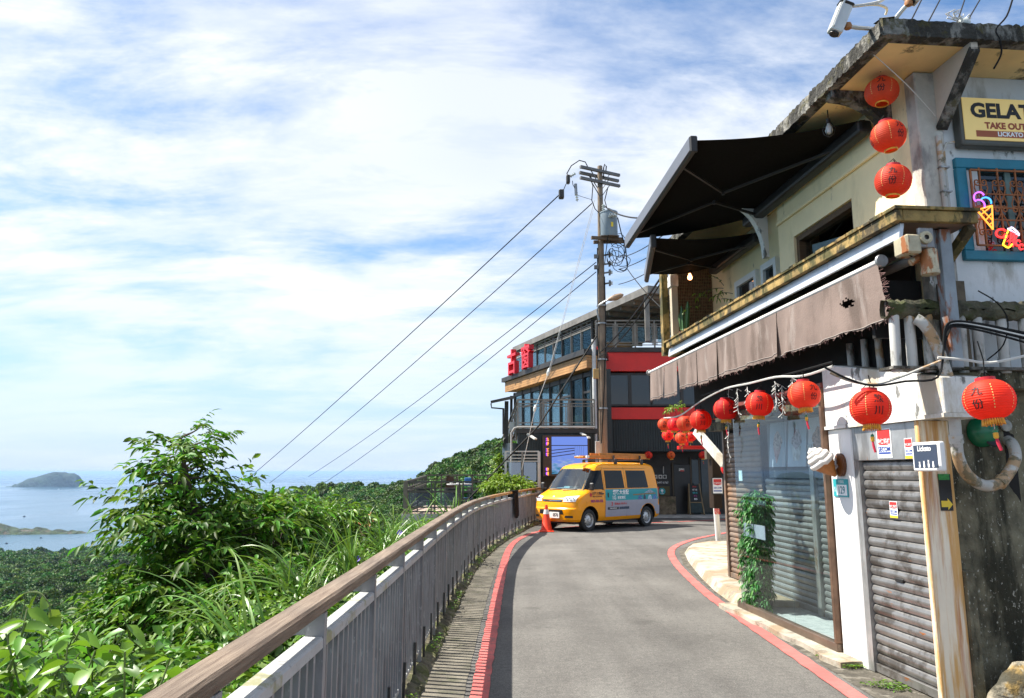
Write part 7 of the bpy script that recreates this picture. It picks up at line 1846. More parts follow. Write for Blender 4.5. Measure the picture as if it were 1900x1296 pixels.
lantern('middle orange lantern of three strung under the roof corner', 1648, 253, 71, JF, .75, m_=lan_orange, tassel=False, fringe=False, up=.04)
lantern('lowest orange lantern of three strung under the roof corner', 1657, 336, 72, JF, .0, m_=lan_orange, tassel=False, fringe=False, up=.04)
for lb, px in (('small red lantern under the restaurant overhang behind the van roof', 1203), ('small orange lantern under the restaurant overhang before the black door', 1245), ('small red lantern with tassel under the restaurant overhang above the menu board', 1304)):
    lantern(lb, px, 845, 15.5, JF, .1, tassel=px == 1304, up=.35, m_=lan_orange if px == 1245 else None)
# ---- wires strung along the shop
def wire(label, pts, r, m_=None, n=4):
    P = spline([Vector(p) for p in pts], n); return cable(label, P, r, m_, 'wire')
def aw_(px, py, t): s, z = asz(px, py, t); return FA @ Vector((s, t, z))
def sw_(px, py, s): t, z = atz(px, py, s); return FA @ Vector((s, t, z))
wire('grey cable swagged from lintel to the corner lanterns', [aw_(1545, 680, .2), aw_(1490, 698, .22), aw_(1440, 700, .22), aw_(1390, 712, .2), aw_(1345, 722, .18), aw_(1300, 745, .1), aw_(1260, 772, .0), aw_(1232, 776, -.1)], .011, wire_white)
wire('dark cable swagged above the showcase glass', [aw_(1545, 672, .15), aw_(1480, 690, .15), aw_(1420, 705, .15), aw_(1360, 716, .15), aw_(1300, 735, .1)], .010)
wire('old cable over the white lintel to the drain pipe', [sw_(1540, 692, .2), sw_(1580, 708, .15), sw_(1625, 713, .12), sw_(1670, 700, .12), sw_(1715, 682, .12), sw_(1745, 670, .12)], .010, pvc)
wire('black cable sagging across the white lintel', [sw_(1530, 682, .2), sw_(1570, 702, .14), sw_(1620, 716, .11), sw_(1680, 708, .10), sw_(1740, 700, .1), sw_(1752, 640, .1), sw_(1766, 602, .1)], .008)
wire('pale conduit crossing the pipe posts and carrying the big lantern', [sw_(1740, 664, .1), sw_(1790, 668, .06), sw_(1830, 674, .02), sw_(1870, 668, .04), sw_(1905, 660, .05)], .010, wire_white)
for k, (dy1, r_, m_) in enumerate(((0, .012, wire_black), (5, .010, wire_black), (9, .008, wire_black), (3, .009, wire_white))):
    wire(['thick black cable of the bundle tied to the pipe posts', 'second black cable of the bundle tied to the pipe posts', 'thin black cable of the bundle tied to the pipe posts', 'white cable of the bundle tied to the pipe posts'][k], [sw_(1752, 640 + dy1, .1), sw_(1756, 606 + dy1, .08), sw_(1775, 597 + dy1, .06), sw_(1820, 602 + dy1 * 1.3, .06), sw_(1870, 612 + dy1 * 1.6, .06), sw_(1910, 620 + dy1 * 2, .06)], r_, m_)
wire('thin black wire looping from window sill down to the posts', [sw_(1815, 540, .1), sw_(1850, 562, .1), sw_(1870, 595, .1), sw_(1862, 640, .1), sw_(1832, 668, .1)], .005)
wire('thin wire from camera to the corner column past the top lantern', [aw_(1605, 70, .28), aw_(1615, 95, .25), sw_(1640, 118, .3), sw_(1690, 165, .35), sw_(1735, 215, .42)], .004, wire_white)
wire('black wire drop from the roof end hook', [sw_(1880, -5, .0), sw_(1868, 30, .0), sw_(1848, 55, .0), sw_(1855, 75, .0), sw_(1858, 100, .02), sw_(1844, 128, .05)], .007)
wire('string carrying the three roof corner lanterns', [aw_(1630, 112, .05), aw_(1632, 122, .03), aw_(1634, 134, .02)], .005)
for k, (a, b) in enumerate((((1730, -40), (1690, 40)), ((1760, -30), (1722, 42)), ((1800, -30), (1775, 45)), ((1830, -20), (1790, 48)))):
    wire(['first', 'second', 'third', 'fourth'][k] + ' thin wire rising over the roof end from the corner', [sw_(*b, .3), sw_((a[0]+b[0])/2, (a[1]+b[1])/2, .8), sw_(*a, 1.4)], .006)
rb_ = thing('roof_insulator', 'white insulator with tangled wires on the roof end', 'insulator', FA, (.05, -.35, 4.9))
t_, z_ = atz(1788, 32, .05)
part(rb_, 'knob', MB().lathe([(0, -.04), (.035, -.03), (.045, 0), (.03, .03), (0, .04)], 14, Matrix.Translation((.05, t_, 4.935)) @ Matrix.Rotation(PI/2, 4, 'X')), porc, True)
lp = MB(); rg = np.random.RandomState(9)
for k in range(5):
    cx, cy = 1785 + rg.randn() * 8, 28 + rg.randn() * 4; lp.tube([Vector((.04, *atz(cx + (10 + 8 * rg.rand()) * math.cos(a), cy + (7 + 3 * rg.rand()) * math.sin(a), .04))) for a in np.linspace(0, 4.5, 10)], .004, 5)
part(rb_, 'tangled_wire', lp, wire_white, True)
# vertical conduits on the end wall
cw = thing('wall_conduit', 'pair of grey conduits strapped beside the corner column', 'pipe', FA, (.44, -.47, 3.3))
t_ = atz(1746, 300, .45)[0]
part(cw, 'pipe', MB().cyl((.45, t_, 3.44), (.45, t_, 4.22), .022, n=12).cyl((.46, t_ - .035, 3.44), (.46, t_ - .035, 4.1), .014, n=10).tube([(.46, t_ - .035, 4.1), (.45, t_ - .06, 4.16), (.44, t_ - .12, 4.17)], .010, 8), pvc, True)
for z in (3.75, 3.95): part(cw, 'strap', MB().box((.425, t_ - .055, z), (.475, t_ + .026, z + .012)), galv)
# ---- white light string hanging at the showcase corner, icicle strings above
def icicles(label, pts, seed):
    rg = np.random.RandomState(seed); T = thing('light_string', label, 'string lights', base=tuple(pts[0]), group='white fairy light strings')
    m = MB(); P = spline([Vector(p) for p in pts], 6); m.tube(P, .0035, 4)
    for p in P[::2]:
        d_ = Vector((rg.randn(), rg.randn(), -.6 - rg.rand())).normalized() * (.03 + .02 * rg.rand()); m.tube([p, p + d_], .0028, 4); m.tube([p + d_, p + d_ * 1.35], .005, 5)
    part(T, 'string', m, mat('light_wire', (.60, .59, .55), .6, var=.1)); return T
a = lambda px, py: (lambda r: Vector((r.x, r.y, 0)) * 8.9 / r.y + Vector((0, 0, CAMZ + r.z * 8.9 / r.y)))(ray(px, py))
icicles('white fairy light string hanging past the lantern at the showcase corner', [a(1352, 722), a(1351, 745), a(1349, 775), a(1352, 800), a(1350, 825), a(1355, 850)], 1)
for k, (px, y0, y1, tt) in enumerate(((1368, 722, 770, .2), (1387, 718, 755, .2), (1438, 708, 752, .22), (1470, 700, 722, .2), (1450, 716, 770, .05))):
    s, _ = asz(px, y0, tt); P = [FA @ Vector((s + .01 * math.sin(j * 2.1 + k), tt, asz(px, y0 + (y1 - y0) * j / 5, tt)[1])) for j in range(6)]
    icicles(['short fairy light strand at the showcase corner', 'fairy light strand between the first two showcase lanterns', 'long fairy light strand in the middle of the glass', 'shortest fairy light strand under the grey cable', 'fairy light strand close to the glass above posters'][k], P, k + 3)
# ---- plants inside the showcase
# ================================================================== vegetation on the slope
def leaf_arrays(base, dirs, L, W, droop, rs, fold=.25, curl=0.):
    n = len(base); base = np.asarray(base); d = np.asarray(dirs); d = d / np.linalg.norm(d, axis=1, keepdims=True)
    L = np.broadcast_to(L, n)[:, None]; W = np.broadcast_to(W, n)[:, None]; droop = np.broadcast_to(droop, n)[:, None]
    up = np.tile([0, 0, 1.], (n, 1)) + rs.randn(n, 3) * .45
    side = np.cross(d, up); side /= np.linalg.norm(side, axis=1, keepdims=True) + 1e-9
    nrm = np.cross(side, d)
    rows = []
    for t, w in ((0, 0), (.28, .85), (.64, .8), (1, 0)):
        c = base + d * L * t - np.array([0, 0, 1.]) * droop * L * t * t
        if w: rows += [c - side * W * w / 2 + nrm * W * fold * w, c, c + side * W * w / 2 + nrm * W * fold * w]
        else: rows.append(c)
    V = np.stack(rows, 1).reshape(-1, 3)        # 8 per leaf: 0, 1 2 3, 4 5 6, 7
    F = np.array([(0, 2, 1, 1), (0, 3, 2, 2), (1, 2, 5, 4), (2, 3, 6, 5), (4, 5, 7, 7), (5, 6, 7, 7)])
    return V, F
def leaf_mesh(name, V, F, mat_):
    n = len(V) // 8; me = bpy.data.meshes.new(name)
    tri = [f[:3] if f[2] == f[3] else f for f in F.tolist()]
    tri = [tuple(dict.fromkeys(f)) for f in tri]
    counts = [len(f) for f in tri]; flat = np.concatenate([np.array(f) for f in tri])
    loops = (flat[None, :] + (np.arange(n) * 8)[:, None]).ravel()
    tot = np.tile(counts, n); start = np.concatenate([[0], np.cumsum(tot)[:-1]])
    me.vertices.add(len(V)); me.vertices.foreach_set('co', V.astype(np.float32).ravel())
    me.loops.add(len(loops)); me.loops.foreach_set('vertex_index', loops.astype(np.int32))
    me.polygons.add(len(tot)); me.polygons.foreach_set('loop_start', start.astype(np.int32)); me.polygons.foreach_set('loop_total', tot.astype(np.int32))
    me.polygons.foreach_set('use_smooth', np.ones(len(tot), bool))
    me.update(calc_edges=True); me.validate(); me.materials.append(mat_)
    return me
def leaves_part(parent, name, V, F, mat_):
    o = bpy.data.objects.new(name, leaf_mesh(name, V - np.array(BASE[parent]), F, mat_)); COL.objects.link(o); o.parent = parent; o['kind'] = 'stuff'; BASE[o] = BASE[parent]; return o
bark = mat('bark', (.075, .055, .04), .9, var=.3, vs=12, bump=.6, bs=40)
lf_dark = mat('tree_leaf', (.085, .195, .016), .5, var=0, island=.55, trans=.40, spec=.3)
lf_bright = mat('shrub_leaf', (.11, .25, .016), .38, var=0, island=.34, trans=.34)
lf_mid = mat('undergrowth_leaf', (.105, .225, .016), .42, var=0, island=.42, trans=.30)
lf_grass = mat('grass_blade', (.125, .25, .03), .4, var=0, island=.30, trans=.30)
lf_yellow = mat('vine_leaf', (.165, .27, .02), .42, var=0, island=.32, trans=.36)
def twig_leaves(tw, rs, L, W, per, droop=.5):
    base, dirs = [], []
    for P in tw:
        n = per
        for k in range(n):
            t = .15 + .85 * (k + .5) / n; f = t * (len(P) - 1); i = min(int(f), len(P) - 2); p = P[i] * (1 - (f - i)) + P[i+1] * (f - i)
            ax = P[i+1] - P[i]; ax = ax / (np.linalg.norm(ax) + 1e-9); sd_ = np.cross(ax, [0, 0, 1.]); sd_ /= np.linalg.norm(sd_) + 1e-9
            s_ = 1 if k % 2 else -1
            base.append(p); dirs.append(ax * .55 + sd_ * s_ * .75 + np.array([0, 0, -.14]) + rs.randn(3) * .24)
        base.append(P[-1]); dirs.append(P[-1] - P[-2] + np.array([0, 0, -.2]) * np.linalg.norm(P[-1] - P[-2]))
    n = len(base); return leaf_arrays(base, dirs, L * (.65 + .6 * rs.rand(n)), W * (.7 + .5 * rs.rand(n)), droop * (.6 + .8 * rs.rand(n)), rs)
def arc_twig(p, d, L, sagv, rs, n=5):
    d = d / np.linalg.norm(d); P = [np.array(p)]; cur = d.copy()
    for k in range(n):
        P.append(P[-1] + cur * L / n); cur = cur + np.array([0, 0, -sagv / n]) + rs.randn(3) * .08; cur /= np.linalg.norm(cur)
    return P
# ---- the tree in front of the sea
rs = np.random.RandomState(5)
D0 = 6.6
axis_px = [(435, 1330), (412, 1200), (395, 1080), (372, 980), (350, 900), (338, 845), (333, 812)]
AX_ = [np.array(yp(px, py, D0)) for px, py in axis_px]
T1 = thing('broadleaf_tree', 'leafy dark green tree with pointed top rising before the sea', 'tree', base=tuple(AX_[0]))
tk_ = MB().tube([Vector(p) for p in AX_], [.07, .06, .05, .035, .025, .015, .006], 9)
sil_y = [786, 815, 850, 900, 935, 955, 1000, 1060, 1130, 1220]; sil_l = [35, 75, 92, 90, 105, 150, 235, 215, 215, 190]; sil_r = [60, 78, 76, 80, 120, 150, 165, 185, 190, 200]
tw = []
for k in range(215):
    py = 812 + 418 * (k / 215) ** .72 + rs.randn() * 6
    pa = np.array([np.interp(py, [a[1] for a in axis_px[::-1]], [a[i] for a in AX_[::-1]]) for i in range(3)])
    az = rs.rand() * 2 * PI
    side = math.cos(az); R_px = np.interp(py, sil_y, sil_r if side > 0 else sil_l) * (.62 + .6 * rs.rand())
    Rm = R_px * D0 / FPX * (1.0 if abs(side) > .5 else .9)
    d = np.array([math.cos(az), math.sin(az), .42 + .2 * rs.randn()])
    if py < 850: d[2] += .25
    bl = Rm * (.62 + .3 * rs.rand()); P = arc_twig(pa, d, bl, .38, rs, 6)
    if k % 2 == 0: tk_.tube([Vector(p) for p in P], [.014, .012, .010, .008, .006, .004, .003], 5)
    nt2 = 2 + int(bl * 7)
    for q in range(nt2):
        f = (.25 + .75 * q / max(nt2 - 1, 1)) * (len(P) - 1); i = min(int(f), len(P) - 2); p = P[i] * (1 - (f - i)) + P[i+1] * (f - i)
        dd = (P[i+1] - P[i]) / np.linalg.norm(P[i+1] - P[i]) + rs.randn(3) * np.array([.6, .6, .35]); dd[2] += .15; tw.append(arc_twig(p, dd, .15 + .15 * rs.rand(), .5, rs, 4))
part(T1, 'trunk', tk_, bark, True)
V, F = twig_leaves(tw, rs, .10, .040, 7, .28)
leaves_part(T1, 'crown', V, F, lf_dark)
# ---- bushes
def bush(label, px, py, Y, rpx, rpy, n, L, W, mat_, seed, name='shrub', depth=None, per=6, cat='shrub', group=None, droop=.4, upright=.25):
    rs = np.random.RandomState(seed); c = np.array(yp(px, py, Y)); k = Y / FPX; rad = np.array([rpx * k, (depth or rpx * k), rpy * k])
    T = thing(name, label, cat, base=(c[0], c[1], c[2] - rad[2]), group=group)
    root = c + np.array([0, 0, -rad[2]]); stems = MB(); tw = []
    for i in range(n):
        v = rs.randn(3); v /= np.linalg.norm(v); v[2] = abs(v[2]) * 1.0 - .35
        r = (.55 + .45 * rs.rand()) * (1 + .18 * math.sin(v[0] * 5 + seed) + .12 * math.sin(v[2] * 9 + seed * 2)); p = c + v * rad * r * .85
        if p[0] > fence_x(min(p[1], 25.)) - .24 and p[1] < 24.5 and px < 1100: continue
        tw.append(arc_twig(p, v * rad / np.max(rad) + np.array([0, 0, upright]) + rs.randn(3) * .3, .12 * L / .1 + .1 * rs.rand(), .7, rs, 3))
        if i % 9 == 0: stems.tube([Vector(root), Vector(root * .4 + p * .6 + rs.randn(3) * .03), Vector(p)], [.012, .008, .004], 5)
    V, F = twig_leaves(tw, rs, L, W, per, droop); part(T, 'stems', stems, bark, True); leaves_part(T, 'foliage', V, F, mat_)
    return T
bush('dense dark shrub at the right side of the tree, filled with long leaves', 505, 985, 7.6, 105, 95, 420, .105, .036, lf_dark, 31)
bush('dark shrub under the tree near the railing', 470, 1150, 5.6, 150, 110, 420, .10, .036, lf_dark, 32)
bush('lower left foliage mass of small dark leaves below the tree', 260, 1170, 6.2, 150, 80, 360, .10, .036, lf_dark, 33)
bush('mid green shrub with arching sprays rising against the forest', 610, 975, 9.5, 70, 62, 240, .12, .035, lf_mid, 34)
bush('bright yellow green bush behind the handrail end beside the glass screen', 945, 905, 23.6, 58, 26, 420, .13, .06, lf_yellow, 35, depth=.7)
bush('tall thin yellow green climber against the restaurant post', 928, 868, 25.4, 6, 34, 120, .10, .05, lf_yellow, 36)
bush('leafy green bush between the terrace deck and the railing', 885, 965, 21., 46, 18, 260, .11, .045, lf_bright, 37, depth=.8)
bush('bright low bush close behind the railing before the terrace deck', 800, 985, 15., 62, 24, 320, .09, .04, lf_bright, 38, depth=.9)
bush('green thicket close behind the middle of the railing', 690, 1045, 9., 110, 42, 420, .085, .034, lf_mid, 39, depth=.9)
bush('tangled thicket behind the nearest railing panels', 545, 1190, 4.9, 120, 90, 420, .085, .034, lf_mid, 40, depth=.6)
bush('leafy weeds showing under the handrail gap at the railing start', 360, 1300, 2.9, 150, 80, 300, .075, .034, lf_mid, 41, depth=.5)
# foreground broad-leaved shrub: its large leaves are separate pieces
rs = np.random.RandomState(14)
FS = thing('broad_leaf_shrub', 'bright broad leaved shrub filling the corner below the handrail start', 'shrub', base=(-2.3, 3.1, -.6))
stems = MB(); bases, dirs = [], []
for k in range(95):
    px = -60 + 470 * rs.rand(); lim = 1085 + .28 * abs(px - 90) + (60 if px > 250 else 0); py = lim + (1330 - lim) * rs.rand() ** .8; Y = 2.7 + 1.5 * rs.rand() - .5 * (py - 1100) / 200
    tip = np.array(yp(px, py, max(Y, 2.2))); root = np.array([tip[0] + rs.randn() * .2, tip[1] + rs.randn() * .15, tip[2] - .35 - .4 * rs.rand()])
    mid_ = (tip + root) / 2 + rs.randn(3) * .05; P = [root, mid_, tip]; stems.tube([Vector(p) for p in P], [.006, .005, .003], 5)
    for q in range(9):
        t = .45 + .55 * q / 8; p = root * (1-t)**2 + 2 * mid_ * t * (1-t) + tip * t * t; a = q * 2.4 + k
        bases.append(p); dirs.append([math.cos(a), math.sin(a), .15 - .5 * rs.rand()])
part(FS, 'stems', stems, mat('green_stem', (.12, .16, .04), .6), True)
bases = np.array(bases); dirs = np.array(dirs); n = len(bases); sz = .07 + .06 * rs.rand(n)
big = np.argsort(-sz)[:150]; rest = np.array([i for i in range(n) if i not in set(big.tolist())])
V, F = leaf_arrays(bases[rest], dirs[rest], sz[rest], sz[rest] * .5, .35, rs, .16); leaves_part(FS, 'small_leaves', V, F, lf_bright)
for i in big:
    V, F = leaf_arrays(np.zeros((1, 3)), dirs[i:i+1], sz[i], sz[i] * .52, .3 + .3 * rs.rand(), rs, .14)
    me = leaf_mesh('leaf', V, F, lf_bright); o = bpy.data.objects.new('leaf', me); COL.objects.link(o); o.parent = FS; o.location = Vector(bases[i]) - Vector(BASE[FS])
    s_ = rs.rand()
# twisting vine at the left edge
vn = thing('twining_vine', 'thin vine with heart shaped leaves curling up before the valley', 'vine', base=tuple(yp(10, 1240, 3.)))
VP = [yp(px, py, 3.0) for px, py in ((20, 1235), (15, 1190), (22, 1140), (40, 1105), (70, 1100), (88, 1118), (92, 1140), (80, 1160), (72, 1150))]
part(vn, 'stem', MB().tube(spline(VP), .004, 5), mat('green_stem', (.12, .16, .04), .6), True)
P = [np.array(p) for p in spline(VP)[4::4]]; V, F = leaf_arrays(P, rs.randn(len(P), 3) * [1, .4, .5] + [0, 0, .1], .07, .055, .3, rs, .12); leaves_part(vn, 'leaves', V, F, lf_yellow)
# ---- ground cover over the slope by the railing
rs = np.random.RandomState(77); bases, dirs, LL_ = [], [], []
for k in range(16000):
    y = .6 + 25 * rs.rand() ** 1.25; dd = 4.2 * rs.rand() ** 1.3 * (1 + y * .03); x = fence_x(y) - .16 - dd
    hgt = (.10 + .75 * min(1, dd / .8)) * (.35 + .65 * rs.rand()) * (.75 + .35 * math.sin(x * 2.3 + y * 1.7) * math.sin(y * .9))
    if y < 5: hgt *= .8
    bases.append((x, y, slope_z(x, y) + hgt)); a = rs.rand() * 6.28; dirs.append((math.cos(a), math.sin(a), -.1 + .5 * rs.randn()))
bases = np.array(bases); n = len(bases); sz = (.055 + .05 * rs.rand(n)) * (1 + bases[:, 1] * .035)
V, F = leaf_arrays(bases, dirs, sz, sz * .42, .35, rs, .2)
o = bpy.data.objects.new('ground_cover', leaf_mesh('ground_cover', V, F, lf_mid)); COL.objects.link(o); o['kind'] = 'stuff'; o['label'] = 'low leafy ground cover on the slope outside the railing'; o['category'] = 'ground cover'
# ---- tall grass
def grass(label, px, py, Y, n, L, W, seed, lean=(-.3, -.1), spread=.5, z=None):
    rs = np.random.RandomState(seed); c = np.array(yp(px, py, Y)); T = thing('grass_clump', label, 'grass', base=tuple(c), group='tall grass clumps behind the railing')
    vs, fs = [], []
    for k in range(n):
        p = c + rs.randn(3) * [.07, .10, .03]; l_ = L * (.5 + .6 * rs.rand()); d = np.array([lean[0] + rs.randn() * spread, lean[1] + rs.randn() * spread, 1.]); d /= np.linalg.norm(d)
        w = W * (.6 + .7 * rs.rand()); bend = .9 + 1.3 * rs.rand(); P = p.copy(); sd_ = np.cross(d, [0, 0, 1.]) + rs.randn(3) * .3; sd_ /= np.linalg.norm(sd_) + 1e-9; o_ = len(vs); ns = 10
        hor = np.array([d[0], d[1], 0]); hor /= np.linalg.norm(hor) + 1e-9
        for j in range(ns + 1):
            t = j / ns; ww = w * (min(1, .45 + t * 3) * (1 - t ** 2.2)) / 2 + .0005
            vs += [tuple(P - sd_ * ww), tuple(P + sd_ * ww)]
            P = P + d * l_ / ns; d = d + (hor * .35 + np.array([0, 0, -1.])) * bend / ns * (.25 + 1.2 * t); d /= np.linalg.norm(d)
        fs += [(o_ + 2*j, o_ + 2*j + 1, o_ + 2*j + 3, o_ + 2*j + 2) for j in range(ns)]
    o = part(T, 'blades', MB().add(vs, fs), lf_grass, True); o['kind'] = 'stuff'; return T
grass('tall arching grass clump right of the tree', 560, 1110, 5.2, 44, .70, .016, 1, (-.35, -.1))
grass('long grass blades arching over the railing near the tree foot', 450, 1190, 4.2, 34, .65, .014, 2, (-.6, 0))
grass('dense sunlit grass clump in the middle of the slope', 650, 1065, 7.0, 56, .75, .017, 3, (-.2, .1))
grass('wispy grass against the forest below the temple roof', 720, 1030, 8.6, 52, .80, .018, 4, (-.1, 0))
grass('upright grass clump before the terrace deck, with broad blades', 850, 995, 13.5, 36, 1.05, .035, 5, (-.12, 0), .3)
grass('grass tuft close to the bend of the railing', 775, 1015, 11.5, 60, .9, .022, 6, (-.3, 0), .45)
grass('grass spray leaning seaward past the shrub', 600, 1010, 9.2, 50, 1.0, .017, 7, (-.45, 0), .4)
# ---- small flowers, weeds
vio = mat('violet_petal', (.20, .12, .62), .6, var=.1, trans=.3)
for k, (px, py, Y) in enumerate(((663, 1037, 8.2), (312, 1252, 2.9), (296, 1258, 2.9), (741, 988, 10.5))):
    c = yp(px, py, Y); M = Matrix.Translation(c) @ Matrix.Rotation(R(65), 4, 'X'); r_ = .018 + .002 * Y
    f = thing('violet_flower', ['violet flower among the grass in the middle of the slope', 'violet flower just under the handrail, paler of a close pair', 'small violet flower beside another under the handrail', 'tiny violet flower near the railing bend'][k], 'flower', base=tuple(c))
    part(f, 'petals', MB().lathe([(.1 * r_, -.5 * r_), (.5 * r_, -.1 * r_), (r_, .12 * r_), (.95 * r_, .2 * r_)], 10, M), vio, True)
    part(f, 'stalk', MB().tube([c, c + Vector((.01, .0, -.10))], .002, 4), bark)
rs = np.random.RandomState(50); bases, dirs = [], []
for k in range(2600):
    y = 3.5 + 20 * rs.rand() ** 1.6; b = fence_x(y) + .02 + .08 * rs.rand()
    if math.sin(y * 2.9) + math.sin(y * 7.1 + 1) * .7 < .3: continue
    bases.append((b, y, .03 + .06 * rs.rand())); a = rs.rand() * 6.28; dirs.append((math.cos(a), math.sin(a), .3 + .4 * rs.rand()))
for k in range(1500):
    s = .2 + 1.6 * rs.rand() ** .8; t = .02 + .22 * rs.rand() * (1 + .6 * math.sin(s * 7)); p = FA @ Vector((s, t, .02))
    if math.sin(s * 9) + math.sin(s * 21 + 2) < .2: continue
    bases.append((p.x, p.y, .01 + .03 * rs.rand())); a = rs.rand() * 6.28; dirs.append((math.cos(a), math.sin(a), .2 + .3 * rs.rand()))
V, F = leaf_arrays(bases, dirs, .02 + .025 * rs.rand(len(bases)), .012, .3, rs)
o = bpy.data.objects.new('weeds', leaf_mesh('weeds', V, F, lf_mid)); COL.objects.link(o); o['kind'] = 'stuff'; o['label'] = 'small weeds and moss tufts in the kerb cracks'; o['category'] = 'weeds'
# ---- greenery inside the showcase
rs = np.random.RandomState(60); PL = thing('showcase_plants', 'green leafy plants standing inside the glass showcase end', 'plant', FA, (3.85, -.4, .07)); tw = []
s0_, s1_ = sG - .42, sG - .03
for k in range(1500):
    p = np.array([s0_ + (s1_ - s0_) * rs.rand(), -.30 + .26 * rs.rand(), .12 + 1.25 * rs.rand()]); d = rs.randn(3); d[2] = -.2 + .3 * rs.randn(); tw.append(arc_twig(p, d, .10, .8, rs, 3))
def px_of(p): q = FA @ Vector(p); f = q.y * cP + (q.z - CAMZ) * sP; return 950 + FPX * q.x / f
tw = [t_ for t_ in tw if px_of(t_[0]) < 1421]
V, F = twig_leaves(tw, rs, .05, .024, 6, .5); leaves_part(PL, 'foliage', V, F, mat('showcase_leaf', (.035, .17, .02), .5, var=0, island=.4, trans=.2))
part(PL, 'planter', MB().box((s1_ - .22, -.26, .067), (s1_, -.06, .16)), mat('planter', (.08, .08, .075), .7))
bush('small green plant on the ledge end beside lantern cluster', 1252, 757, 13.4, 7, 6, 14, .06, .03, lf_yellow, 61, name='ledge_plant', cat='plant')
bs_ = thing('climbing_plant', 'yellow green climber trailing beside the wire netting on the balcony', 'plant', FA, (4.9, -.1, 3.45)); rs = np.random.RandomState(62); tw = []; st = MB()
for k in range(9):
    s, z = asz(1325 + 14 * rs.rand(), 570 - 5 * k, -.1); P = arc_twig((s, -.1 + .1 * rs.randn(), z), np.array([rs.randn(), rs.randn(), .4]), .3, .8, rs, 5); tw.append(P); st.tube([Vector(p) for p in P], .004, 4)
V, F = twig_leaves(tw, rs, .06, .022, 6, .5); leaves_part(bs_, 'foliage', V, F, lf_yellow); part(bs_, 'stems', st, bark, True)
# ================================================================== terrace deck over the slope
YD = 27.5
deck_m = wood_material('deck_timber', (.13, .105, .08), (.24, .20, .155))
dk_steel = mat('deck_steel', (.085, .075, .065), .6, .2, var=.2, vs=3)
fl = yp(800, 953, YD).z; xl = yp(752, 900, YD).x; xr = yp(960, 900, YD).x; zt_ = yp(800, 893.5, YD).z
DK = thing('terrace_deck', 'timber terrace deck with glass railing panels hanging over the wooded slope', 'terrace', base=(xl, YD, fl - 1))
part(DK, 'floor', MB().box((xl, YD, fl - .16), (xr + 1.5, YD + 6.5, fl)), mat('deck_pink', (.42, .31, .25), .85, var=.15, vs=2), bevel=.01)
part(DK, 'edge_beam', MB().box((xl - .1, YD - .12, fl - .45), (xr + 1.5, YD - .002, fl - .02)), concrete)
for x in (xl + .15, xl + 2.4, xl + 4.6): part(DK, 'stilt', MB().box((x, YD + .2, fl - 9), (x + .25, YD + .45, fl - .17)), concrete)
part(DK, 'corner_post', MB().box((xl - .06, YD - .06, fl - .3), (xl + .09, YD + .09, zt_)), deck_m)
nb = 4; st_ = (xr - xl) / nb
for zz, th in ((zt_ - .02, .06), (zt_ - .25, .04), (zt_ - .37, .07), (fl + .22, .05), (fl + .06, .05)):
    part(DK, 'front_rail', MB().bar((xl, YD, zz), (xr, YD, zz), .05, th), dk_steel)
    part(DK, 'side_rail', MB().bar((xl, YD + .1, zz), (xl + .05, YD + 6.3, zz + .18), .05, th), dk_steel)
part(DK, 'back_rail', MB().bar((xl, YD + 6.3, zt_ + .2), (xr + 1.5, YD + 6.3, zt_ + .2), .06, .06).bar((xl, YD + 6.3, zt_ - .1), (xr + 1.5, YD + 6.3, zt_ - .1), .05, .05).bar((xl, YD + 6.3, zt_), (xr + 1.5, YD + 6.3, zt_), .05, .03), dk_steel)
for i in range(1, nb + 1):
    x = xl + st_ * i
    part(DK, 'rail_post', MB().box((x - .09, YD - .03, fl), (x - .04, YD + .03, zt_ - .05)).box((x + .04, YD - .03, fl), (x + .09, YD + .03, zt_ - .05)), dk_steel)
for i in range(nb):
    x = xl + st_ * i
    part(DK, 'glass_panel', MB().box((x + .14, YD - .008, fl + .26), (x + st_ - .12, YD + .004, zt_ - .42)), glass_mat('deck_glass', (.72, .82, .84), .0))
for i in range(9): part(DK, 'side_post', MB().box((xl - .03, YD + .7 * i + .5, fl), (xl + .03, YD + .7 * i + .56, zt_ + .02 * i)), dk_steel)
for i in range(8): part(DK, 'back_post', MB().box((xl + .7 * i, YD + 6.27, fl), (xl + .7 * i + .06, YD + 6.33, zt_ + .2)), dk_steel)
wick = mat('dark_wicker', (.022, .026, .026), .7, var=.3, vs=40, bump=.5, bs=120)
def wicker_chair(label, px, y0, rz):
    c = yp(px, 940, YD + y0); T = thing('wicker_chair', label, 'chair', Matrix.Translation((c.x, YD + y0, fl)) @ Matrix.Rotation(rz, 4, 'Z'), (0, 0, 0), 'wicker chairs on the terrace deck')
    part(T, 'seat', MB().box((-.24, -.24, .40), (.24, .24, .45)), wick, bevel=.02)
    part(T, 'backrest', MB().grid(lambda u, v: (.27 * math.sin((u - .5) * 2.4), -.22 - .10 * math.cos((u - .5) * 2.4), .45 + .42 * v + .04 * math.sin(PI * u) * v), 10, 6), wick, True)
    for sx in (-.22, .22):
        for sy in (-.22, .22): part(T, 'leg', MB().cyl((sx, sy, 0), (sx * .95, sy * .95, .40), .018), wick)
        part(T, 'arm', MB().tube([(sx * 1.1, -.25, .66), (sx * 1.25, .05, .66), (sx * 1.15, .22, .62), (sx, .22, .42)], .02, 6), wick, True)
wicker_chair('black wicker chair behind the corner glass panel of the deck', 785, .8, .15)
wicker_chair('black wicker chair behind the second glass panel, back to the road', 838, .8, -.1)
wicker_chair('black wicker chair turned sideways by the deck table', 860, 2.6, 2.)
c = yp(852, 905, YD + 2.4); tzp = yp(850, 898, YD + 2.4).z
DT = thing('deck_table', 'round table laid with white dishes on the terrace deck', 'table', base=(c.x, YD + 2.4, fl))
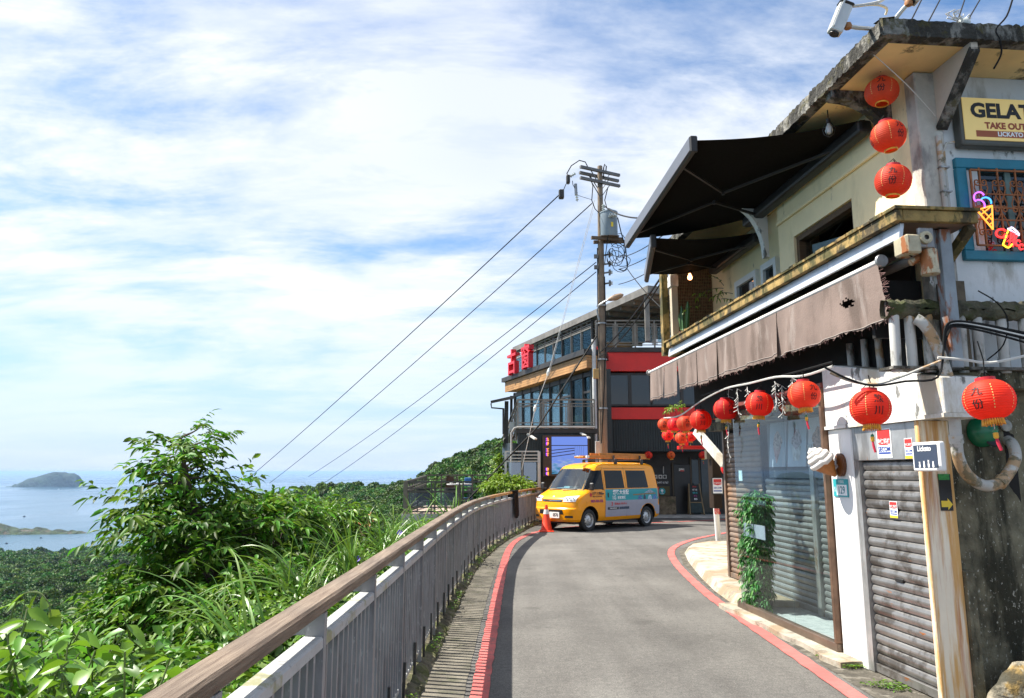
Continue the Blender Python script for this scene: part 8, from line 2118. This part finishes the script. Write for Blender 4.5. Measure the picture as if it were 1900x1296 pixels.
part(DT, 'table_top', MB().cyl((c.x, YD + 2.4, tzp - .04), (c.x, YD + 2.4, tzp), .5, n=24), mat('pale_tabletop', (.5, .5, .48), .5))
part(DT, 'pedestal', MB().cyl((c.x, YD + 2.4, fl), (c.x, YD + 2.4, tzp - .041), .05), dk_steel)
for k, (dx__, dz__) in enumerate(((-.3, .07), (-.05, .10), (.2, .08))):
    solo('dish', ['white bowl on the deck table, outermost towards the sea', 'taller white cup in the middle of the deck table', 'white dish on the deck table beside the blue box'][k], 'dish', MB().lathe([(.03, 0), (.05, .01), (.09 - .02 * k, dz__), (.085 - .02 * k, dz__), (.04, .02), (0, .02)], 14, Matrix.Translation((c.x + dx__, YD + 2.25, tzp))), white_paint, base=(c.x + dx__, YD + 2.25, tzp), smooth=True)
b_ = yp(866, 898, YD + 2.6)
bx_ = thing('blue_chair', 'blue backed chair at the deck table', 'chair', base=(b_.x, YD + 3.1, fl))
part(bx_, 'backrest', MB().box((b_.x - .12, YD + 3.05, tzp - .1), (b_.x + .16, YD + 3.1, yp(866, 886.5, YD + 3.1).z)), mat('blue_fabric', (.01, .09, .26), .7, var=.15), bevel=.03)
part(bx_, 'seat', MB().box((b_.x - .18, YD + 2.7, fl + .42), (b_.x + .2, YD + 3.1, fl + .46)), mat('blue_fabric_seat', (.01, .09, .26), .7))
for sx in (-.16, .18):
    for sy in (2.72, 3.06): part(bx_, 'leg', MB().cyl((b_.x + sx, YD + sy, fl), (b_.x + sx, YD + sy, fl + .42), .015), dk_steel)
p_ = yp(835, 890, YD + 3.4)
bw = thing('brown_chair', 'dark brown high backed chair facing the sea on the deck', 'chair', base=(p_.x, YD + 3.4, fl))
part(bw, 'backrest', MB().grid(lambda u, v: (p_.x + (u - .5) * (.42 - .12 * v), YD + 3.4 + .03 * math.cos((u - .5) * 3), fl + .45 + (yp(835, 884, YD + 3.4).z - fl - .45) * v), 8, 8), mat('brown_wicker', (.05, .025, .015), .8, var=.3, vs=30), True)
part(bw, 'seat', MB().box((p_.x - .2, YD + 3.42, fl + .40), (p_.x + .2, YD + 3.8, fl + .45)), mat('brown_seat', (.05, .025, .015), .8))
for sx in (-.18, .18): part(bw, 'leg', MB().box((p_.x + sx - .02, YD + 3.4, fl), (p_.x + sx + .02, YD + 3.8, fl + .4)), dk_steel)
# ================================================================== temple roof in the valley
YT = 345.
c = yp(677, 975, YT); k = YT / FPX
TP = thing('temple', 'orange tiled temple roof with upturned ridges down in the forest', 'temple', base=(c.x, YT, c.z - 8))
tile = mat('temple_tile', (.50, .15, .05), .6, var=.3, vs=.8)
part(TP, 'hall', MB().box((c.x - 3.6, YT - 2, c.z - 14), (c.x + 3.6, YT + 4, c.z - .3)), mat('temple_wall', (.40, .22, .12), .8, var=.2))
def troof(x0, x1, z0, z1, y0, y1, up):
    def f(u, v):
        x = x0 + (x1 - x0) * u; e = abs(2 * u - 1) ** 3 * up
        return (x * (1 - 0) + (c.x - x) * .12 * v, y0 + (y1 - y0) * v, z0 + (z1 - z0) * v ** .8 + e)
    return f
part(TP, 'lower_roof', MB().grid(troof(c.x - 5.2, c.x + 5.2, c.z - .3, c.z + 2.4, YT - 3.6, YT + .2, 1.3), 14, 6), tile)
part(TP, 'upper_storey', MB().box((c.x - 1.6, YT - .9, c.z + 1.0), (c.x + 1.8, YT + 2, c.z + 3.6)), mat('temple_upper', (.42, .16, .08), .8, var=.2))
part(TP, 'upper_roof', MB().grid(troof(c.x - 2.6, c.x + 3.0, c.z + 3.2, c.z + 4.8, YT - 2.2, YT + .2, 1.2), 12, 5), tile)
for s_ in (-1, 1): part(TP, 'ridge_ornament', MB().tube([(c.x + .2 + s_ * 1.2, YT, c.z + 4.7), (c.x + .2 + s_ * 2.1, YT, c.z + 5.1), (c.x + .2 + s_ * 2.6, YT, c.z + 6.2)], [.25, .2, .05], 6), tile)
part(TP, 'finial', MB().tube([(c.x + .2, YT, c.z + 4.7), (c.x + .2, YT, c.z + 6.6)], [.35, .08], 6), tile)
# ---- boats on the bay
for k, (px, py, L_, col_) in enumerate(((108.6, 908.8, 26, (.7, .7, .7)), (185, 924.8, 22, (.06, .06, .06)), (45, 959, 12, (.05, .05, .05)), (76, 999, 8, (.05, .05, .05)), (12, 1009.5, 9, (.07, .05, .05)))):
    q = gp(px, py, SEA_Z)
    bt_ = thing('boat', ['white boat on the sea below the islet', 'dark boat on the open sea right of the islet', 'small dark boat off the rocky point', 'small dark boat in the bay near the rocky point tip', 'dark boat in the bay close to the wooded shore'][k], 'boat', base=(q.x, q.y, SEA_Z))
    part(bt_, 'hull', MB().hexa([(q.x - L_/2 * .8, q.y - L_*.12, SEA_Z), (q.x + L_/2 * .8, q.y - L_*.12, SEA_Z), (q.x + L_/2*.8, q.y + L_*.12, SEA_Z), (q.x - L_/2*.8, q.y + L_*.12, SEA_Z), (q.x - L_/2, q.y - L_*.15, SEA_Z + L_*.14), (q.x + L_/2 * 1.1, q.y - L_*.1, SEA_Z + L_*.18), (q.x + L_/2*1.1, q.y + L_*.1, SEA_Z + L_*.18), (q.x - L_/2, q.y + L_*.15, SEA_Z + L_*.14)]), mat('boat_paint', col_, .6))
    part(bt_, 'cabin', MB().box((q.x - L_*.2, q.y - L_*.08, SEA_Z + L_*.16), (q.x + L_*.15, q.y + L_*.08, SEA_Z + L_*.36)), mat('boat_cabin', col_, .6))
# ================================================================== sea air
hz = bpy.data.materials.new('sea_haze'); hz.use_nodes = True; n_ = hz.node_tree.nodes; n_.remove(n_['Principled BSDF'])
pv = n_.new('ShaderNodeVolumePrincipled'); pv.inputs['Color'].default_value = (.42, .64, 1, 1); pv.inputs['Density'].default_value = HAZE if 'HAZE' in globals() else 2.6e-5; pv.inputs['Anisotropy'].default_value = .1
hz.node_tree.links.new(pv.outputs[0], n_['Material Output'].inputs['Volume'])
ho = setting('haze', MB().box((-E_ * 1.02, -3200, SEA_Z - 9), (E_ * 1.02, E_ * 1.02, 42)), hz, kind='stuff', label='pale blue sea haze filling the air over the bay')
